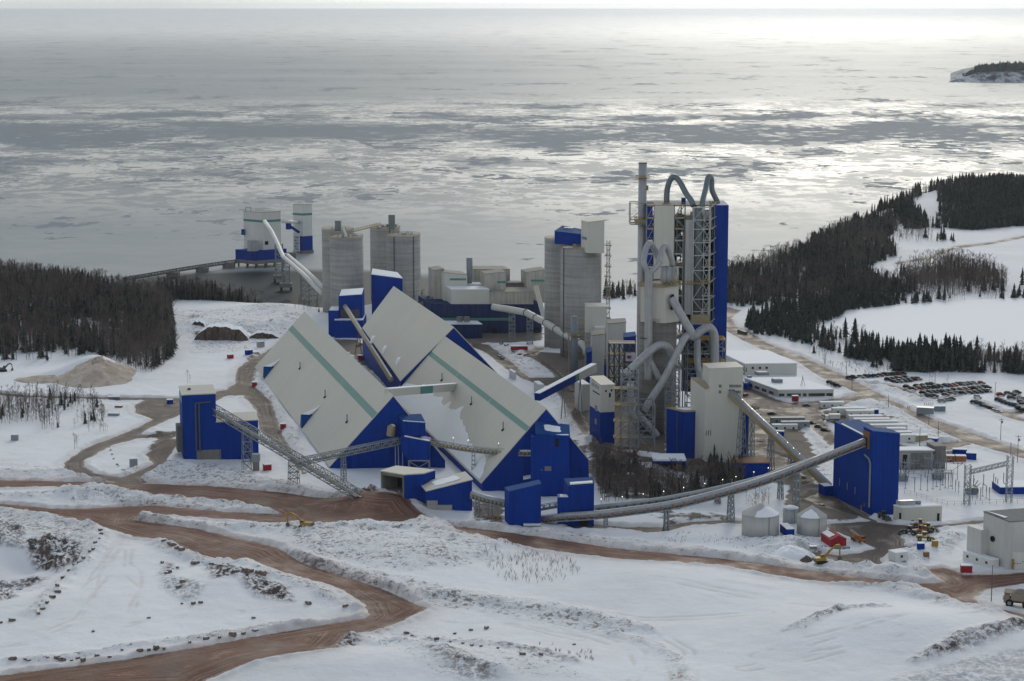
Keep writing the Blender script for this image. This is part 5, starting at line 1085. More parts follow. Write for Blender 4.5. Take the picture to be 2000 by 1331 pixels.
gooseneck(pxpath([(1267, 535, Yr-3), (1261, 523, Yr-3), (1257.5, 511, Yr-2.5), (1261, 490, Yr), (1266, 478, Yr+2), (1271, 476.5, Yr+3), (1277, 486, Yr+5), (1284, 500, Yr+7), (1289, 516, Yr+8)]), 1.45, M['duct'], 'bent_duct', t)
gooseneck(pxpath([(1267, 535, Yr-3), (1276, 527, Yr-3), (1285, 517, Yr-2.5), (1291, 498, Yr), (1295, 484, Yr+2), (1301, 481, Yr+3), (1306, 492, Yr+5), (1312, 508, Yr+6), (1313, 520, Yr+7)]), 1.45, M['duct'], 'bent_duct', t)
for px, pw in ((1297, 1.9), (1306, 2.2), (1317, 2.0)): 
    a = AtY(px, 560, Yr+5); MB().use(M['duct']).tube([(a.x, Yr+5, zh+.3), (a.x, Yr+5, zh+2.5), (a.x, Yr+5, AtY(px, 521, Yr+5).z)], [.8, pw, pw], 14).build('cyclone', t, smooth=True)
mb = MB().use(M['yellow']); a = AtY(1313, 557, Yr+1); mb.beam(a, a+XX*1.5+ZZ*8, .35); mb.beam(a+XX*1.5+ZZ*8, a+XX*3.2, .3); mb.build('ladder', t)
gooseneck(pxpath([(1312, 582, Yr-1), (1320, 597, Yr-2), (1330, 615, Yr-3), (1343, 637, Yr-4), (1349, 648, Yr-4), (1348, 660, Yr-3)]), 2.0, M['duct'], 'diagonal_duct', t)
out, o = gooseneck(pxpath([(1313, 695, Yr-4), (1306, 681, Yr-5), (1292, 674, Yr-6), (1277, 680, Yr-7), (1255, 700, Yr-9), (1232, 722, Yr-11), (1222, 731, Yr-11)]), 2.0, M['duct'], 'arched_duct', t)
gooseneck(pxpath([(1348, 655, Yr-3), (1340, 657, Yr-5), (1332, 670, Yr-8), (1310, 715, Yr-10), (1290, 752, Yr-11), (1265, 790, Yr-12), (1260, 803, Yr-12)]), 1.75, M['duct'], 'diagonal_duct', t)
gooseneck(pxpath([(1269, 705, Yr-3), (1278, 722, Yr-3.5), (1288, 740, Yr-4)]), 1.6, M['duct'], 'branch_duct', t)
gooseneck(pxpath([(1245, 808, Yr-8), (1262, 826, Yr-8), (1276, 842, Yr-8), (1284, 852, Yr-8)]), 1.7, M['duct'], 'lower_duct', t)
mb = MB().use(M['steel_dark'])
for a, b, rr in (((1232, 722, Yr-11), (1230.5, 723.5, Yr-11), 2.2), ((1258, 660, Yr-3), (1258, 661.5, Yr-3), 2.1), ((1260, 534.0, Yr-3), (1260, 534.0, Yr-3), 0)):
    if rr: pa, pb = AtY(*a), AtY(*b); mb.tube([pa, pb], rr, 14)
mb.build('flange', t)['kind'] = 'stuff'
# ---------------------------------------------------------------- duct scaffold in front and right
def scaffold(nm, label, px0, px1, pyb, pyt, Y, dep, nx, nz, w=.32, m='steel', pit=None, parent=None, cat='scaffold'):
    A = AtY(px0, pyb, Y); B = AtY(px1, pyb, Y); zt = AtY(px0, pyt, Y).z; zb = -1
    t = parent or thing(nm, label, cat, (A.x, Y, 0)); mb = MB().use(M[m])
    xs = [A.x+(B.x-A.x)*k/nx for k in range(nx+1)]; zs = [zb+(zt-zb)*k/nz for k in range(nz+1)]
    for y in (Y, Y+dep):
        for x in xs: mb.beam((x, y, zb), (x, y, zt), w*1.4)
        for z in zs[1:]: mb.beam((xs[0], y, z), (xs[-1], y, z), w*1.2)
        for i in range(nx):
            for k in range(nz):
                if (i+k) % 2: mb.beam((xs[i], y, zs[k]), (xs[i+1], y, zs[k+1]), w*.8)
                else: mb.beam((xs[i+1], y, zs[k]), (xs[i], y, zs[k+1]), w*.8)
                if y == Y: mb.beam((xs[i], y, zs[k+1]), (xs[i+1], y, zs[k]), w*.7)
    for x in xs:
        for z in zs[1:]: mb.beam((x, Y, z), (x, Y+dep, z), w)
    mb.build('frame', t); return t, A, B, zt, zs
t, A, B, z_, zs = scaffold('duct_scaffold', 'grey steel scaffold tower with yellow stair flights around a vertical duct', 1213, 1246, 882, 729, 935, 8, 2, 10)
mb = MB().use(M['tan'])
for z in zs[2:10:2]: mb.abox(A.x-3.5, B.x, 935.2, 942, z, z+.25)
mb.use(M['yellow'])
for z in zs[2:10:2]: mb.beam((A.x-3.5, 935, z+1.2), (B.x, 935, z+1.2), .2)
for k in range(1, 8): mb.beam((A.x-3.2, 934.8, zs[k]), (A.x+.5, 934.8, zs[k+1]), .5, .3)
mb.build('stair', t)['kind'] = 'stuff'
gooseneck(pxpath([(1232, 745, 939), (1231, 775, 939), (1231, 800, 939), (1235, 812, 939), (1240, 820, 939)]), 1.6, M['duct'], 'duct', t); a = AtY(1231, 757, 938); MB().use(M['white']).abox(a.x-1.5, a.x+1.5, 937, 940, a.z-1.5, a.z+1.5).build('hood', t)
scaffold('steel_trestle', 'low wide braced steel frame standing in front of the raw meal silo', 1247, 1278, 884, 791, 938, 14, 1, 3, .45)
scaffold('steel_trestle', 'tall narrow steel frame between the raw meal silo and the blue filter house', 1300, 1327, 850, 714, 962, 9, 2, 9, .3)
t, A, B, z_, zs = scaffold('steel_tower', 'tall steel frame with yellow decks and two descending ducts behind the filter house', 1341, 1414, 840, 664, 992, 12, 3, 8, .36)
mb = MB().use(M['yellow'])
for z in (zs[8], zs[6], zs[4]):
    mb.abox(A.x, B.x, 991, 1003, z-.2, z+.15)
    for q in range(16): x = A.x+(B.x-A.x)*q/15; mb.beam((x, 991, z), (x, 991, z+1.3), .14)
    mb.beam((A.x, 991, z+1.3), (B.x, 991, z+1.3), .22); mb.beam((A.x, 991, z+.7), (B.x, 991, z+.7), .15)
mb.build('deck', t)['kind'] = 'stuff'
gooseneck(pxpath([(1350, 658, 986), (1358, 656, 986), (1367, 648, 987), (1378, 641, 988), (1388, 642, 989), (1394, 652, 990), (1396, 670, 990), (1396, 720, 990)]), 2.1, M['duct'], 'arched_duct', t)
gooseneck(pxpath([(1362, 662, 988), (1362, 690, 988), (1363, 715, 986), (1367, 732, 984), (1366, 752, 975), (1360, 775, 958), (1358, 789, 950)]), 1.7, M['duct'], 'descending_duct', t)
# ---------------------------------------------------------------- plant houses between silo and tower
foot, zt = gbox(1180, 738, 0, 1150, 1243, 712, La=18, b=XX, a=YY)
t = bld('cooler_house', 'low long blue house with a dark roof behind the beige stair house', 'industrial building', foot, -2, [(zt, M['blue'], 'wall')], M['steel_dark'])
mb = MB(); rnd = random.Random(5)
for k in range(26):
    x = rnd.uniform(foot[0].x, foot[1].x); y = rnd.uniform(foot[0].y+2, foot[0].y+16); s = rnd.uniform(.5, 1.8); mb.use(rnd.choice([M['steel'], M['steel_dark'], M['tan'], M['yellow'], M['concrete_dark'], M['blue']]))
    mb.abox(x-s, x+s, y-s, y+s, zt, zt+rnd.uniform(1, 6))
mb.build('roof_equipment', t)['kind'] = 'stuff'
for (a, b, c_, d_, yy, m, lab) in ((1155, 1180, 690, 656, 1120, 'white', 'small pale box house left of the equipment deck'), (1186, 1222, 700, 633, 1110, 'beige', 'pale beige blower house with a sloped roof beside the chimney'), (1219, 1242, 700, 660, 1085, 'blue', 'small blue cabin against the chimney foot'), (1146, 1156, 712, 690, 1095, 'blue', 'tiny blue cabin with a snow roof near the tube conveyor end')):
    A = AtY(a, c_, yy); B = AtY(b, c_, yy); zt = AtY(a, d_, yy).z
    bld('equipment_house', lab, 'equipment house', [A, B, B+YY*10, A+YY*10], -1, [([zt, zt+.8, zt+1.5, zt+.8], M[m], 'wall')], M['dusty_roof'] if m != 'blue' else M['blue_roof'], over=.2)
t, A, B, z_, zs = scaffold('pipe_rack', 'dark pipe rack with yellow walkways beside the chimney foot', 1190, 1240, 735, 672, 1070, 10, 5, 5, .35, 'steel_dark')
mb = MB().use(M['tan'])
for z in zs[2:]: mb.abox(A.x, B.x, 1070.3, 1079, z, z+.25); mb.beam((A.x, 1069.8, z+1.2), (B.x, 1069.8, z+1.2), .2)
mb.build('walkway', t)['kind'] = 'stuff'
MB().use(M['white']).abox(AtY(1222, 700, 1069).x, AtY(1241, 700, 1069).x, 1069, 1070.5, AtY(1230, 706, 1069).z, AtY(1230, 690, 1069).z).use(M['red']).cyl(AtY(1229, 697, 1068).x, 1068.9, AtY(1229, 700, 1069).z, AtY(1229, 695, 1069).z, 1.1, n=10).build('sign_panel', t)
# short stack by the tube conveyor
Yv = 1110.0; a = AtY(1121.5, 700, Yv); zt = AtY(1121.5, 618, Yv).z
t = thing('vent_stack', 'short silver vent stack with a yellow platform before the right silos', 'chimney', (a.x, Yv, 0)); MB().use(M['steel']).tube([(a.x, Yv, -1), (a.x, Yv, AtY(1121, 662, Yv).z), (a.x, Yv, zt)], [2.2, 2.0, 1.75], 18).build('shaft', t, smooth=True); ringdeck(a.x, Yv, AtY(1121, 655, Yv).z, 3.6, parent=t); MB().use(M['tan']).beam((a.x-3, Yv-1, -1), (a.x-3, Yv-1, AtY(1121, 655, Yv).z), .6).build('post', t)
# beige tube conveyor from the mill
t = thing('tube_conveyor', 'beige tubular conveyor with dark flange rings from the mill to the right silos', 'conveyor', AtY(963, 600, 1262))
path = pxpath([(963, 600, 1262), (990, 604, 1255), (1028, 611, 1245), (1066, 631, 1225), (1106, 656, 1195), (1128, 667, 1175), (1140, 674, 1165), (1145, 683, 1162), (1145, 694, 1162)])
MB().use(M['beige']).tube(path, 2.1, 16).build('tube', t, smooth=True)
for i in (2, 3, 4, 5):
    d = (path[i+1]-path[i]).normalized()
    for k, f in enumerate((0, .5)): q = path[i].lerp(path[i+1], f); MB().use(M['steel_dark']).tube([q-d*.3, q+d*.3], 2.35, 16).build('flange', t)
for px, pt_, pb in ((1000, 607, 664), (1035, 616, 676)):
    a = AtY(px, pt_, 1243 if px > 1010 else 1252); tt = MB().use(M['steel']).lattice((a.x, a.y, -1), (a.x, a.y, a.z-1.5), XX*1.8, YY*1.8, 8, .35); tt.build('trestle', t)
# brown tube conveyor between the halls
t = thing('inclined_conveyor', 'brown tubular conveyor sloping down between the two A-frame stores', 'conveyor', AtY(674, 599, Yb1+5))
p, q = AtY(674, 599, Yb1+4), AtY(764, 742, 1062); MB().use(M['tan']).tube([p, p.lerp(q, .5), q], 1.35, 10).build('tube', t, smooth=True); MB().use(M['steel']).beam(p+ZZ*1.35+XX*.2, q+ZZ*1.35+XX*.2, 1.1, .3).build('cover', t)
mb = MB().use(M['rust']); a = p.lerp(q, .34); mb.beam((a.x-3, a.y, -1), a-ZZ*1.2, .4); mb.beam((a.x+1.5, a.y, -1), a-ZZ*1.2, .4); mb.beam((a.x-2, a.y, 5), (a.x+1, a.y, 9), .25); mb.build('trestle', t)
foot, zt = gbox(770, 762, 0, 758, 780, 742, La=8, a=YY, b=XX); bld('tail_house', 'small white-roofed tail house at the bottom of the brown conveyor', 'shed', foot, -1, [(zt, M['white'], 'wall')], M['snow'], over=.3)
# ================================================================ CONVEYORS OF THE FOREGROUND
def bent(t, x, y, zt, d, spread=1.6, top=1.0, bays=4, w=.28, lat=False):
    zb = ground_z(x, y)-.5; s = Vector((d[1], -d[0], 0)).normalized(); mb = MB().use(M['steel'])
    a0, b0 = Vector((x, y, zb))-s*spread, Vector((x, y, zb))+s*spread; a1, b1 = Vector((x, y, zt))-s*top, Vector((x, y, zt))+s*top
    for k in (-.55, .55):
        o = Vector((d[0], d[1], 0)).normalized()*k; mb.beam(a0+o*1.6, a1+o, w); mb.beam(b0+o*1.6, b1+o, w)
        for j in range(bays):
            f, g = j/bays, (j+1)/bays; mb.beam(a0.lerp(a1, f)+o*1.3, b0.lerp(b1, g)+o*1.3, w*.6); mb.beam(b0.lerp(b1, f)+o*1.3, a0.lerp(a1, g)+o*1.3, w*.6); mb.beam(a0.lerp(a1, g)+o*1.2, b0.lerp(b1, g)+o*1.2, w*.7)
    for j in range(bays):
        g = (j+1)/bays
        for A0, A1 in ((a0, a1), (b0, b1)): q = A0.lerp(A1, g); o = Vector((d[0], d[1], 0)).normalized(); mb.beam(q-o*.8, q+o*.8, w*.7)
    return mb.build('trestle', t)
LAMPG = 'lit lamps along the conveyors'
LAMPS = []
def lamp(p, h=2.6): LAMPS.append((Vector(p), h))
def truss_conveyor(name, label, p, q, wid, hgt, bays, walk=True, side='steel', rollers='tan'):
    p = Vector(p); q = Vector(q); d = (q-p).normalized(); s = Vector((d.y, -d.x, 0)).normalized(); up = s.cross(d).normalized(); up = up if up.z > 0 else -up
    t = thing(name, label, 'conveyor', p); mb = MB().use(M[side])
    for k in range(bays):
        a, b = p.lerp(q, k/bays), p.lerp(q, (k+1)/bays)
        for sg in (-1, 1):
            A0, B0 = a+s*sg*wid/2, b+s*sg*wid/2; A1, B1 = A0+up*hgt, B0+up*hgt
            mb.beam(A0, B0, .34); mb.beam(A1, B1, .3); mb.beam(A0, A1, .2)
            if k % 2: mb.beam(A0, B1, .22)
            else: mb.beam(A1, B0, .22)
        mb.beam(a+s*wid/2+up*hgt, a-s*wid/2+up*hgt, .2); mb.beam(a+s*wid/2, a-s*wid/2, .25)
        if k % 2: mb.beam(a+s*wid/2+up*hgt, b-s*wid/2+up*hgt, .16)
        else: mb.beam(a-s*wid/2+up*hgt, b+s*wid/2+up*hgt, .16)
    mb.build('frame', t)
    mb = MB().use(M['steel_dark']); mb.beam(p+up*.7+s*.5, q+up*.7+s*.5, wid*.42, .25); mb.build('belt', t)
    mb = MB().use(M['steel']); mb.beam(p+up*.25-s*wid*.33, q+up*.25-s*wid*.33, wid*.28, .12); mb.build('walkway', t)
    mb = MB().use(M[rollers])
    n = bays*2
    for k in range(n): a = p.lerp(q, (k+.5)/n); mb.beam(a+up*.15-s*wid*.56, a+up*.55-s*wid*.56+d*.9, .5, .5)
    o = mb.build('rollers', t); o['kind'] = 'stuff'
    return t, d, s, up
p = AtY(396, 793, 928); g = on_ground(699, 977); q = Vector((g.x, g.y, g.z+.8))
T1 = truss_conveyor('truss_conveyor', 'long steel truss conveyor descending from the tall left blue house to the rubble heap', p, q, 4.6, 2.8, 34)
for px, pb in ((482, 912), (573, 948)):
    f = (px-396)/(699-396); 
    # true parameter on the line for that column
    lo, hi = 0, 1
    for _ in range(30):
        m_ = (lo+hi)/2; lo, hi = (m_, hi) if proj(p.lerp(q, m_))[0] < px else (lo, m_)
    a = p.lerp(q, lo); bent(T1[0], a.x, a.y, a.z, T1[1], 2.4, 2.1, 4, .34)
    if px == 482: MB().use(M['concrete_dark']).abox(a.x+2.6, a.x+5.2, a.y-2, a.y+1, ground_z(a.x, a.y)-1, ground_z(a.x, a.y)+4).use(M['steel']).abox(a.x+2.2, a.x+5.6, a.y-2.2, a.y+1.2, ground_z(a.x, a.y)+4, ground_z(a.x, a.y)+7.5).build('drive_house', T1[0])
lo, hi = 0, 1
for _ in range(30):
    m_ = (lo+hi)/2; lo, hi = (m_, hi) if proj(p.lerp(q, m_))[0] < 592 else (lo, m_)
a = p.lerp(q, lo)+YY*3.2; b = AtY(783, 866, Yt+3)
T2 = truss_conveyor('truss_conveyor', 'shorter steel truss conveyor rising from the long one to the stepped blue transfer house', a, b, 3.2, 2.6, 22)
for px in (668,):
    f = (px-592)/(783-592); c = a.lerp(b, f); bent(T2[0], c.x, c.y, c.z, T2[1], 1.0, .9, 3, .3)
# belt from transfer house to the right store annex
t = thing('belt_conveyor', 'slim sagging belt conveyor with yellow side idlers crossing before the right A-frame store', 'conveyor', AtY(840, 866, Yt+2))
pts = []
pa, pb = AtY(838, 867, Yt+2), AtY(1046, 890, Yb+4)
for k in range(15): s = k/14; v = pa.lerp(pb, s); v.z += -2.0*math.sin(math.pi*s)+0.6*math.sin(math.pi*s*1.0); pts.append(v)
def curved_conveyor(t, pts, wid, hgt, cover, idler, spacing=3.2, nlamp=0, deckm='steel', lampoff=None, railm='steel'):
    frame = MB().use(M[deckm]); cov = MB(); idl = MB().use(M[idler]); bot = MB().use(M['steel_dark'])
    L = 0
    for k in range(len(pts)-1):
        a, b = pts[k], pts[k+1]; d = (b-a).normalized(); s = Vector((d.y, -d.x, 0)).normalized(); s = s if s.y < 0 else -s; up = ZZ
        for sg in (-1, 1):
            frame.beam(a+s*sg*wid/2, b+s*sg*wid/2, .35, .4); frame.beam(a+s*sg*wid/2+up*hgt, b+s*sg*wid/2+up*hgt, .25)
            n = max(2, int((b-a).length/3.0))
            for j in range(n):
                A, B = a.lerp(b, j/n)+s*sg*wid/2, a.lerp(b, (j+1)/n)+s*sg*wid/2; frame.beam(A, A+up*hgt, .18); frame.beam(A if j % 2 else A+up*hgt, B+up*hgt if j % 2 else B, .16)
        bot.beam(a+up*.3, b+up*.3, wid*.8, .25)
        n = max(1, int((b-a).length/spacing))
        for j in range(n): A = a.lerp(b, (j+.5)/n)+s*(wid/2+.1)+up*hgt*.62; idl.box(A, d*.42, s*.3, up*.42)
    frame.build('frame', t); bot.build('belt', t); o = idl.build('idlers', t); o['kind'] = 'stuff'
    if cover:
        cov.use(M[cover]); cov.tube([v+ZZ*(hgt*.95) for v in pts], wid*.46, 12); cov.build('cover', t, smooth=True)
curved_conveyor(t, pts, 2.4, 1.7, None, 'yellow', 1.9)
mb = MB().use(M['steel'])
for sg in (-1.6,):
    for k in range(14):
        mb.beam(pts[k]+YY*sg+ZZ*2.8, pts[k+1]+YY*sg+ZZ*2.8, .14); mb.beam(pts[k]+YY*sg, pts[k]+YY*sg+ZZ*2.8, .14)
mb.build('handrail', t)
MB().use(M['snow']).beam(pts[11]+ZZ*1.9, pts[14]+ZZ*1.9, 1.6, .5).build('snow', t)
k_ = pts[6]; 
def post(t, v, base_py, spread=.8): bent(t, v.x, v.y, v.z, (1, 0, 0), spread, .5, 7, .3)
lo = min(range(15), key=lambda k: abs(proj(pts[k])[0]-927)); post(t, pts[lo], 963)
for px in (882, 908, 973, 1009, 1022):
    lo = min(range(14), key=lambda k: abs(proj(pts[k])[0]-px)); v = pts[lo].lerp(pts[lo+1], .3); lamp(v+ZZ*1.6, 3.2)
# low conveyors between dump hopper and towers
t = thing('belt_conveyor', 'low belt conveyor on short posts from the dump hopper to the near blue tower', 'conveyor', AtY(922, 972, 812))
pts = pxpath([(921, 972, 815), (950, 981, 812), (990, 990, 808)]); curved_conveyor(t, pts, 2.6, 1.8, 'duct', 'tan', 1.6)
for px in (932, 957):
    v = pts[1].lerp(pts[0], (950-px)/29); bent(t, v.x, v.y, v.z, (1, -.1, 0), 1.0, .9, 1, .5)
t = thing('belt_conveyor', 'short grey conveyor between the two blue towers', 'conveyor', AtY(1058, 993, 806)); pts = pxpath([(1056, 996, 812), (1091, 990, 812)]); curved_conveyor(t, pts, 2.2, 1.8, None, 'steel', 2)
# the long curved conveyor to the big blue house
t = thing('curved_conveyor', 'long curved grey conveyor with orange idlers climbing to the big blue house at right', 'conveyor', AtY(1058, 1015, 806)); CC = t
raw = [(1057, 1022, 803), (1100, 1017, 797), (1161, 1013, 793), (1230, 1005, 793), (1302, 995, 792), (1365, 981, 796), (1428, 964.5, 800), (1492, 945, 806), (1556, 922, 814), (1625, 895, 817), (1692, 869, 818)]
PPc = pxpath(raw); fine = []
for i in range(len(PPc)-1):
    a = PPc[max(i-1, 0)]; b = PPc[i]; c = PPc[i+1]; d = PPc[min(i+2, len(PPc)-1)]
    for k in range(3): s = k/3; fine.append(0.5*((2*b)+(c-a)*s+(2*a-5*b+4*c-d)*s*s+(3*b-a-3*c+d)*s*s*s))
fine.append(PPc[-1])
curved_conveyor(t, fine, 2.8, 2.0, 'duct', 'orange', 3.1)
for px, pb in ((1173, 1030), (1302, 1038), (1428, 1025), (1556, 987)):
    k = min(range(len(fine)), key=lambda k: abs(proj(fine[k])[0]-px)); v = fine[k]; d = fine[min(k+1, len(fine)-1)]-fine[max(k-1, 0)]; bent(t, v.x, v.y, v.z, d, 1.9, 1.2, 5, .42)
t = thing('curved_conveyor', 'second grey covered conveyor running behind the long curved one, dotted with lamps', 'conveyor', AtY(1160, 1000, 830))
raw2 = [(1161, 999, 822), (1230, 991, 824), (1302, 981, 828), (1365, 969, 832), (1428, 955.5, 836), (1492, 939, 840), (1540, 921, 842), (1585, 906, 845), (1612, 897, 846)]
fine2 = pxpath(raw2); curved_conveyor(t, fine2, 2.4, 1.6, 'duct', 'steel_dark', 3.0)
for px in (1278, 1402, 1525):
    k = min(range(len(fine2)-1), key=lambda k: abs((proj(fine2[k])[0]+proj(fine2[k+1])[0])/2-px)); f = (px-proj(fine2[k])[0])/(proj(fine2[k+1])[0]-proj(fine2[k])[0]); v = fine2[k].lerp(fine2[k+1], f); bent(t, v.x, v.y, v.z, fine2[k+1]-fine2[k], 1.5, 1.0, 4, .36)
for px in (1174, 1215, 1256, 1296, 1335, 1376, 1411, 1437, 1472, 1500):
    k = max(i for i in range(len(fine2)-1) if proj(fine2[i])[0] <= px); f = (px-proj(fine2[k])[0])/(proj(fine2[k+1])[0]-proj(fine2[k])[0]); lamp(fine2[k].lerp(fine2[k+1], f)+ZZ*2.0, 2.8)
# covered conveyor from the pale tower down to the big blue house
t = thing('covered_conveyor', 'straight covered conveyor with tan sides descending from the pale tower to the blue annex', 'conveyor', AtY(1427, 768, Yw-1))
p, q = AtY(1427, 769, Yw-.5), AtY(1621, 953, 866); d = (q-p).normalized(); s = Vector((d.y, -d.x, 0)).normalized(); s = s if s.y < 0 else -s
MB().use(M['tan']).beam(p-ZZ*.4, q-ZZ*.4, 3.0, 2.0).build('side', t); MB().use(M['duct']).tube([p+ZZ*.9, q+ZZ*.9], 1.35, 12).build('cover', t, smooth=True)
mb = MB().use(M['yellow'])
for k in range(60): a = p.lerp(q, .35+.65*k/60)+s*1.55-ZZ*.3; mb.box(a, d*.35, s*.15, ZZ*.3)
o = mb.build('idlers', t); o['kind'] = 'stuff'
for f, w_ in ((.12, .5), (.22, .34), (.42, .34), (.62, .34)):
    a = p.lerp(q, f); bent(t, a.x, a.y, a.z-1.2, d, 3.0 if f < .2 else 1.6, 1.0, 6 if f < .3 else 3, .34)
for f in (.14, .24, .36, .50, .60, .66, .72): lamp(p.lerp(q, f)+ZZ*1.6+s*1.2, 1.6)
for p_, c in ((AtY(763, 838, H1[2].y-4), 0), (AtY(769, 846, H1[2].y-4), 0)): pass
# lamp posts with lit heads
proto = None
pm = MB().use(M['steel']).tube([(0, 0, 0), (0, 0, 1)], .07, 6); pole = pm.build('pole'); hm = MB().use(M['lamp'])
hm.tube([(0, 0, -.16), (0, 0, 0), (0, 0, .16)], [.06, .15, .06], 8); head = hm.build('lamp_head')
C.objects.unlink(pole); C.objects.unlink(head)
for k, (p, h) in enumerate(LAMPS):
    t = thing('lamp_post', 'tiny lit lamp on a thin post along the conveyors', 'lamp', p, LAMPG)
    a = pole.copy(); a.scale = (1, 1, h); a.parent = t; C.objects.link(a); b = head.copy(); b.location = (0, 0, h); b.parent = t; C.objects.link(b)
# ================================================================ HARBOUR
Yd = 1790.0; zdeck = AtY(498, 516, Yd).z
def prism_px(c0, l0, r0, pyb, pyt, Y, la, lb, m, name, parent, tops=None):
    # corner building: corner column c0 at depth Y, faces run back-left to l0 and back-right to r0
    P = AtY(c0, pyb, Y); dl = Vector((-.80, .6, 0)); dr = Vector((.80, .6, 0)); a = slen(P, dl, l0); b = slen(P, dr, r0); f = [P, P+dr*b, P+dr*b+dl*a, P+dl*a]
    zt = AtY(c0, pyt, Y).z; o = MB().use(m).prism(f, P.z, zt).build(name, parent); return f, P.z, zt, o, dl, dr, a, b
def wharf_house(label, c0, l, r, rows, Y):
    t = thing('wharf_house', label, 'harbour building', (AtY(c0, 510, Y).x, Y, SEA_Z)); return t
t = wharf_house('wide white wharf house on a blue base over the sea where the tubes end', 498, 460, 560, 0, Yd); W1_ = t
f, z0, z1, o, dl, dr, a, b = prism_px(498, 460, 560, 510, 491, Yd, 0, 0, M['blue'], 'lower_wall', t)
zs = SEA_Z; MB().use(M['concrete_dark']).prism(grow(f, .5), z0-3.2, z0-.02, bottom=True).build('deck', t)
def piles(t, f, z):
    for i in range(4):
        for j in range(3):
            q = f[0].lerp(f[1], .06+.29*i).lerp(f[3].lerp(f[2], .06+.29*i), .06+.44*j); o = MB().use(M['steel_dark']).cyl(q.x, q.y, SEA_Z-3, z, .8, n=8).build('pile', t)
piles(t, f, z0-3.1)
f, z0, z1, o, dl, dr, a, b = prism_px(514, 477, 549.5, 500, 416, Yd+9, 0, 0, M['white'], 'upper_wall', t)
mb = MB().use(M['dusty_roof']); slab(mb, grow(f, .2), z1+.3, .35); mb.build('roof', t)
P = f[0]; zz = AtY(514, 433, Yd+9).z
panel(t, 'stripe', P, dl, 0, a, zz-1, zz+1, Vector((-.6, -.8, 0)), M['teal'], .15); panel(t, 'stripe', P, dr, 0, b, zz-1, zz+1, Vector((.6, -.8, 0)), M['teal'], .15)
panel(t, 'window', P, dr, 2, 5.4, AtY(514, 479, Yd+9).z, AtY(514, 472, Yd+9).z, Vector((.6, -.8, 0)), M['dark'], .15)
q = AtY(494, 485, Yd+4); MB().use(M['duct']).cyl(q.x, q.y, AtY(494, 490, Yd+4).z, AtY(494, 470, Yd+4).z, 5.0, n=18).build('tank', t)
q = AtY(480, 412, Yd+12); mb = MB().use(M['steel_dark']); 
for dx in (0, 4.5): mb.beam((q.x+dx, q.y, q.z-1), (q.x+dx, q.y, q.z+3.2), .35)
mb.beam((q.x, q.y, q.z+3), (q.x+4.5, q.y, q.z+3), .35); mb.build('roof_frame', t)
q = AtY(474.5, 455, Yd+20); MB().use(M['blue']).abox(q.x-1.5, q.x+1.2, q.y, q.y+3, q.z-2, q.z+3).build('chute', t)
Y3 = 1900.0
t = wharf_house('second slimmer white wharf tower with a blue base on piles in the sea', 592, 573, 611, 0, Y3)
f, z0, z1, o, dl, dr, a, b = prism_px(592, 574, 611, 490, 462, Y3, 0, 0, M['blue'], 'lower_wall', t)
MB().use(M['concrete_dark']).prism(grow(f, .6), z0-3.4, z0-.02, bottom=True).build('deck', t); piles(t, f, z0-3.2)
f2, zb, zt, o, dl, dr, a, b = prism_px(592, 573, 610, 462, 401, Y3, 0, 0, M['white'], 'upper_wall', t); mb = MB().use(M['dusty_roof']); slab(mb, grow(f2, .1), zt+.3, .35); mb.build('roof', t)
zz = AtY(592, 419.5, Y3).z
panel(t, 'stripe', f2[0], dl, 0, a, zz-1, zz+1, Vector((-.6, -.8, 0)), M['teal'], .15); panel(t, 'stripe', f2[0], dr, 0, b, zz-1, zz+1, Vector((.6, -.8, 0)), M['teal'], .15)
q = AtY(579, 470, Y3-2); MB().use(M['white']).lattice((q.x, q.y, z0), (q.x, q.y, AtY(579, 455, Y3).z), XX*2.5, YY*2.5, 6, .5).build('frame', t)
mb = MB().use(M['blue']); a_, b_ = AtY(585, 455, Y3-3), AtY(566, 442, Y3-3); mb.beam(a_, b_, 2.2, 2.2); mb.build('spout', t); MB().use(M['blue']).tube([b_-XX*1.2+ZZ*3.5, b_-XX*1.2-ZZ*3], 2.6, 12).build('spout_head', t)
# tubes
t = thing('tube_conveyor', 'white tubular conveyor pair running from the left silos out to the wharf house', 'conveyor', AtY(625, 568, 1385))
pA = pxpath([(628, 572, 1385), (590, 534, 1520), (553, 502, 1650), (540, 472, 1700), (530, 452, 1735), (517, 433, 1780)]); MB().use(M['white']).tube(pA, 1.75, 12).build('tube', t, smooth=True)
pB = pxpath([(632, 562, 1390), (600, 532, 1520), (562, 499, 1660), (552, 498, 1680)]); MB().use(M['white']).tube(pB, 1.6, 12).build('tube', t, smooth=True)
for v, ybase in ((pA[2], 0), (pA[1], 0), (pA[1].lerp(pA[0], .45), 0), (pA[3], 0)):
    zb = SEA_Z if v.y > shore_y(v.x) else base_h(np.array([v.x]), np.array([v.y]))[0]
    o = MB().use(M['steel']).lattice((v.x+2, v.y, zb+6), (v.x+2, v.y, v.z-2), XX*3, YY*2, 6, .5).build('trestle', t)
    MB().use(M['concrete_dark']).abox(v.x-3, v.x+7, v.y-5, v.y+5, zb+3, zb+6).build('pier_cap', t)
    for dx, dy in ((-2, -3), (6, -3), (6, 3), (-2, 3)): MB().use(M['steel_dark']).cyl(v.x+dx, v.y+dy, SEA_Z-4, zb+3, .7, n=8).build('pile', t)
p = AtY(552, 433, Yd+30); q = AtY(583, 434, Y3+8)
t = thing('tube_conveyor', 'short white tube linking the two wharf buildings', 'conveyor', p); MB().use(M['white']).tube([p, q], 1.5, 12).build('tube', t, smooth=True)
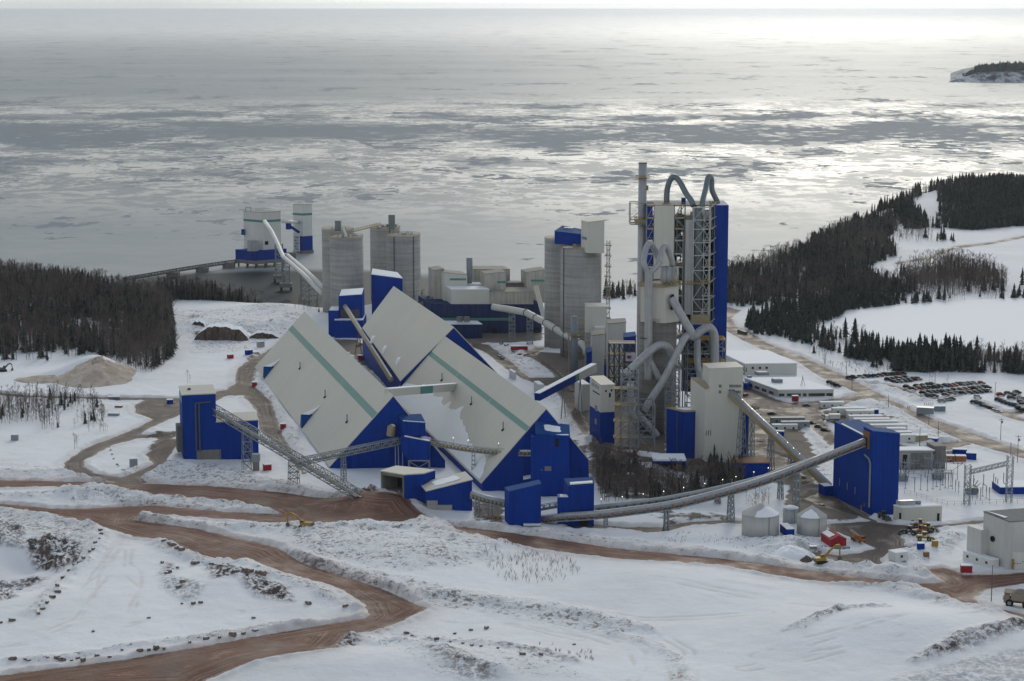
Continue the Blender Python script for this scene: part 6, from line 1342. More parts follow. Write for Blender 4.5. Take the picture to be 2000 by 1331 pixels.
# mooring walkway and dolphins
t = thing('mooring_walkway', 'low dark walkway on piers running left from the wharf house over the sea', 'jetty', AtY(272, 540, 1750))
zj = AtY(463, 511, 1800).z; wp = [G(240, 546, zj), G(338, 529, zj), G(395, 520, zj), G(447, 512.5, zj), G(463, 511, zj)]
mb = MB().use(M['steel_dark'])
for k in range(4):
    a, b = wp[k], wp[k+1]; mb.lattice(a, b, YY*1.2, ZZ*1.3, max(2, int((b-a).length/4)), .5); mb.beam(a-ZZ*.9, b-ZZ*.9, 2.2, .5)
mb.build('walkway', t)
for k, px in ((1, 338), (2, 393), (3, 448)):
    v = wp[k]; MB().use(M['concrete_dark']).abox(v.x-5, v.x+5, v.y-5, v.y+5, v.z-7.0, v.z-1.0).build('pier_cap', t)
    for dx in (-3, 3):
        for dy in (-3, 3): MB().use(M['steel_dark']).cyl(v.x+dx, v.y+dy, SEA_Z-3, v.z-6.4, .8, n=8).build('pile', t)
v = AtY(620, 488, 1960); t = thing('mooring_dolphin', 'dark mooring platform at sea level just right of the slim wharf tower', 'mooring dolphin', (v.x, v.y, SEA_Z)); MB().use(M['concrete_dark']).abox(v.x-7, v.x+9, v.y-5, v.y+5, v.z-3, v.z+2).build('cap', t)
for dx in (-5, 0, 6): MB().use(M['steel_dark']).cyl(v.x+dx, v.y, SEA_Z-3, v.z-3, .9, n=8).build('pile', t)
v = AtY(568, 497, 1860); t = thing('mooring_dolphin', 'dark snowy pier cap between the two wharf buildings', 'mooring dolphin', (v.x, v.y, SEA_Z)); MB().use(M['concrete_dark']).abox(v.x-5, v.x+5, v.y-4, v.y+4, v.z-3, v.z+1.5).build('cap', t)
for dx in (-3, 3): MB().use(M['steel_dark']).cyl(v.x+dx, v.y, SEA_Z-3, v.z-3, .9, n=8).build('pile', t)
# ================================================================ RIGHT-HAND SIDE: OFFICES, TANKS, TRAILERS
def rotv(a): return Vector((math.cos(a), math.sin(a), 0)), Vector((-math.sin(a), math.cos(a), 0))
foot, zt = gbox(1454, 735, 0, 1400, 1556, 711, b=Vector((.998, .06, 0)).normalized(), La=None)
t = bld('workshop', 'long flat-roofed beige workshop under an even snow roof at the back of the offices', 'industrial building', foot, -1, [(zt, M['beige'], 'wall')], M['snow'], over=.2)
for px in (1470, 1484, 1497): s = slen(foot[0], (foot[1]-foot[0]).normalized(), px); panel(t, 'vent', foot[0], (foot[1]-foot[0]).normalized(), s-.6, s+.6, zt-3.0, zt-1.8, -YY, M['dark'], .2)
bO = Vector((.998, .05, 0)).normalized(); aO = Vector((-.36, .93, 0)).normalized()
foot, zt = gbox(1519.5, 779, 0, 1454, 1628, 762, a=aO, b=bO)
t = bld('office_building', 'low office building with window bands, snow roof and rooftop units beside the yard', 'office building', foot, -1, [(zt, M['beige'], 'wall')], M['snow'], over=.25)
for a, b in ((1521, 1532), (1537, 1564), (1568, 1575), (1579, 1611), (1614, 1626)):
    panel(t, 'window', foot[0], bO, slen(foot[0], bO, a), slen(foot[0], bO, b), 1.2, 2.7, -YY, M['glass'], .1)
na = Vector((aO.y, -aO.x, 0)); na = na if na.x < 0 else -na
for k in range(7): panel(t, 'window', foot[0], aO, 5+k*8, 10+k*8, 1.2, 2.6, na, M['glass'], .1)
P = foot[0]
for s, u_, w_, h_ in ((22, 10, 4.5, 2.2), (48, 14, 6, 1.8), (50, 4, 2.5, 1.6), (38, 2.5, 2.0, 1.3)):
    q = P+aO*s+bO*u_; MB().use(M['steel']).box(q+ZZ*(zt+h_/2), bO*w_/2, aO*w_*.4, ZZ*h_/2).build('rooftop_unit', t)
q = P+aO*58+bO*5; mb = MB().use(M['steel_dark'])
for k in range(5): mb.tube([q+bO*k*1.3+ZZ*zt, q+bO*k*1.3+ZZ*(zt+2.5+k % 2)], .3, 6)
mb.beam(q+ZZ*(zt+.4), q+bO*5.4+ZZ*(zt+.4), .6); mb.build('vent_pipes', t); q = P+aO*12+bO*19; mb = MB().use(M['steel'])
for dx, dy in ((-1.3, -1), (1.3, -1), (0, 1.2)): mb.beam(q+Vector((dx, dy, zt)), q+ZZ*(zt+4.5), .16)
mb.beam(q+ZZ*(zt+4.3), q+ZZ*(zt+5.5), .3); mb.beam(q+Vector((-1.3, -1, zt+.2)), q+Vector((1.3, -1, zt+.2)), .2); mb.build('mast', t)
a0 = AtY(1454, 741, foot[3].y-6); MB().use(M['blue']).abox(a0.x-.5, a0.x+3, foot[3].y-9, foot[3].y-5, -1, 3.5).build('porch', t)
# tanks
def tank(px0, px1, pyb, pyr, label, cone, snowside):
    cx = (px0+px1)/2; g = G(cx, pyb, 0); r = (AtY(px1, pyb, g.y).x-AtY(px0, pyb, g.y).x)/2; c = Vector((g.x, g.y+r, 0)); zt = Zat(c.x, c.y-r, pyr)
    t = thing('storage_tank', label, 'tank', (c.x, c.y, 0)); o = MB().use(M['tank']).cyl(c.x, c.y, -1, zt, r, n=40).build('wall', t)
    for q in o.data.polygons: q.use_smooth = abs(q.normal.z) < .5
    mb = MB().use(M['tank']); mb.tube([(c.x, c.y, zt), (c.x, c.y, zt+.05), (c.x, c.y, zt+cone)], [r, r+.12, .3], 40); o = mb.build('roof', t, smooth=False)
    mb = MB().use(M['snow']); a0, a1 = snowside; n = 12; R1 = Vector((c.x, c.y, zt))
    for k in range(n):
        A, B = a0+(a1-a0)*k/n, a0+(a1-a0)*(k+1)/n; w0, w1 = [.28+.5*abs(((i/n)-.5)*2)**1.5*.7 for i in (k, k+1)]
        def cp(a, f): return Vector((c.x+r*f*math.cos(a), c.y+r*f*math.sin(a), zt+cone*(1-f)+.22))
        mb.face([cp(A, 1), cp(B, 1), cp(B, w1), cp(A, w0)]); mb.face([cp(A, 1)-ZZ*.3, cp(B, 1)-ZZ*.3, cp(B, 1), cp(A, 1)])
    mb.build('snow', t, smooth=True); MB().use(M['steel_dark']).abox(c.x+r*.35-.08, c.x+r*.35+.08, c.y-r*.96, c.y-r*.93, 0, zt).build('seam', t); return t, c, r, zt
tank(1452.5, 1525.5, 1055, 1012, 'largest round steel tank with a conical roof, the left one of three', 4.2, (-2.0, .6))
tank(1560, 1618.5, 1050, 1014, 'medium round steel tank with a conical roof beside the red shed', 3.9, (-2.6, -1.2))
t, c, r, zt = tank(1530.8, 1561, 1026, 996, 'smallest tall dark steel tank standing behind the two conical tanks', .5, (0, 6.28))
[x for x in t.children if x.name.startswith('wall')][0].data.materials.__setitem__(0, M['duct'])
MB().use(M['snow']).cyl(c.x, c.y, zt+.4, zt+.9, r*.9, r*.5, 20).build('snow', t)
def ibox(name, label, cat, cx, cy, w, d, h, ang, m, snow=True, group=None, z=None, windows=0, roofm=None):
    g = on_ground(cx, cy); z = g.z if z is None else z; e, n_ = rotv(ang); t = thing(name, label, cat, (g.x, g.y, z), group); c = Vector((g.x, g.y, z))
    f = [c-e*w/2-n_*d/2, c+e*w/2-n_*d/2, c+e*w/2+n_*d/2, c-e*w/2+n_*d/2]
    mb = MB().use(M[m]); mb.prism(f, z-.1, z+h); mb.build('body', t)
    if snow: mb = MB().use(M['snow']); slab(mb, grow(f, .06), z+h+.25, .25); mb.build('snow', t)
    elif roofm: mb = MB().use(M[roofm]); slab(mb, grow(f, .1), z+h+.2, .2); mb.build('roof', t)
    for k in range(windows): panel(t, 'window', f[0], e, w*(k+.5)/windows-.5, w*(k+.5)/windows+.5, z+1.2, z+2.2, -n_, M['glass'], .06)
    return t, f, z
ibox('container', 'blue container with snow on top between the steel tanks', 'container', 1537, 1044, 3.2, 9, 3.2, R(10), 'blue')
t, f, z = ibox('red_shed', 'bright red shed with a patchy snow roof beside the medium tank', 'shed', 1628, 1062, 6.5, 9.5, 3.0, R(14), 'red', False)
e, n_ = rotv(R(14)); c = (f[0]+f[2])/2
mb = MB().use(M['red']); r0, r1 = c-n_*4.9+ZZ*(z+4.4-c.z), c+n_*4.9+ZZ*(z+4.4-c.z); L = [q+ZZ*(z+2.9-q.z) for q in grow(f, .25)]
mb.face([L[0], L[1], r0]); mb.face([L[2], L[3], r1]); mb.face([L[1], L[2], r1, r0]); mb.face([L[3], L[0], r0, r1]); mb.build('roof', t)
mb = MB().use(M['snow']); mb.face([L[3].lerp(r1, .15)+ZZ*.15, L[3].lerp(r1, .15).lerp(L[0].lerp(r0, .15), .75)+ZZ*.15, r1.lerp(r0, .75).lerp(L[0], .2)+ZZ*.2, r1.lerp(L[3], .2)+ZZ*.2]); mb.build('snow', t)
ibox('red_container', 'small red container in the snow near the haul road junction at right', 'container', 1887, 1117, 4.0, 2.6, 2.5, R(-3), 'red')
ibox('red_container', 'small red container in front of the office window band', 'container', 1553, 783, 3.2, 2.4, 2.6, R(4), 'red')
ibox('red_container', 'small red container on the snow below the truss conveyor drive', 'container', 522, 918, 3.4, 2.8, 2.6, R(20), 'red')
ibox('red_container', 'small red container beside the lower dormer of the left store', 'container', 553, 838, 2.8, 2.4, 2.6, R(10), 'red')
ibox('red_container', 'small red container at the far upper end of the left store', 'container', 497, 755, 2.6, 2.4, 2.4, R(10), 'red')
ibox('red_container', 'small red container in the snow between the two A-frame stores', 'container', 704, 703, 3.0, 2.6, 2.6, R(10), 'red')
ibox('red_container', 'small dark red container on the snow above the dirt road bend', 'container', 450, 700, 3.4, 2.4, 2.2, R(25), 'red')
ibox('container', 'small dark blue container by the dirt road bend', 'container', 486, 693, 4.2, 2.6, 2.8, R(25), 'blue')
ibox('container', 'small blue hut on the snowy triangle behind the left blue house', 'container', 332, 791, 3.2, 2.8, 2.8, R(12), 'blue')
ibox('container', 'small grey shed below the rock cut', 'shed', 509, 678, 4.0, 3.0, 3.4, R(30), 'concrete')
ibox('container', 'grey tank box standing alone on the snow inside the road loop', 'container', 261, 911, 3.6, 2.6, 3.6, R(10), 'steel')
ibox('container', 'low dark container on the snowy yard at far left', 'container', 223, 783, 6.0, 2.4, 2.2, R(4), 'duct_dark')
ibox('red_container', 'red flat rack on the snowy yard at far left', 'container', 232, 796, 3.6, 2.2, .9, R(-8), 'red')
ibox('container', 'low grey container lying near the bare wood at far left', 'container', 222, 812, 5.6, 2.2, 1.2, R(-6), 'steel')
ibox('hut', 'tiny grey hut on the open snow at the left edge', 'shed', 29, 860, 3.2, 3.0, 2.8, R(5), 'steel')
t, f, z = ibox('red_container', 'long red and white canopy in the yard of the mill', 'canopy', 1014, 683, 10, 4, 2.2, R(4), 'red')
ibox('container', 'small blue container beside the yellow loaders', 'container', 1798, 1072, 2.6, 2.0, 2.2, R(4), 'blue')
ibox('container', 'small dark blue container on the yard left of the big blue house', 'container', 1523, 851, 4.0, 2.6, 2.2, R(-12), 'blue')
for px, py, m in ((1588, 1072, 'duct_dark'), (1607, 1072, 'blue'), (1636, 1072, 'duct_dark'), (1653, 1073, 'steel')):
    ibox('skip', {1588: 'dark open skip, leftmost of four in a row behind the excavator', 1607: 'blue open skip, second of four behind the excavator', 1636: 'dark open skip, third of four behind the excavator', 1653: 'grey open skip, rightmost of four behind the excavator'}[px], 'skip', px, py, 2.6, 1.6, 1.1, 0, m, False)
# trailers
TG = 'trailers parked in the yard'
TR = [(1624, 798, 12.5, 3, 'tall white box trailer, topmost of the trailer cluster, nearest the office'), (1657, 810, 17, 3, 'long grey box trailer second from the top of the cluster'), (1679, 815, 14, 3, 'grey box trailer in front of a blue container'), (1690, 825, 17, 2, 'long white trailer just below the one with the blue container'), (1702, 831, 18, 2, 'long white trailer right behind the stepped blue roof'), (1717, 836, 18, 2, 'long white trailer partly hidden by the blue house roof'), (1735, 843, 18, 2, 'cream white trailer ending near the snow bank'), (1750, 850, 9, 2, 'short white trailer stepping down right of the blue house roof'), (1757, 857, 11, 2, 'white trailer third from bottom right of the blue house'), (1762, 863, 12, 2, 'white trailer second from bottom right of the blue house')]
for px, py, w_, h_, lab in TR: ibox('trailer', lab, 'trailer', px, py, w_, 3.2, 3.4, R(3), 'white', True, TG, windows=h_)
for px, py, w_, lab in ((1538, 828, 17, 'long grey trailer at the back of the three in the open yard'), (1553, 836, 14, 'grey trailer in the middle of the three in the open yard'), (1532, 842, 12.5, 'white trailer at the front of the three in the open yard')): ibox('trailer', lab, 'trailer', px, py, w_, 3.2, 3.2, R(3), 'white' if px == 1532 else 'steel', px == 1532, TG, windows=3, roofm='steel')
ibox('container', 'blue container behind the grey box trailer', 'container', 1708, 812, 3.6, 3, 3.2, R(3), 'blue')
for px, py, w_, lab in ((1769, 862, 6.5, 'tan cabin left of the leaning white boom near the substation'), (1797, 861, 6.2, 'tan cabin right of the leaning white boom near the substation')): ibox('cabin', lab, 'cabin', px, py, w_, 4, 2.8, R(5), 'tan')
ibox('container', 'blue container beside the tan cabins', 'container', 1821, 867, 5.2, 3, 2.8, R(-25), 'blue')
ibox('container', 'long low blue container behind the red one near the substation', 'container', 1874, 889, 6.5, 3, 2.8, R(-8), 'blue'); ibox('container', 'short blue container with a snow roof at the right end near the substation', 'container', 1897, 897, 4.5, 3, 3, R(-12), 'blue')
ibox('red_container', 'orange-red container by the substation transformers', 'container', 1876, 901, 4.6, 3, 2.6, R(-5), 'orange'); ibox('red_container', 'orange-red container partly hidden by the substation steelwork', 'container', 1856, 900, 3.6, 3, 2.4, R(-5), 'orange')
ibox('guard_cabin', 'grey gatehouse cabin on the bank of the far road', 'cabin', 1807, 808, 8.5, 4.5, 3.2, R(-16), 'steel', False, roofm='duct_dark'); ibox('container', 'dark blue container beside the grey gatehouse cabin', 'container', 1833, 803, 6.5, 3, 2.6, R(3), 'duct_dark')
ibox('office_cabin', 'small white site cabin on the snow beside the brown yard', 'cabin', 1754, 1093, 5.6, 4.6, 3.2, R(24), 'white', windows=1)
t, f, z = ibox('office_cabin', 'very long white site cabin lying along the big grey hall at right', 'cabin', 1915, 1101, 3.2, 15.5, 3.2, R(31), 'white')
e, n_ = rotv(R(31))
for k in range(3): panel(t, 'window', f[0], n_, 2.5+k*5, 3.6+k*5, z+1.2, z+2.2, -e, M['glass'], .08)
# control building with flat concrete roof, substation
Yc = 896.0; A = AtY(1756, 915, Yc); B = AtY(1822, 912, Yc); zt = AtY(1756, 880, Yc).z
t = bld('control_building', 'grey concrete control building with a snowy flat roof behind the substation', 'control building', [A, B, B+AX*7, A+AX*7], -1, [(zt, M['concrete'], 'wall')], M['snow'], over=.4)
panel(t, 'bay', A, XX, 5, 14, .5, zt-1.2, -YY, M['concrete_dark'], .1); panel(t, 'door', A, XX, 1.5, 3.5, 0, zt-2, -YY, M['dark'], .1)
Yc2 = 898.0; A = AtY(1824, 915, Yc2); B = AtY(1846, 915, Yc2); zt = AtY(1824, 872, Yc2).z
bld('firewall', 'tall narrow concrete block beside the control building', 'concrete block', [A, B, B+AX*8, A+AX*8], -1, [(zt, M['concrete_dark'], 'wall')], M['dusty_roof'])
for (a, b, lab) in (((1888, 988, 908), 906, 'left lattice gantry tower of the substation'), ((1970, 982, 890), 882, 'right lattice gantry tower of the substation')):
    g = G(a[0], a[1], 0); zt = Zat(g.x, g.y, a[2]); t = thing('gantry_tower', lab, 'lattice tower', (g.x, g.y, 0)); MB().use(M['steel']).lattice((g.x, g.y, 0), (g.x, g.y, zt), XX*1.15, YY*1.15, 9, .19).build('frame', t)
    if a[0] > 1900: MB().use(M['steel']).beam((g.x, g.y, zt), (g.x, g.y, zt+5.5), .3).build('spike', t); GB = (g.x, g.y, zt)
    else: GA = (g.x, g.y, zt)
t = thing('gantry_beam', 'long lattice beam spanning the two substation gantry towers', 'lattice beam', (GA[0], GA[1], GA[2]-2)); MB().use(M['steel']).lattice((GA[0]+1.4, GA[1], GA[2]-3), (GB[0]-1.4, GB[1], GB[2]-3.4), YY*.8, ZZ*.8, 12, .18).build('frame', t)
for k in range(4): f = (k+.6)/4.2; x = GA[0]+(GB[0]-GA[0])*f; y = GA[1]+(GB[1]-GA[1])*f; z = GA[2]-4.5; MB().use(M['steel_dark']).tube([(x, y, z), (x, y, z-4.2), (x+.9, y-.6, z-4.8)], .16, 6).build('insulator', t)
IG = 'insulator posts in the substation'
rnd = random.Random(11)
def ipost(px, py, h, lab, arms):
    g = G(px, py, 0); t = thing('insulator_post', lab, 'insulator post', g, IG); mb = MB().use(M['steel']); mb.beam(g, g+ZZ*h*.55, .22); mb.abox(g.x-.6, g.x+.6, g.y-.4, g.y+.4, 0, .25); mb.build('stand', t)
    mb = MB().use(M['steel_dark']); mb.tube([g+ZZ*h*.55+ZZ*h*.45*k/6 for k in range(7)], [.22, .13]*3+[.2], 6); mb.build('insulator', t)
    if arms: MB().use(M['steel']).beam(g+ZZ*h*.96-XX*1.7, g+ZZ*h*.96+XX*1.7, .16).build('bar', t)
for k, (px, py) in enumerate([(1768, 955), (1786, 963), (1798, 958), (1811, 960), (1822, 956), (1829, 951), (1836, 958), (1846, 954), (1852, 955), (1860, 956), (1857, 950), (1841, 948)]): ipost(px, py, 7.0, 'thin busbar post with a cross arm, back rows of the substation', True)
for k, (px, py) in enumerate([(1866, 962), (1872, 965), (1893, 976), (1899, 979), (1908, 976), (1915, 978), (1919, 970), (1926, 974), (1932, 977), (1944, 957), (1948, 960)]): ipost(px, py, 5.6, 'stout insulator post on a snowy footing, front row of the substation', False)
t = thing('busbar', 'grey tubular busbar carried over the back posts of the substation', 'busbar', G(1768, 955)); mb = MB().use(M['steel'])
for py, h in ((957, 7.2), (952, 7.2)):
    a, b = G(1762, py, 0), G(1862, py-2, 0); mb.beam(a+ZZ*h, b+ZZ*h, .2)
a, b = G(1762, 957, 0), G(1762, 952, 0); mb.beam(a+ZZ*7.2, b+ZZ*7.2, .2)
for f in (.3, .6, 1.0): a = G(1762, 957, 0).lerp(G(1862, 955, 0), f); b = G(1762, 952, 0).lerp(G(1862, 950, 0), f); mb.beam(a+ZZ*7.2, b+ZZ*7.2, .16)
mb.build('bar', t)
for k, (px, py, lab) in enumerate(((1832, 937, 'grey transformer with fanned bushings in the middle of the substation'), (1761, 941, 'grey transformer with fanned bushings against the big blue house'), (1898, 966, 'dark switch unit with fanned arms beside the left gantry tower'))):
    g = G(px, py, 0); t = thing('transformer', lab, 'transformer', g); s = 1.0
    MB().use(M['duct_dark' if k == 2 else 'steel']).abox(g.x-2.0, g.x+2.0, g.y-1.5, g.y+1.5, -.2, 3.2).abox(g.x-2.6, g.x-2.0, g.y-1.2, g.y+1.2, .6, 2.8).abox(g.x+2.0, g.x+2.6, g.y-1.2, g.y+1.2, .6, 2.8).build('tank', t)
    for j in range(6): a = math.pi*(.12+.15*j); q = g+Vector((math.cos(a)*1.2, .3*(j % 2), 3.0)); MB().use(M['steel_dark' if j % 2 else 'steel']).tube([q, q+Vector((math.cos(a)*2.6, 0, math.sin(a)*3.6+.4))], [.22, .14], 6).build('bushing', t)
t = thing('switchgear', 'tangle of grey switchgear frames in front of the control building', 'switchgear', G(1790, 925)); mb = MB().use(M['steel'])
for k in range(16):
    g = G(rnd.uniform(1765, 1870), rnd.uniform(918, 938), 0); h = rnd.uniform(4, 8); mb.beam(g, g+ZZ*h, .25); mb.beam(g+ZZ*h-XX*2.4, g+ZZ*h+XX*2.4, .22); mb.beam(g+ZZ*h*.6-XX*2, g+ZZ*h+XX*2, .16)
    for j in (-1, 0, 1): mb.tube([g+ZZ*h+XX*j*1.8, g+ZZ*(h+1.5)+XX*j*2.2], .16, 5)
o = mb.build('frame', t); o['kind'] = 'stuff'
t, f, z = ibox('relay_building', 'long low bright blue building with a snow roof at the right edge behind the gantry', 'building', 2010, 958, 29, 12, 3.2, R(4), 'blue', z=0)
# fence round the substation
fp = [G(px, py, 0) for px, py in ((1755, 964), (1790, 972), (1830, 984), (1850, 990), (1905, 988), (1960, 985), (2040, 982))]
t = thing('wire_fence', 'thin wire fence along the front of the substation', 'fence', fp[0]); mb = MB().use(M['steel'])
for k in range(6):
    a, b = fp[k], fp[k+1]; n = max(2, int((b-a).length/3))
    for h in (.1, 1.1, 2.1): mb.beam(a+ZZ*h, b+ZZ*h, .06)
    for j in range(n+1): q = a.lerp(b, j/n); mb.beam(q, q+ZZ*2.2, .1)
o = mb.build('mesh', t)
# small grey building, big grey hall
foot, zt = gbox(1762, 1023, 0, 1744.5, 1839, 991.5, b=Vector((.985, .17, 0)).normalized(), a=Vector((-.62, .785, 0)).normalized())
t = bld('pump_house', 'small flat-roofed grey house with a rooftop air unit in front of the substation', 'building', foot, -1, [(zt, M['beige'], 'wall')], M['snow'], over=.1)
bb = (foot[1]-foot[0]).normalized(); aa = (foot[3]-foot[0]).normalized(); q = foot[0]+bb*4.2+aa*3.6+ZZ*zt
MB().use(M['duct']).box(q+ZZ*1.1, bb*3.2, aa*1.2, ZZ*1.0).build('air_unit', t); MB().use(M['steel']).tube([q+bb*4.4+ZZ*.9, q+bb*6.2+ZZ*.9], .8, 10).build('air_duct', t)
nb = Vector((bb.y, -bb.x, 0)); nb = nb if nb.y < 0 else -nb; Lb = (foot[1]-foot[0]).length
panel(t, 'door', foot[0], bb, Lb-2.0, Lb-1.0, 0, 3.6, nb, M['dark'], .1); na2 = Vector((aa.y, -aa.x, 0)); na2 = na2 if na2.x < 0 else -na2; panel(t, 'door', foot[0], aa, .6, 1.6, 0, 4.2, na2, M['dark'], .1)
Ph = G(1969, 1113, 0); zt = Zat(Ph.x, Ph.y, 1020); dL = Vector((-.45, .893, 0)).normalized(); L_ = slen(Vector((Ph.x, Ph.y, zt+3)), dL, 1922)
f = [Ph, Ph+XX*26, Ph+XX*26+dL*L_, Ph+dL*L_]; zb = Zat(f[3].x, f[3].y, 1000)
t = bld('repair_hall', 'big pale grey hall with a round black vent at the right edge', 'industrial building', f, -1, [([zt, zt+2, zb+2, zb], M['grey_clad'], 'wall')], M['greysteel_roof'], [zt, zt+2, zb+2, zb], over=.1)
panel(t, 'roll_door', Ph, XX, slen(Ph, XX, 1977), 22, 0, Zat(Ph.x, Ph.y, 1079), -YY, M['white'], .12); panel(t, 'post', Ph, XX, slen(Ph, XX, 1976), slen(Ph, XX, 1978.5), 0, 4.2, -YY-XX*.02, M['yellow'], 1.2)
nl = Vector((dL.y, -dL.x, 0)); nl = nl if nl.x < 0 else -nl; s = slen(Vector((Ph.x, Ph.y, 11)), dL, 1940); q = Ph+dL*s+nl*.3; q.z = Zat(q.x, q.y, 1053); MB().use(M['dark']).tube([q-nl*.3, q+nl*.25], 1.1, 16).build('round_vent', t)
mb = MB().use(M['snow']); mb.face([f[3]+ZZ*(zb+.6)+XX*.3-dL*.3, f[3]+ZZ*(zb+.6-(zb-zt)*.75)-dL*L_*.75+XX*.4, f[3]+ZZ*(zb+.65-(zb-zt)*.7)-dL*L_*.66+XX*2.6]); mb.build('snow', t)
for k in range(5): q = Ph+XX*(slen(Ph, XX, 1978)+.4+k*1.0)-YY*.16; MB().use(M['dark']).abox(q.x, q.x+.35, q.y-.05, q.y, 2.2+(.7 if k == 3 else 0), 2.55+(.7 if k == 3 else 0)).build('door_window', t)
e3 = f[3]; w3 = [e3+nl*.02-dL*3, e3+nl*.02+dL*5, e3+nl*3.4+dL*5, e3+nl*3.4-dL*3]; zz3 = Zat(w3[3].x, w3[3].y, 1036); MB().use(M['grey_clad']).prism([w3[3], w3[0], w3[1], w3[2]], -1, zz3).build('side_wing', t)
# ================================================================ VEHICLES
def poly_extrude(mb, prof, y0, y1):
    # profile in x/z extruded along y
    a = [Vector((x, y0, z)) for x, z in prof]; b = [Vector((x, y1, z)) for x, z in prof]; n = len(prof)
    mb.face(a); mb.face(list(reversed(b)))
    for k in range(n): mb.face([a[k], b[k], b[(k+1) % n], a[(k+1) % n]])
def wheel_mesh(r, w):
    mb = MB().use(M['black']); mb.tube([(0, -w/2, 0), (0, w/2, 0)], r, 14); mb.use(M['steel']); mb.tube([(0, -w/2-.02, 0), (0, w/2+.02, 0)], r*.5, 10); o = mb.build('wheel'); C.objects.unlink(o); return o
def dirtypaint(n, c): return mat('car_paint_'+n, c, .55, noise=.25, nscale=.6, spec=.12)
CARS = {'black': (.012, .013, .015), 'dark blue': (.02, .035, .07), 'dark grey': (.05, .055, .06), 'silver': (.26, .27, .28), 'dark green': (.02, .045, .04), 'white': (.55, .55, .55), 'red': (.25, .02, .02), 'orange red': (.28, .06, .025)}
car_wheel = wheel_mesh(.34, .24)
def car_proto(col, suv):
    p = dirtypaint(col.replace(' ', '_'), CARS[col]); h = .22 if suv else 0
    mb = MB().use(p); poly_extrude(mb, [(-2.25, .35), (2.2, .35), (2.28, .6), (2.2, .82), (1.1, .95+h*.5), (-2.1, 1.0+h), (-2.3, .75)], -.88, .88)
    i = len(mb.v); 
    prof = [(1.15, .93+h*.4), (.35, 1.45+h), (-1.35, 1.48+h), (-2.05, 1.0+h)]; lo = [(x, z) for x, z in prof]
    a = [Vector((x, -.86 if k in (0, 3) else -.68, z)) for k, (x, z) in enumerate(lo)]; b = [Vector((x, .86 if k in (0, 3) else .68, z)) for k, (x, z) in enumerate(lo)]
    mb.face([a[1], a[2], b[2], b[1]]); body = mb.build('body')
    mb = MB().use(M['glass']); mb.face([a[0], a[1], b[1], b[0]]); mb.face([a[2], a[3], b[3], b[2]]); mb.face([a[3], a[2], a[1], a[0]]); mb.face([b[0], b[1], b[2], b[3]]); gl = mb.build('window')
    mb = MB().use(M['snow']); mb.face([a[1]+ZZ*.05, a[2]+ZZ*.05, b[2]+ZZ*.05, b[1]+ZZ*.05]); 
    C.objects.unlink(body); C.objects.unlink(gl); return body, gl
PROT = {(c, s): car_proto(c, s) for c in CARS for s in (0, 1)}
CG = 'cars parked in the car park'
def place_car(px, py, ang, col, label, group=CG, suv=0):
    g = on_ground(px, py); t = thing('parked_car', label, 'car', (g.x, g.y, g.z+.02), group); t.rotation_euler = (0, 0, ang); t.scale = (1.05, 1.05, 1.22)
    for o in PROT[(col, suv)]: c = o.copy(); c.parent = t; C.objects.link(c)
    for x in (1.4, -1.4):
        for y in (-.8, .8): c = car_wheel.copy(); c.location = (x, y, .34); c.parent = t; C.objects.link(c)
rnd = random.Random(21)
DARKS = ['black', 'dark blue', 'dark grey', 'dark grey', 'dark green', 'black', 'dark blue', 'silver']
def row(lst, ang, rowname, cols=None):
    for k, (px, py) in enumerate(lst):
        col = (cols or {}).get(k) or rnd.choice(DARKS); place_car(px, py, ang+rnd.uniform(-.06, .06), col, f'{col} car in {rowname}'.replace('the car park', 'the lot'), suv=rnd.random() < .4)
def Z7(*p): return [(1700+x/6.653, 640+y/6.653) for x, y in p]
def Z4(*p): return [(1400+x/3.333, 640+y/3.333) for x, y in p]
rA = R(-28)
row(Z4((866, 334), (892, 332), (936, 328)), rA, "the loose trio at the left end by the pole")
row(Z4((972, 326), (1000, 324), (1030, 322), (1062, 318), (1095, 314), (1124, 312), (1150, 310), (1180, 308), (1208, 307)), rA, 'the topmost row of the car park', {3: 'red', 7: 'red'})
row(Z7((235, 692), (290, 684), (350, 676), (400, 680), (455, 662), (520, 690), (560, 686), (620, 684)), rA, 'the back line of the second car row', {6: 'red'})
row(Z7((318, 720), (380, 712), (440, 706), (500, 702)), rA, 'the front line of the second car row')
row(Z7((478, 788), (610, 780), (690, 774), (755, 755), (800, 750)), rA, 'the back line of the third car row'); row(Z7((555, 812), (630, 808), (710, 803), (780, 795), (845, 790), (898, 782)), rA, 'the front line of the third car row', {1: 'red'})
row(Z7((980, 772), (1035, 768), (1090, 762), (1140, 748), (1190, 752), (1230, 748), (1280, 742), (1345, 738), (1440, 736)), rA, 'the fourth car row at the upper right', {1: 'orange red', 2: 'orange red', 8: 'red'})
row(Z7((690, 866), (770, 858), (830, 850), (890, 845)), rA, 'the back line of the fifth car row, left part'); row(Z7((765, 902), (832, 900)), rA, 'the pair in front of the fifth car row')
row(Z7((955, 850), (1020, 840), (1090, 826), (1170, 822), (1240, 815), (1300, 806), (1355, 806), (1420, 800), (1475, 790), (1520, 795)), rA, 'the back line of the longest car row', {4: 'orange red'})
row(Z7((980, 888), (1058, 876), (1135, 870), (1205, 864), (1290, 860), (1360, 856), (1425, 850), (1480, 842), (1535, 838)), rA, 'the front line of the longest car row', {8: 'white'})
row(Z7((925, 970), (1010, 955), (1050, 946)), R(10), 'the half-buried trio below the car rows')
row(Z7((1395, 925)), R(-15), 'a spot alone at the head of the diagonal row', {0: 'white'})
row(Z7((1350, 985), (1395, 990), (1430, 1005), (1470, 1022), (1490, 1040), (1535, 1055), (1575, 1068), (1615, 1100), (1660, 1115)), R(-20), 'the diagonal row on the bank', {7: 'white', 8: 'white'})
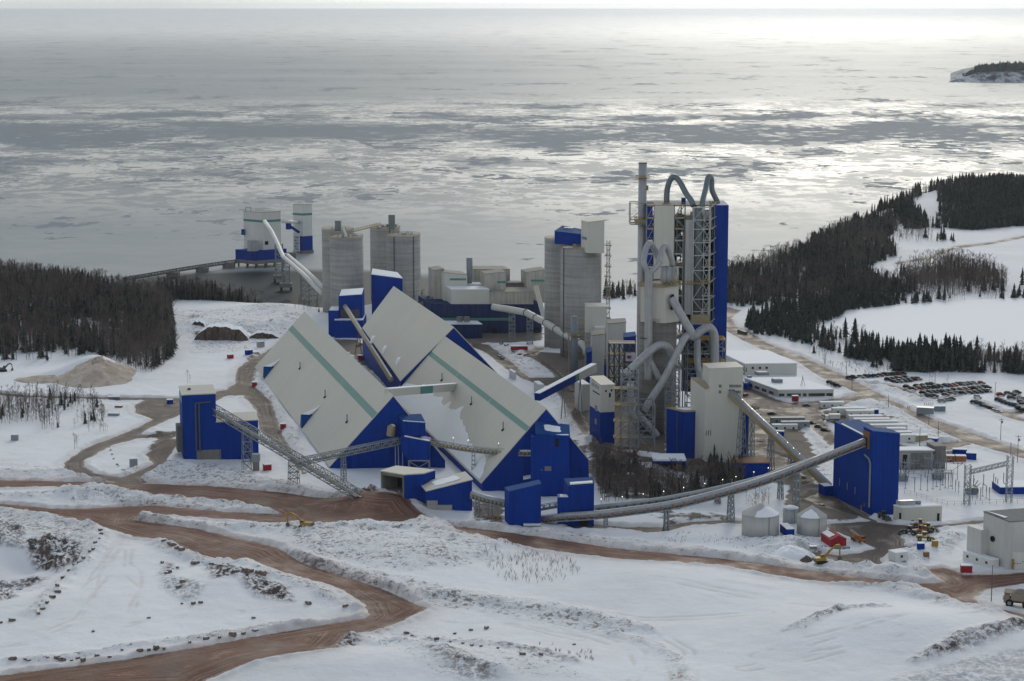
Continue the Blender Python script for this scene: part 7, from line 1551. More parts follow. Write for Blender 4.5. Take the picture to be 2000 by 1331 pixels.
row(Z7((1670, 955), (1715, 970), (1750, 990), (1800, 1005), (1850, 1022), (1895, 1030)), R(-20), 'the second diagonal row near the right edge'); row(Z7((1950, 1080), (1990, 1085)), R(-10), 'the end pair of the second diagonal row')
row(Z7((1790, 870), (1830, 930), (1900, 905), (1960, 980), (1985, 1010), (1930, 1055)), R(-15), 'the loose group toward the right edge')
row(Z7((1690, 890)), R(5), 'the snow alone near the lamp pole', {0: 'red'}); row(Z7((1870, 880), (1905, 860)), R(8), 'the pair right of the lone red one', {0: 'dark blue', 1: 'black'}); row(Z7((1945, 930), (1990, 950)), R(-10), 'the right edge of the car park', {0: 'white'})
for (px, py, c, a, lab) in ((1622, 750, 'black', -.6, 'black car at the corner of the office building'), (1630, 753, 'dark grey', -.6, 'dark grey car beside the black one by the office corner'), (1636, 756, 'black', -.6, 'black pickup nearest the far road by the office corner'), (1576, 796, 'dark grey', .1, 'dark grey car alone in the yard before the office'), (1456, 776, 'red', .9, 'dark red car at the edge of the pale tower'), (1585, 830, 'black', -.6, 'black pickup at the end of the grey trailers'), (1600, 838, 'dark grey', -.6, 'dark grey pickup behind the black one near the trailers'), (1612, 844, 'black', -.6, 'last black pickup of the line near the trailers'), (1508, 812, 'black', .2, 'black car behind the grey yard trailers'), (977, 702, 'white', -.7, 'white pickup on the dirt road beyond the right store'), (983, 705, 'silver', -.7, 'silver pickup following the white one beyond the right store')):
    place_car(px, py, a, c, lab, 'cars on the works yards', 1)
# white lorry and dump lorry on the road
def lorry(px, py, ang, label, bodym, cabm, L=7.5, tip=False):
    g = on_ground(px, py); t = thing('lorry', label, 'lorry', (g.x, g.y, g.z)); t.rotation_euler = (0, 0, ang)
    def b(mb, n): o = mb.build(n); o.parent = t; return o
    b(MB().use(M['steel_dark']).abox(-L/2, L/2, -1.0, 1.0, .6, 1.0), 'chassis'); b(MB().use(M[cabm]).abox(L/2-2.0, L/2, -1.2, 1.2, .9, 2.9), 'cab'); b(MB().use(M['glass']).abox(L/2-.5, L/2+.03, -1.05, 1.05, 1.9, 2.7), 'windscreen')
    mb = MB().use(M[bodym]); poly_extrude(mb, [(-L/2, 1.1), (L/2-2.3, 1.1), (L/2-2.2, 3.4), (-L/2-.2, 3.4)] if not tip else [(-L/2, 1.1), (L/2-2.4, 1.1), (L/2-2.2, 2.7), (-L/2-.5, 2.5)], -1.25, 1.25); b(mb, 'cargo_body')
    for x in (L/2-1.2, -L/2+1.1, -L/2+2.4):
        for y in (-1.0, 1.0): w_ = wheel_mesh(.52, .4); w_.location = (x, y, .52); w_.parent = t; C.objects.link(w_)
    return t
lorry(1625, 822, R(185), 'white lorry parked at the left end of the trailer cluster', 'white', 'white'); lorry(1450, 654, R(118), 'dark tipper lorry driving down the far road', 'steel_dark', 'steel_dark', 8, True)
def track(mb, x0, x1, y, w, h): prof = [(x0, h*.35), (x0+.35, 0), (x1-.35, 0), (x1, h*.35), (x1-.3, h), (x0+.3, h)]; poly_extrude(mb, prof, y-w/2, y+w/2)
def excavator(px, py, ang, label, arm, s=1.0, m='yellow'):
    g = on_ground(px, py); t = thing('excavator', label, 'excavator', (g.x, g.y, g.z)); t.rotation_euler = (0, 0, ang); t.scale = (s, s, s)
    def b(mb, n, par=None): o = mb.build(n); o.parent = par or t; return o
    for y in (-1.25, 1.25): mb = MB().use(M['black']); track(mb, -2.3, 2.3, y, .65, .95); b(mb, 'track')
    b(MB().use(M['steel_dark']).abox(-1.2, 1.2, -1.0, 1.0, .5, 1.1), 'undercarriage')
    mb = MB().use(M[m]); poly_extrude(mb, [(-2.9, 1.15), (1.6, 1.15), (1.6, 1.9), (-.4, 2.2), (-2.6, 2.3), (-3.0, 1.8)], -1.45, 1.45); b(mb, 'body'); b(MB().use(M['steel_dark']).abox(-3.2, -2.3, -1.4, 1.4, 1.1, 2.1), 'counterweight')
    cab = b(MB().use(M[m]).abox(.1, 1.6, .45, 1.42, 1.9, 3.1), 'cab'); b(MB().use(M['glass']).abox(.3, 1.64, .55, 1.46, 2.2, 2.95), 'cab_window')
    def armbar(pts, w0, w1, n):
        mb = MB().use(M[m])
        for k in range(len(pts)-1): a, c = Vector((pts[k][0], -.1, pts[k][1])), Vector((pts[k+1][0], -.1, pts[k+1][1])); mb.beam(a, c, .42, w0+(w1-w0)*k/max(1, len(pts)-1))
        return b(mb, n)
    armbar(arm[0], .8, .55, 'boom'); armbar(arm[1], .6, .4, 'stick'); bx, bz = arm[1][-1]
    mb = MB().use(M['steel_dark']); poly_extrude(mb, [(bx-.1, bz+.3), (bx+.55, bz-.1), (bx+.5, bz-1.0), (bx-.4, bz-1.3), (bx-.9, bz-.9), (bx-.5, bz-.2)], -.75, .55); b(mb, 'bucket')
    return t
excavator(596, 1031, R(166), 'yellow excavator on the red haul road with its arm folded down', [[(1.0, 1.9), (3.4, 4.2), (5.6, 5.3)], [(5.6, 5.5), (7.2, 5.0), (7.0, 1.4)]], 1.05)
excavator(1604, 1100, R(12), 'yellow excavator digging at the edge of the brown yard with a high arched boom', [[(1.0, 1.9), (3.2, 4.6), (5.4, 6.2)], [(5.4, 6.4), (7.0, 6.6), (7.2, 2.0)]], 1.0)
excavator(1237, 893, R(10), 'orange-brown excavator on the snow at the foot of the duct scaffold', [[(1.0, 1.9), (3.4, 4.4), (5.5, 5.6)], [(5.5, 5.7), (7.2, 5.8), (7.3, 1.6)]], .95, 'rust')
excavator(6, 726, R(15), 'dark excavator half cut by the left edge behind the snow', [[(1.0, 1.9), (2.8, 4.0), (4.2, 4.6)], [(4.2, 4.6), (5.0, 3.6), (5.2, 1.6)]], 1.0, 'steel_dark')
def loader(px, py, ang, label, m='yellow', s=1.0):
    g = on_ground(px, py); t = thing('wheel_loader', label, 'wheel loader', (g.x, g.y, g.z)); t.rotation_euler = (0, 0, ang); t.scale = (s, s, s)
    def b(mb, n): o = mb.build(n); o.parent = t; return o
    mb = MB().use(M[m]); poly_extrude(mb, [(-3.2, 1.0), (-.4, 1.0), (-.4, 2.1), (-3.0, 2.2), (-3.4, 1.7)], -.95, .95); b(mb, 'engine_cover'); b(MB().use(M[m]).abox(-.4, 2.2, -.6, .6, .9, 1.7), 'front_frame')
    b(MB().use(M['glass']).abox(-.9, .5, -.8, .8, 2.1, 3.4), 'cab_glass'); b(MB().use(M['yellow' if m == 'yellow' else m]).abox(-1.0, .6, -.9, .9, 3.4, 3.6), 'cab_roof')
    for y in (-.55, .55): b(MB().use(M[m]).beam((.9, y, 1.9), (3.6, y, .8), .25, .45), 'lift_arm')
    mb = MB().use(M['steel_dark']); poly_extrude(mb, [(3.3, .2), (4.6, .15), (4.7, .3), (3.7, .6), (3.6, 1.5), (3.2, 1.4)], -1.5, 1.5); b(mb, 'bucket')
    for x in (-2.0, 1.6):
        for y in (-1.1, 1.1): w_ = wheel_mesh(.85, .65); w_.location = (x, y, .85); w_.parent = t; C.objects.link(w_)
loader(1806, 1056, R(-10), 'yellow wheel loader nearest the blue container, front machine of the parked group'); loader(1800, 1043, R(20), 'orange loader in the middle of the parked machine group', 'orange'); loader(1796, 1031, R(170), 'yellow loader at the back of the parked machine group'); loader(1776, 1044, R(150), 'dark dump machine at the left of the parked group', 'steel_dark'); loader(1814, 1037, R(-20), 'yellow loader at the right of the parked machine group', 'yellow', .9)
loader(1726, 1014, R(-70), 'dark tractor with snow on it at the foot of the big blue house', 'steel_dark', .95); loader(1772, 1022, R(180), 'low dark machine in front of the small grey house', 'duct_dark', .9)
# orange boom truck
g = on_ground(1676, 1058); t = thing('boom_truck', 'orange truck crane with a folded pale boom on the brown yard', 'crane truck', g); t.rotation_euler = (0, 0, R(118))
def bt(mb, n): o = mb.build(n); o.parent = t; return o
bt(MB().use(M['orange']).abox(-3.2, 3.2, -1.1, 1.1, .8, 1.4), 'chassis'); bt(MB().use(M['orange']).abox(-3.2, -1.6, -1.15, 1.15, 1.4, 2.8), 'cab'); bt(MB().use(M['glass']).abox(-3.24, -2.4, -1.0, 1.0, 1.9, 2.6), 'windscreen'); bt(MB().use(M['tan']).beam((-1.5, .2, 2.0), (4.8, .2, 3.6), .7, .8), 'boom'); bt(MB().use(M['orange']).abox(-.6, 1.2, -.9, .9, 1.4, 2.3), 'turret')
for x in (-2.3, 1.4, 2.6):
    for y in (-1.0, 1.0): w_ = wheel_mesh(.55, .45); w_.location = (x, y, .55); w_.parent = t; C.objects.link(w_)
# haul truck at the right edge
g = on_ground(1990, 1184); t = thing('haul_truck', 'huge dusty mining dump truck loaded with grey rock at the right edge', 'dump truck', g); t.rotation_euler = (0, 0, R(160))
M['dusty'] = mat('dusty_truck_paint', (.27, .22, .17), .85, noise=.4, nscale=.6); M['load'] = mat('crushed_rock_load', (.24, .215, .19), .95, noise=.7, nscale=2.0, bump=.8)
bt(MB().use(M['steel_dark']).abox(-4.2, 4.2, -1.5, 1.5, 1.4, 2.2), 'chassis')
mb = MB().use(M['dusty']); poly_extrude(mb, [(-4.9, 3.0), (-3.9, 2.2), (2.2, 2.5), (2.6, 4.6), (5.0, 4.9), (5.0, 5.15), (2.2, 5.0), (-4.6, 4.4)], -2.6, 2.6); bt(mb, 'dump_bed')
mb = MB().use(M['load']); pk = Vector((-.9, 0, 6.2)); rim = [Vector((-4.4, -2.4, 4.3)), Vector((-1, -2.5, 4.7)), Vector((2.1, -2.4, 4.9)), Vector((2.3, 0, 5.2)), Vector((2.1, 2.4, 4.9)), Vector((-1, 2.5, 4.7)), Vector((-4.4, 2.4, 4.3)), Vector((-4.6, 0, 4.4))]
for k in range(8):
    a, b = rim[k], rim[(k+1) % 8]; m1, m2 = a.lerp(pk, .55)+ZZ*.25, b.lerp(pk, .55)+ZZ*.25; mb.face([a, b, m2, m1]); mb.face([m1, m2, pk])
bt(mb, 'rock_load'); bt(MB().use(M['dusty']).abox(3.0, 4.8, .2, 2.2, 2.4, 4.4), 'cab'); bt(MB().use(M['glass']).abox(4.0, 4.84, .35, 2.05, 3.2, 4.1), 'windscreen'); bt(MB().use(M['dusty']).abox(3.0, 5.0, -2.2, 2.4, 1.4, 2.4), 'bonnet')
mb = MB().use(M['steel_dark'])
for x in (4.9, 5.2):
    for y in (-2.4, 2.4): mb.beam((x, y, 2.4), (x, y, 3.9), .14)
mb.beam((4.9, -2.4, 3.8), (4.9, 2.4, 3.8), .12); mb.beam((5.2, -2.4, 2.5), (5.2, 2.4, 2.5), .2); mb.beam((4.9, -2.4, 2.5), (5.2, -2.4, 2.5), .2); mb.beam((4.9, 2.4, 3.85), (5.2, 2.4, 3.85), .12); mb.beam((4.9, -2.4, 3.85), (5.2, -2.4, 3.85), .12); bt(mb, 'handrail')
for x, ys in ((3.0, (-2.1, 2.1)), (-2.6, (-2.2, -1.2, 1.2, 2.2))):
    for y in ys: w_ = wheel_mesh(1.35, .9); w_.location = (x, y, 1.35); w_.parent = t; C.objects.link(w_)
# utility poles
PG = 'utility poles along the roads'
for px, pb, pt_, arm, lab in ((1653, 733, 707, 0, 'thin pole at the left end of the car park'), (1664, 761, 742, 0, 'thin pole on the near side of the far road below the car park'), (1735, 796, 771, 0, 'thin pole at the middle of the far road'), (1814, 832, 808, 0, 'thin pole on the near verge right of the gatehouse'), (1832, 864, 824, 0, 'thin pole at the bank behind the substation, taller than its neighbour'), (1796, 872, 836, 0, 'thick steel post behind the tan cabins'), (1943, 783, 748, 0, 'lamp pole beside the lone red car'), (1826, 750, 729, 0, 'short pole behind the upper car rows'), (1954, 862, 817, 1, 'wooden pole with a transformer can on the snowy bank at right'), (1987, 904, 850, 1, 'wooden pole with insulators at the right edge beside the far road'), (1936, 1175, 1105, 0, 'tall thin lamp pole beside the mining truck'), (1611, 712, 690, 0, 'thin pole behind the office roof'), (1815, 774, 770, 0, 'short marker post at the car park lane')):
    g = on_ground(px, pb); h = Zat(g.x, g.y, pt_)-g.z; t = thing('utility_pole', lab, 'pole', g, PG); MB().use(M['wood' if arm else 'steel_dark']).tube([g, g+ZZ*h], [.17, .11], 7).build('pole', t)
    if arm: MB().use(M['wood']).beam(g+ZZ*(h-.8)-XX*1.3, g+ZZ*(h-.8)+XX*1.3, .2).build('cross_arm', t); MB().use(M['steel']).tube([g+ZZ*(h*.78)+XX*.5, g+ZZ*(h*.78)+XX*.5+ZZ*1.2], .4, 8).build('transformer_can', t)
    elif h > 7: MB().use(M['steel_dark']).beam(g+ZZ*h, g+ZZ*h+XX*.9, .16).build('lamp_arm', t)
CGp = 'orange cones on the road bank'
for k in range(10): px, py = (1773+k*3.2, 797+(k % 3)) if k < 5 else (1806+(k-5)*4, 791); g = on_ground(px, py); mb = MB().use(M['orange']); mb.tube([g, g+ZZ*1.4], [.22, .08], 6); solo(mb, 'marker_post', 'orange marker post on the bank by the gatehouse', 'marker post', None, CGp)
ibox('stair_tower_yellow', 'small yellow guard frame on the snow beside the loaders', 'guard frame', 1826, 1067, 2.2, 1.4, 2.2, R(5), 'yellow', False)
ibox('cable_drum', 'round brown cable drum box in the snow right of the white cabin', 'cable drum', 1809, 1087, 2.0, 1.4, 1.6, R(12), 'rust', False)
# house on the hill
g = on_ground(1841, 466); t = thing('farmhouse', 'small pale house with a snowy gable roof among trees on the far slope', 'house', g); MB().use(M['tan']).abox(g.x-3.4, g.x+3.4, g.y, g.y+7, g.z-1, g.z+4.2).build('wall', t)
mb = MB().use(M['snow']); poly_extrude(mb, [(g.x-3.9, g.z+4.0), (g.x+3.9, g.z+4.0), (g.x, g.z+7.4)], g.y-.4, g.y+7.4); mb.build('roof', t); panel(t, 'window', Vector((g.x-3.4, g.y, 0)), XX, 1, 2.2, g.z+1.4, g.z+2.8, -YY, M['dark']); panel(t, 'window', Vector((g.x-3.4, g.y, 0)), XX, 4.4, 5.6, g.z+1.4, g.z+2.8, -YY, M['dark'])
# ================================================================ TREES
def conifer_geo(seed, tiers=8, seg=8, H=11.0, Rr=2.0):
    rnd = random.Random(seed); v = []; f = []; z = H*.08
    for k in range(tiers):
        fr = k/(tiers-1); r = Rr*(1-fr)**.85*(0.8+.3*rnd.random())+.12; zt = z+H*.92/tiers*1.9; zb = H*.08+H*.92*fr/1.04*.98; zt = min(H, zb+H*.2)
        c = len(v); v.append((rnd.uniform(-.08, .08), rnd.uniform(-.08, .08), zt)); a0 = rnd.random()*6
        for j in range(seg*2):
            a = a0+math.pi*j/seg; rr = r*(rnd.uniform(.7, 1.35) if j % 2 == 0 else rnd.uniform(.3, .65)); v.append((rr*math.cos(a), rr*math.sin(a), zb-(rr*.22 if j % 2 == 0 else 0)+rnd.uniform(-.15, .15)))
        for j in range(seg*2): f.append((c, c+1+j, c+1+(j+1) % (seg*2)))
    return np.array(v), np.array(f)
def conifer_trunk(H=11.0):
    v = []; f = []
    for k, (z, r) in enumerate(((-.6, .2), (H*.9, .04))):
        for j in range(4): a = j*math.pi/2; v.append((r*math.cos(a), r*math.sin(a), z))
    for j in range(4): f += [(j, (j+1) % 4, 4+(j+1) % 4), (j, 4+(j+1) % 4, 4+j)]
    return np.array(v), np.array(f)
def strip(v, f, p, q, r0, r1):
    p, q = np.array(p), np.array(q); d = q-p; d = d/(np.linalg.norm(d)+1e-9); a = np.cross(d, (0.3, 0.2, .93)); a /= (np.linalg.norm(a)+1e-9); b = np.cross(d, a); i = len(v)
    for c, r in ((p, r0), (q, r1)):
        for k in range(3): t = 2*math.pi*k/3; v.append(tuple(c+r*(math.cos(t)*a+math.sin(t)*b)))
    for k in range(3): k2 = (k+1) % 3; f += [(i+k, i+k2, i+3+k2), (i+k, i+3+k2, i+3+k)]
def bare_geo(seed, H=10.0, nb=15, spread=.33, twigs=3):
    rnd = random.Random(seed); tv, tf, cv, cf = [], [], [], []; lean = rnd.uniform(-.04, .04), rnd.uniform(-.04, .04)
    def ax(z): return (lean[0]*z+.1*math.sin(z*.7+seed), lean[1]*z+.1*math.cos(z*.6+seed), z)
    zs = [-.6, H*.3, H*.6, H]
    for k in range(3): strip(tv, tf, ax(zs[k]), ax(zs[k+1]), [.15, .11, .075][k], [.11, .075, .03][k])
    for k in range(nb):
        z = H*(.28+.68*rnd.random()**.8); a = rnd.uniform(0, 6.283); L = (H-z*.72)*spread*rnd.uniform(.7, 1.2); p = np.array(ax(z)); q = p+np.array((math.cos(a)*L*.62, math.sin(a)*L*.62, L*.8)); strip(cv, cf, p, q, .06, .03)
        for t in range(twigs):
            s = rnd.uniform(.25, .95); b = p+(q-p)*s; a2 = a+rnd.uniform(-1.2, 1.2); l2 = L*rnd.uniform(.3, .55); strip(cv, cf, b, b+np.array((math.cos(a2)*l2*.6, math.sin(a2)*l2*.6, l2*.8)), .045, .03)
    return (np.array(tv), np.array(tf)), (np.array(cv), np.array(cf))
def treemat(name, c1, c2, sc, snow=0.0):
    m = bpy.data.materials.new(name); m.use_nodes = True; n = m.node_tree; b = n.nodes['Principled BSDF']; geo = n.nodes.new('ShaderNodeNewGeometry')
    t = _noise(n, geo.outputs['Position'], sc, 4, .7); col = _mix(n, _ramp(n, t, .35, .65), c1, c2)
    if snow:
        t2 = _noise(n, geo.outputs['Position'], 1.7, 3, .6); col = _mix(n, _math(n, 'MULTIPLY', _ramp(n, t2, .56, .66), snow), col, (.6, .62, .66))
    n.links.new(col, b.inputs['Base Color']); b.inputs['Roughness'].default_value = .9; b.inputs['Specular IOR Level'].default_value = .1; return m
M['spruce'] = treemat('spruce_needles', (.018, .024, .021), (.070, .078, .064), .30, .22); M['bark'] = treemat('grey_brown_bark', (.10, .088, .08), (.24, .21, .19), .5); M['twig'] = treemat('bare_twigs', (.085, .068, .062), (.17, .14, .125), .12); M['dryplant'] = treemat('dry_weeds', (.16, .12, .09), (.28, .22, .17), .6)
def to_mesh(name, parts):
    V = []; Fc = []; mi = []; off = 0; mats = []
    for v, f, m in parts:
        if m not in mats: mats.append(m)
        V.append(v); Fc.append(f+off); mi.append(np.full(len(f), mats.index(m))); off += len(v)
    V = np.concatenate(V).astype(np.float32); Fc = np.concatenate(Fc).astype(np.int32); mi = np.concatenate(mi).astype(np.int32)
    me = bpy.data.meshes.new(name); me.vertices.add(len(V)); me.vertices.foreach_set('co', V.ravel()); me.loops.add(Fc.size); me.loops.foreach_set('vertex_index', Fc.ravel()); me.polygons.add(len(Fc)); me.polygons.foreach_set('loop_start', np.arange(0, Fc.size, 3, dtype=np.int32))
    me.polygons.foreach_set('material_index', mi)
    for m in mats: me.materials.append(m)
    me.update(calc_edges=True); return me
CON = [(conifer_geo(s), conifer_trunk()) for s in range(6)]
BARE = [bare_geo(40+s, 10.0, 13, .36 if s < 5 else .5, 2) for s in range(8)]
CON_ME = [(to_mesh('trunk', [(t[0], t[1], M['bark'])]), to_mesh('crown', [(c[0], c[1], M['spruce'])])) for c, t in CON]
BARE_ME = [(to_mesh('trunk', [(t[0], t[1], M['bark'])]), to_mesh('crown', [(c[0], c[1], M['twig'])])) for t, c in BARE]
TREES = {'con': [], 'bare': []}
def gz_arr(x, y): return base_h(x, y)+.1
rs = np.random.RandomState(4)
def scatter(poly, spacing, con_share, hc, hb, label, holes=(), clump=0.0, edge=None):
    xs = [p.x for p in poly]; ys = [p.y for p in poly]; nx = int((max(xs)-min(xs))/spacing)+1; ny = int((max(ys)-min(ys))/spacing)+1
    X, Y = np.meshgrid(np.arange(nx)*spacing+min(xs), np.arange(ny)*spacing+min(ys)); X = (X+rs.uniform(-.5, .5, X.shape)*spacing).ravel(); Y = (Y+rs.uniform(-.5, .5, Y.shape)*spacing).ravel()
    k = inside(X, Y, poly) & (shore_y(X)-Y > 4)
    for h in holes: k &= ~inside(X, Y, h)
    if clump: k &= fbm(X/22, Y/30, 3, 77) > clump
    X, Y = X[k], Y[k]; Z = gz_arr(X, Y); n = len(X); cs = np.clip(con_share*(1+(fbm(X/35, Y/45, 3, 90)-.5)*5), 0, 1)
    isc = rs.rand(n) < cs
    for i in range(n):
        c = isc[i]; h = (hc if c else hb)*(.55+.75*rs.rand()**1.3); TREES['con' if c else 'bare'].append((X[i], Y[i], Z[i], h, label))
def pg(*p): return pix(*p)
# hole for the rock clearing is outside these outlines
scatter(pg((-60, 712), (0, 708), (95, 704), (190, 693), (262, 727), (300, 729), (322, 712), (345, 690), (340, 640), (330, 605), (345, 594), (420, 592), (515, 588), (515, 586), (400, 580), (300, 592), (250, 588), (180, 564), (100, 536), (-60, 515)), 2.8, .15, 12.5, 12.5, 'wood on the left shore', clump=.30)
scatter(pg((335, 594), (420, 592), (515, 590), (522, 580), (460, 574), (400, 572), (330, 574), (300, 590)), 2.7, .25, 12, 12.5, 'wood on the left shore')
scatter(pg((-30, 845), (60, 842), (150, 838), (200, 830), (205, 815), (185, 790), (120, 775), (-30, 785)), 2.9, .05, 6, 8, 'scrub wood at the left edge', clump=.33)
scatter(pg((170, 848), (215, 846), (205, 838), (180, 838)), 4.0, 0, 5, 5, 'scrub wood at the left edge')
scatter(pg((1155, 905), (1180, 903), (1240, 922), (1262, 945), (1345, 948), (1380, 938), (1450, 930), (1450, 958), (1400, 968), (1300, 978), (1175, 985), (1165, 950)), 2.1, .07, 7, 9.5, 'bare wood before the pale tower')
scatter(pg((1380, 930), (1455, 925), (1455, 960), (1385, 965)), 3.2, .9, 9, 8, 'bare wood before the pale tower'); scatter(pg((1455, 985), (1500, 975), (1510, 988), (1465, 1000)), 3.2, .2, 6, 6, 'bare wood before the pale tower')
scatter(pg((1742, 704), (1747, 729), (1800, 728), (1860, 729), (1930, 731), (2060, 738), (2060, 708), (1900, 700), (1800, 697)), 2.9, .88, 12.5, 10, 'spruce belt between the frozen lake and the car park')
scatter(pg((1596, 664), (1612, 690), (1660, 702), (1700, 708), (1745, 706), (1740, 688), (1690, 668), (1640, 656)), 3.4, .85, 11.5, 9, 'spruce belt between the frozen lake and the car park', clump=.38); scatter(pg((1575, 690), (1612, 715), (1615, 700), (1590, 685)), 4.5, .1, 6, 6, 'scrub beside the far road')
scatter(pg((1455, 642), (1475, 655), (1520, 660), (1560, 672), (1605, 680), (1606, 655), (1590, 640), (1640, 622), (1650, 612), (1600, 600), (1530, 602), (1470, 622)), 3.8, .85, 9.5, 8, 'dark spruce stand left of the frozen lake')
scatter(pg((1560, 602), (1640, 612), (1700, 602), (1775, 592), (1775, 585), (1700, 586), (1600, 586)), 3.4, .7, 9, 8, 'trees along the far lake shore', clump=.36); scatter(pg((1780, 594), (1860, 590), (1990, 584), (2060, 580), (2060, 575), (1860, 581), (1780, 586)), 4, .6, 9, 6, 'trees along the far lake shore', clump=.38)
scatter(pg((1405, 602), (1500, 598), (1560, 594), (1640, 590), (1700, 582), (1790, 578), (1790, 566), (1720, 552), (1690, 530), (1720, 512), (1755, 500), (1720, 470), (1760, 450), (1740, 430), (1640, 440), (1405, 500)), 3.3, .30, 12, 11, 'wood on the right-hand hillside', clump=.24)
scatter(pg((1790, 578), (1960, 572), (1968, 556), (1930, 530), (1880, 518), (1800, 522), (1750, 540)), 3.0, .10, 10, 12, 'bare thicket above the frozen lake', clump=.30)
scatter(pg((1740, 470), (1790, 474), (1825, 470), (1805, 455), (1770, 452)), 5.5, .02, 9, 9, 'bare thicket above the frozen lake')
scatter(pg((1770, 452), (1800, 448), (1850, 447), (1900, 452), (2080, 440), (2080, 360), (1900, 360), (1740, 420)), 4.0, .6, 13, 10, 'dark spruce hill at the upper right', holes=[pg((1783, 420), (1800, 400), (1825, 395), (1838, 440), (1815, 442))])
scatter(pg((1600, 430), (1740, 420), (1900, 362), (2080, 350), (2080, 330), (1850, 345), (1700, 395)), 4.8, .8, 13, 10, 'dark spruce hill at the upper right')
scatter(pg((820, 588), (868, 590), (868, 575), (820, 572)), 5, .6, 9, 8, 'trees on the shore behind the mill'); scatter(pg((1182, 588), (1245, 588), (1245, 570), (1182, 568)), 4.2, .35, 11, 10, 'trees on the shore behind the mill'); scatter(pg((570, 610), (628, 612), (628, 596), (585, 592)), 4.5, .05, 5, 6, 'brush on the shore below the tube conveyor')
for px, py, h in ((1741, 499, 12), (1838, 470, 15), (1830, 472, 9), (1862, 473, 9), (1858, 470, 7), (1858, 512, 9), (1872, 512, 8), (1844, 588, 11), (1892, 570, 11), (1921, 570, 13), (1940, 568, 8), (1996, 560, 15), (1843, 470, 13), (1239, 917, 9), (1395, 905, 9), (1400, 912, 7), (92, 706, 9), (1720, 715, 9), (1705, 718, 8), (1712, 720, 7)):
    g = on_ground(px, py); TREES['con'].append((g.x, g.y, g.z, h, 'solitary spruce standing on open snow'))
for px, py, h in ((146, 878, 8), (150, 874, 6), (367, 748, 7), (371, 748, 5), (1322, 975, 14), (1158, 960, 12), (1815, 745, 6), (1820, 745, 6), (1850, 750, 5), (206, 842, 4)):
    g = on_ground(px, py); TREES['bare'].append((g.x, g.y, g.z, h, 'solitary bare tree standing on open snow'))
NAMES = {'con': ('spruce', 'spruce', 'dark spruce in the ', 'spruces'), 'bare': ('bare_tree', 'tree', 'leafless grey-brown tree in the ', 'bare trees')}
for kind in ('con', 'bare'):
    L = sorted(TREES[kind], key=lambda t: t[1] if abs(proj(t[:3])[0]-1000) < 1010 else 9e9); nm, cat, lab, grp = NAMES[kind]; LIB, MES = (CON, CON_ME) if kind == 'con' else (BARE, BARE_ME)
    for i, (x, y, z, h, where) in enumerate(L[:300]):
        k = i % len(MES); H0 = 11.0 if kind == 'con' else 10.0; lb = where if where.startswith('solitary') else lab+where
        t = thing(nm, lb, cat, (x, y, z), grp); t.rotation_euler = (0, 0, rs.rand()*6.28); s = h/H0; wd = s*(.65+.7*rs.rand()); t.scale = (wd, wd, s)
        for me in MES[k]: o = bpy.data.objects.new(me.name, me); o.parent = t; C.objects.link(o)
    rest = L[300:]; parts = []
    for k in range(len(LIB)):
        sel = [r for i, r in enumerate(rest) if i % len(LIB) == k]
        if not sel: continue
        A = np.array([r[:4] for r in sel]); th = rs.rand(len(A))*6.28; H0 = 11.0 if kind == 'con' else 10.0; s = A[:, 3]/H0; wd = s*(.65+.7*rs.rand(len(A)))
        pr = ((LIB[k][0], M['spruce']), (LIB[k][1], M['bark'])) if kind == 'con' else ((LIB[k][0], M['bark']), (LIB[k][1], M['twig']))
        for (v, f), m in pr:
            vx = (v[None, :, 0]*np.cos(th)[:, None]-v[None, :, 1]*np.sin(th)[:, None])*wd[:, None]+A[:, 0:1]; vy = (v[None, :, 0]*np.sin(th)[:, None]+v[None, :, 1]*np.cos(th)[:, None])*wd[:, None]+A[:, 1:2]; vz = v[None, :, 2]*s[:, None]+A[:, 2:3]
            V = np.stack([vx, vy, vz], 2).reshape(-1, 3); Fk = (f[None]+(np.arange(len(A))*len(v))[:, None, None]).reshape(-1, 3); parts.append((V, Fk, m))
    me = to_mesh('spruce_forest' if kind == 'con' else 'bare_forest', parts); o = bpy.data.objects.new(me.name, me); C.objects.link(o)
    tag(o, 'mass of dark spruces covering the far shore and hillsides' if kind == 'con' else 'mass of leafless grey-brown trees covering the far shore woods', 'forest', None, 'stuff')
# ================================================================ BOULDERS, WEEDS, HEAPS
def boulder_me(seed):
    rnd = random.Random(seed); v = []; f = []; n = 7
    rings = [(-.5, .75), (.1, 1.0), (.55, .75)]
    for z, r in rings:
        for j in range(n): a = 2*math.pi*j/n+rnd.uniform(-.2, .2); rr = r*rnd.uniform(.75, 1.15); v.append((rr*math.cos(a), rr*math.sin(a)*.8, z+rnd.uniform(-.12, .12)))
    v.append((0, 0, .85)); 
    for k in range(2):
        for j in range(n): j2 = (j+1) % n; f += [(k*n+j, k*n+j2, (k+1)*n+j2), (k*n+j, (k+1)*n+j2, (k+1)*n+j)]
    for j in range(n): f.append((2*n+j, 2*n+(j+1) % n, 3*n))
    return to_mesh('boulder', [(np.array(v), np.array(f), M['boulder'])])
m = treemat('snow_dusted_boulder', (.10, .075, .06), (.26, .20, .16), 1.2); n = m.node_tree; geo = n.nodes.new('ShaderNodeNewGeometry'); sp = n.nodes.new('ShaderNodeSeparateXYZ'); n.links.new(geo.outputs['Normal'], sp.inputs[0]); b = n.nodes['Principled BSDF']; src = b.inputs['Base Color'].links[0].from_socket
n.links.new(_mix(n, _ramp(n, sp.outputs['Z'], .62, .85), src, (.78, .80, .84)), b.inputs['Base Color']); M['boulder'] = m
BM = [boulder_me(s) for s in range(6)]
def zz0(*p): return [(x/2.857, 900+y/2.857) for x, y in p]
def zz5(*p): return [(500+x/2.857, 950+y/2.857) for x, y in p]
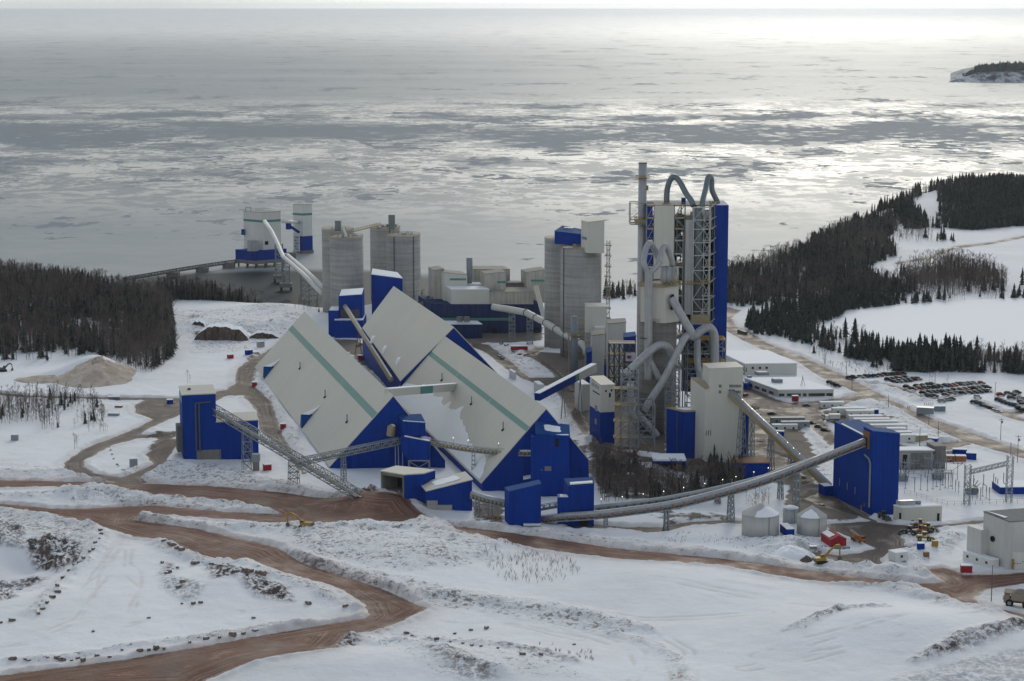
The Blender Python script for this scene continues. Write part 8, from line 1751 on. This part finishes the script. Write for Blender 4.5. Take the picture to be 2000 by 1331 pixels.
BL = [('in the curved line at the lower left', zz0((560, 390), (565, 410), (555, 435), (530, 460), (520, 495), (500, 508), (465, 545), (440, 570), (412, 582), (385, 615), (350, 655), (320, 700), (322, 735), (292, 765), (262, 795), (238, 830), (215, 855)), (.6, 1.3)),
      ('beside the inner edge of the haul road', zz0((915, 450), (940, 462), (965, 475), (990, 490), (1012, 500), (1028, 535), (1045, 545), (1085, 560), (1090, 575), (1140, 575), (1180, 582), (1205, 585), (1228, 590), (1255, 598), (1278, 605), (1330, 612), (1375, 618), (1400, 620), (1440, 628), (1468, 632), (905, 572)), (.7, 1.6)),
      ('on the upper edge of the lowest road', zz0((70, 1110), (140, 1110), (160, 1120), (265, 1102), (320, 1105), (345, 1115), (400, 1118), (435, 1105), (465, 1115), (540, 1095), (612, 1098), (680, 1058), (780, 1062), (830, 1058), (870, 1050), (915, 1050), (1150, 998), (1225, 988), (1360, 968), (1425, 955), (1510, 940), (1600, 928), (1060, 1015), (1300, 975)), (.6, 1.6)),
      ('scattered on the lower left snow', zz0((65, 895), (5, 905), (520, 955), (830, 880), (1015, 800), (1080, 800), (1120, 795), (1415, 880), (1720, 800), (1925, 815), (945, 620), (990, 600), (1020, 680), (1000, 710), (930, 630)), (.6, 1.4)),
      ('in the chain across the lower slope', zz5((840, 822), (870, 835), (1010, 855), (1085, 868), (1155, 878), (1205, 890), (1255, 895), (1350, 905), (1485, 940), (1590, 940), (1110, 825), (1200, 805), (1285, 795), (1775, 885), (500, 672), (160, 780), (85, 800)), (.5, 1.2)),
      ('in the short row inside the road loop', [(213, 874), (216, 880), (219, 888), (214, 872), (222, 897), (229, 908), (231, 911), (239, 918), (243, 919)], (.4, .7))]
rb = random.Random(3)
for where, pts, (s0, s1) in BL:
    for px, py in pts:
        g = on_ground(px, py); o = bpy.data.objects.new('boulder', rb.choice(BM)); C.objects.link(o); s = rb.uniform(s0, s1); o.location = (g.x, g.y, g.z+.2*s); o.scale = (s*1.1, s, s); o.rotation_euler = (0, 0, rb.uniform(0, 6)); tag(o, 'snow-topped brown boulder '+where, 'boulder', 'boulders on the snow')
def tufts(name, label, poly, n, h0, h1, m, seed):
    r = np.random.RandomState(seed); xs = [p.x for p in poly]; ys = [p.y for p in poly]; v = []; f = []; c = 0
    while c < n:
        x, y = r.uniform(min(xs), max(xs)), r.uniform(min(ys), max(ys))
        if not inside(np.array([x]), np.array([y]), poly)[0] or fbm(np.array([x/9]), np.array([y/12]), 2, 5)[0] < .42: c += .2; continue
        z = ground_z(x, y); c += 1
        for k in range(4): a = r.uniform(0, 6.28); h = r.uniform(h0, h1); strip(v, f, (x, y, z-.1), (x+.35*h*math.cos(a), y+.35*h*math.sin(a), z+h), .045, .02)
    me = to_mesh(name, [(np.array(v), np.array(f), m)]); o = bpy.data.objects.new(name, me); C.objects.link(o); tag(o, label, 'weeds', None, 'stuff')
tufts('dry_weeds', 'thin dry weeds poking through the snow slope in the foreground', pg((945, 1068), (1010, 1072), (1100, 1090), (1145, 1115), (1100, 1140), (1000, 1150), (950, 1120)), 260, .7, 1.9, M['dryplant'], 1)
tufts('dry_weeds', 'low dry weeds on the bank along the right haul road', pg((1280, 1040), (1380, 1042), (1500, 1062), (1460, 1080), (1300, 1062)), 70, .4, 1.0, M['dryplant'], 2)
tufts('dry_weeds', 'grey weeds on the lower snow slope', pg((1030, 1262), (1150, 1265), (1160, 1300), (1060, 1290)), 60, .5, 1.2, M['dryplant'], 3)
tufts('dry_weeds', 'low twigs around the far road and the spruce belt', pg((1600, 705), (1740, 715), (1740, 735), (1640, 728)), 120, .8, 2.2, M['twig'], 4)
def rock_face(px0, px1, pyb, hgt, dep, label, seed):
    a, b = on_ground(px0, pyb), on_ground(px1, pyb); n = 40; r_ = np.random.RandomState(seed); t = thing('rock_cut', label, 'rock face', a); fr, top, bk = [], [], []
    for k in range(n+1):
        s = k/n; p = a.lerp(b, s); e = min(1, 4*s, 4*(1-s))**.6; h = hgt*e*(.75+.5*fbm(np.array([s*7.0]), np.array([seed*1.0]), 3, seed)[0]); j = r_.uniform(-.8, .8)
        fr.append([Vector((p.x+r_.uniform(-.2, .2), p.y+j+q*1.6*dep/20+r_.uniform(-.5, .5), a.z-1+(h+1)*q)) for q in (0, .25, .5, .75, 1)]); w = fr[-1][-1]; bk.append([w, Vector((w.x, w.y+dep*.3, w.z+.9*e)), Vector((w.x, w.y+dep, a.z-1.5))])
    mb = MB().use(M['rubble']); ms = MB().use(M['snow'])
    for k in range(n):
        for q in range(4): mb.face([fr[k][q], fr[k+1][q], fr[k+1][q+1], fr[k][q+1]])
        for q in range(2): ms.face([bk[k][q], bk[k+1][q], bk[k+1][q+1], bk[k][q+1]])
    mb.build('cut_face', t); ms.build('snow_cap', t, smooth=True)
# sand heap is terrain; rubble heap at the conveyor foot
def heap(name, label, px, py, rx, ry, h, m, seed):
    g = on_ground(px, py); V = []; F = []; nr, na = 14, 40; r_ = np.random.RandomState(seed)
    for i in range(nr+1):
        for j in range(na):
            a = 2*math.pi*j/na; t = i/nr; V.append((g.x+rx*t*math.cos(a), g.y+ry*t*math.sin(a), 0))
    V = np.array(V); t = np.repeat(np.arange(nr+1)/nr, na); nz = fbm(V[:, 0]/1.6, V[:, 1]/1.6, 3, seed); V[:, 2] = g.z-.6+(h*(1-t)**.9+.6)*(1-t**6)*(.75+.5*nz)-t**4*.5
    for i in range(nr):
        for j in range(na): j2 = (j+1) % na; F += [(i*na+j, (i+1)*na+j, (i+1)*na+j2), (i*na+j, (i+1)*na+j2, i*na+j2)]
    V2 = V-np.array([g.x, g.y, g.z]); me = to_mesh(name, [(V2, np.array(F), m)]); o = bpy.data.objects.new(name, me); o.location = g; C.objects.link(o); tag(o, label, 'heap')
M['rubble'] = treemat('broken_rock_rubble', (.05, .04, .035), (.20, .15, .125), 1.5); M['sand'] = treemat('pale_sand', (.42, .34, .27), (.58, .50, .43), .15)
heap('rubble_heap', 'dark brown rubble heap at the foot of the long truss conveyor', 712, 990, 10, 9, 2.6, M['rubble'], 5)
heap('sand_heap', 'large pale sand heap before the left wood', 190, 735, 26, 34, 11, M['sand'], 6); heap('sand_heap', 'low long sand spoil left of the large sand heap', 120, 742, 34, 14, 3.2, M['sand'], 7)
heap('gravel_heap', 'dark grey gravel heap by the excavator at the brown yard', 1575, 1096, 3.2, 3, 2.0, M['rubble'], 8); heap('rubble_heap', 'brown rubble strip inside the loop behind the left blue house', 310, 856, 9, 12, 2.2, M['rubble'], 9); heap('rubble_heap', 'small rubble heap in the yard under the covered conveyor', 1470, 800, 7, 9, 1.6, M['rubble'], 10)
rock_face(378, 484, 666, 7.5, 30, 'dark brown rock cut under a snow shelf right of the left wood', 3); rock_face(372, 402, 640, 4.0, 18, 'small dark rock step above the long rock cut', 4); rock_face(486, 545, 662, 3.5, 16, 'low broken rock step right of the long rock cut', 6)
heap('snow_heap', 'white snow heap beside the largest tank', 1545, 1082, 10, 10, 3.2, M['snow'], 11)
heap('scrap_heap', 'heap of steel scrap beside the snowy shelter', 1362, 905, 5, 6, 2.5, M['rubble'], 12)
# ---------------------------------------------------------------- far headland
def headland():
    Yi = 6330.0; xs = np.linspace(AtY(1857, 158, Yi).x, AtY(2120, 158, Yi).x, 60); V = []; F = []; prof = []
    top = np.interp(np.linspace(1857, 2120, 60), [1857, 1865, 1880, 1893, 1910, 1930, 1960, 2000, 2120], [158, 154.5, 149, 146, 141, 138, 136, 136, 132]); px = np.linspace(1857, 2120, 60)
    for i, x in enumerate(xs):
        zt = AtY(px[i], top[i], Yi+60).z; j = (hsh(np.array([i]), np.array([1]), 3)[0]-.5)*6
        V += [(x, Yi+j*3, SEA_Z-2), (x, Yi+14+j*2, SEA_Z+4), (x, Yi+40+j, SEA_Z+(zt-SEA_Z)*.75+j*.6), (x*1.014, Yi+90, zt), (x*1.14, Yi+900, zt-4), (x*1.16, Yi+1000, SEA_Z-2)]
    for i in range(59):
        for k in range(5): a = i*6+k; F += [(a, a+6, a+7), (a, a+7, a+1)]
    m = treemat('snowy_cliff', (.07, .07, .08), (.60, .62, .66), .03); me = to_mesh('headland', [(np.array(V, float), np.array(F), m)]); o = bpy.data.objects.new('headland', me); C.objects.link(o); o['kind'] = 'structure'
    r = np.random.RandomState(8); parts = []; n = 1100; ii = r.uniform(5, 59, n); X = np.interp(ii, np.arange(60), xs); Yt_ = Yi+45+r.rand(n)**2*300; X = X*Yt_/Yi; zt = np.interp(ii, np.arange(60), [AtY(px[i], top[i], Yi+60).z for i in range(60)])-2; H = r.uniform(12, 24, n)*np.clip((ii-4)/8, .3, 1)
    v, f = CON[0][0]; s = H/11; V = np.stack([v[None, :, 0]*s[:, None]*1.5+X[:, None], v[None, :, 1]*s[:, None]*1.5+Yt_[:, None], v[None, :, 2]*s[:, None]+zt[:, None]], 2).reshape(-1, 3); Fk = (f[None]+(np.arange(n)*len(v))[:, None, None]).reshape(-1, 3)
    me = to_mesh('headland_forest', [(V, Fk, M['spruce'])]); o = bpy.data.objects.new('headland_forest', me); C.objects.link(o); tag(o, 'distant dark forest on the far headland across the ice', 'forest', None, 'stuff')
headland()
# ================================================================ STORED MATERIAL ON THE YARDS, HAZE
rc = random.Random(31)
def pile_me(kind):
    mb = MB()
    for k in range(7):
        x, y, s = rc.uniform(-2, 2), rc.uniform(-1.4, 1.4), rc.uniform(.3, .8)
        if kind == 0: mb.use(rc.choice([M['tan'], M['steel_dark'], M['rust'], M['concrete_dark']])).box((x*.5, y*.5, s*.6), XX*s*1.2, YY*s, ZZ*s*.7)
        elif kind == 1: mb.use(M['steel'] if k % 2 else M['rust']).tube([(-2.6+.2*k, -.9+.3*(k % 5), .2+.35*(k//5)), (2.6, -.9+.3*(k % 5), .2+.35*(k//5))], .18, 6)
        else: mb.use(rc.choice([M['steel_dark'], M['rubble'], M['wood']])).beam((x*.6, y*.6, .2), (x*.6+rc.uniform(-2, 2), y*.6+rc.uniform(-1, 1), .2+s), .4, .3)
    o = mb.build('material_pile'); C.objects.unlink(o); return o.data
PM = [pile_me(k % 3) for k in range(6)]
for zone, nn_ in ((((960, 660), (1060, 690), (1090, 730), (1010, 700)), 12), (((1070, 700), (1140, 700), (1150, 840), (1110, 760)), 9), (((1440, 790), (1500, 800), (1520, 860), (1450, 880)), 10), (((1440, 880), (1560, 900), (1580, 950), (1460, 930)), 8), (((660, 668), (700, 668), (770, 735), (745, 735)), 9), (((1570, 940), (1630, 965), (1670, 1005), (1600, 990)), 7), (((930, 985), (990, 990), (985, 1025), (930, 1015)), 4), (((1590, 800), (1640, 815), (1650, 850), (1600, 845)), 5)):
    zp = pix(*zone); k = 0
    while k < nn_:
        p = Vector((rc.uniform(min(q.x for q in zp), max(q.x for q in zp)), rc.uniform(min(q.y for q in zp), max(q.y for q in zp)), 0))
        if not inside(np.array([p.x]), np.array([p.y]), zp)[0]: continue
        o = bpy.data.objects.new('material_pile', PM[(k*5+nn_) % 6]); C.objects.link(o); o.location = (p.x, p.y, ground_z(p.x, p.y)+.05); o.rotation_euler = (0, 0, rc.uniform(0, 6)); k += 1
        tag(o, 'low pile of dark stored material lying on the dirty plant yard', 'material pile', 'material piles on the plant yards')
def haze():
    mb = MB().use(M['snow']); mb.abox(-26000, 26000, -60, 70000, SEA_Z-28, 330); o = mb.build('haze'); o['kind'] = 'stuff'; o['label'] = 'thin pale winter haze over the plant and the sea'; o['category'] = 'haze'
    m = bpy.data.materials.new('winter_haze'); m.use_nodes = True; n = m.node_tree; n.nodes.remove(n.nodes['Principled BSDF']); v = n.nodes.new('ShaderNodeVolumePrincipled')
    v.inputs['Color'].default_value = (.80, .88, 1.0, 1); v.inputs['Density'].default_value = HAZE; v.inputs['Anisotropy'].default_value = .55; n.links.new(v.outputs[0], n.nodes['Material Output'].inputs['Volume'])
    o.data.materials.clear(); o.data.materials.append(m)
HAZE = 0.000015
haze(); scene.cycles.volume_bounces = 0
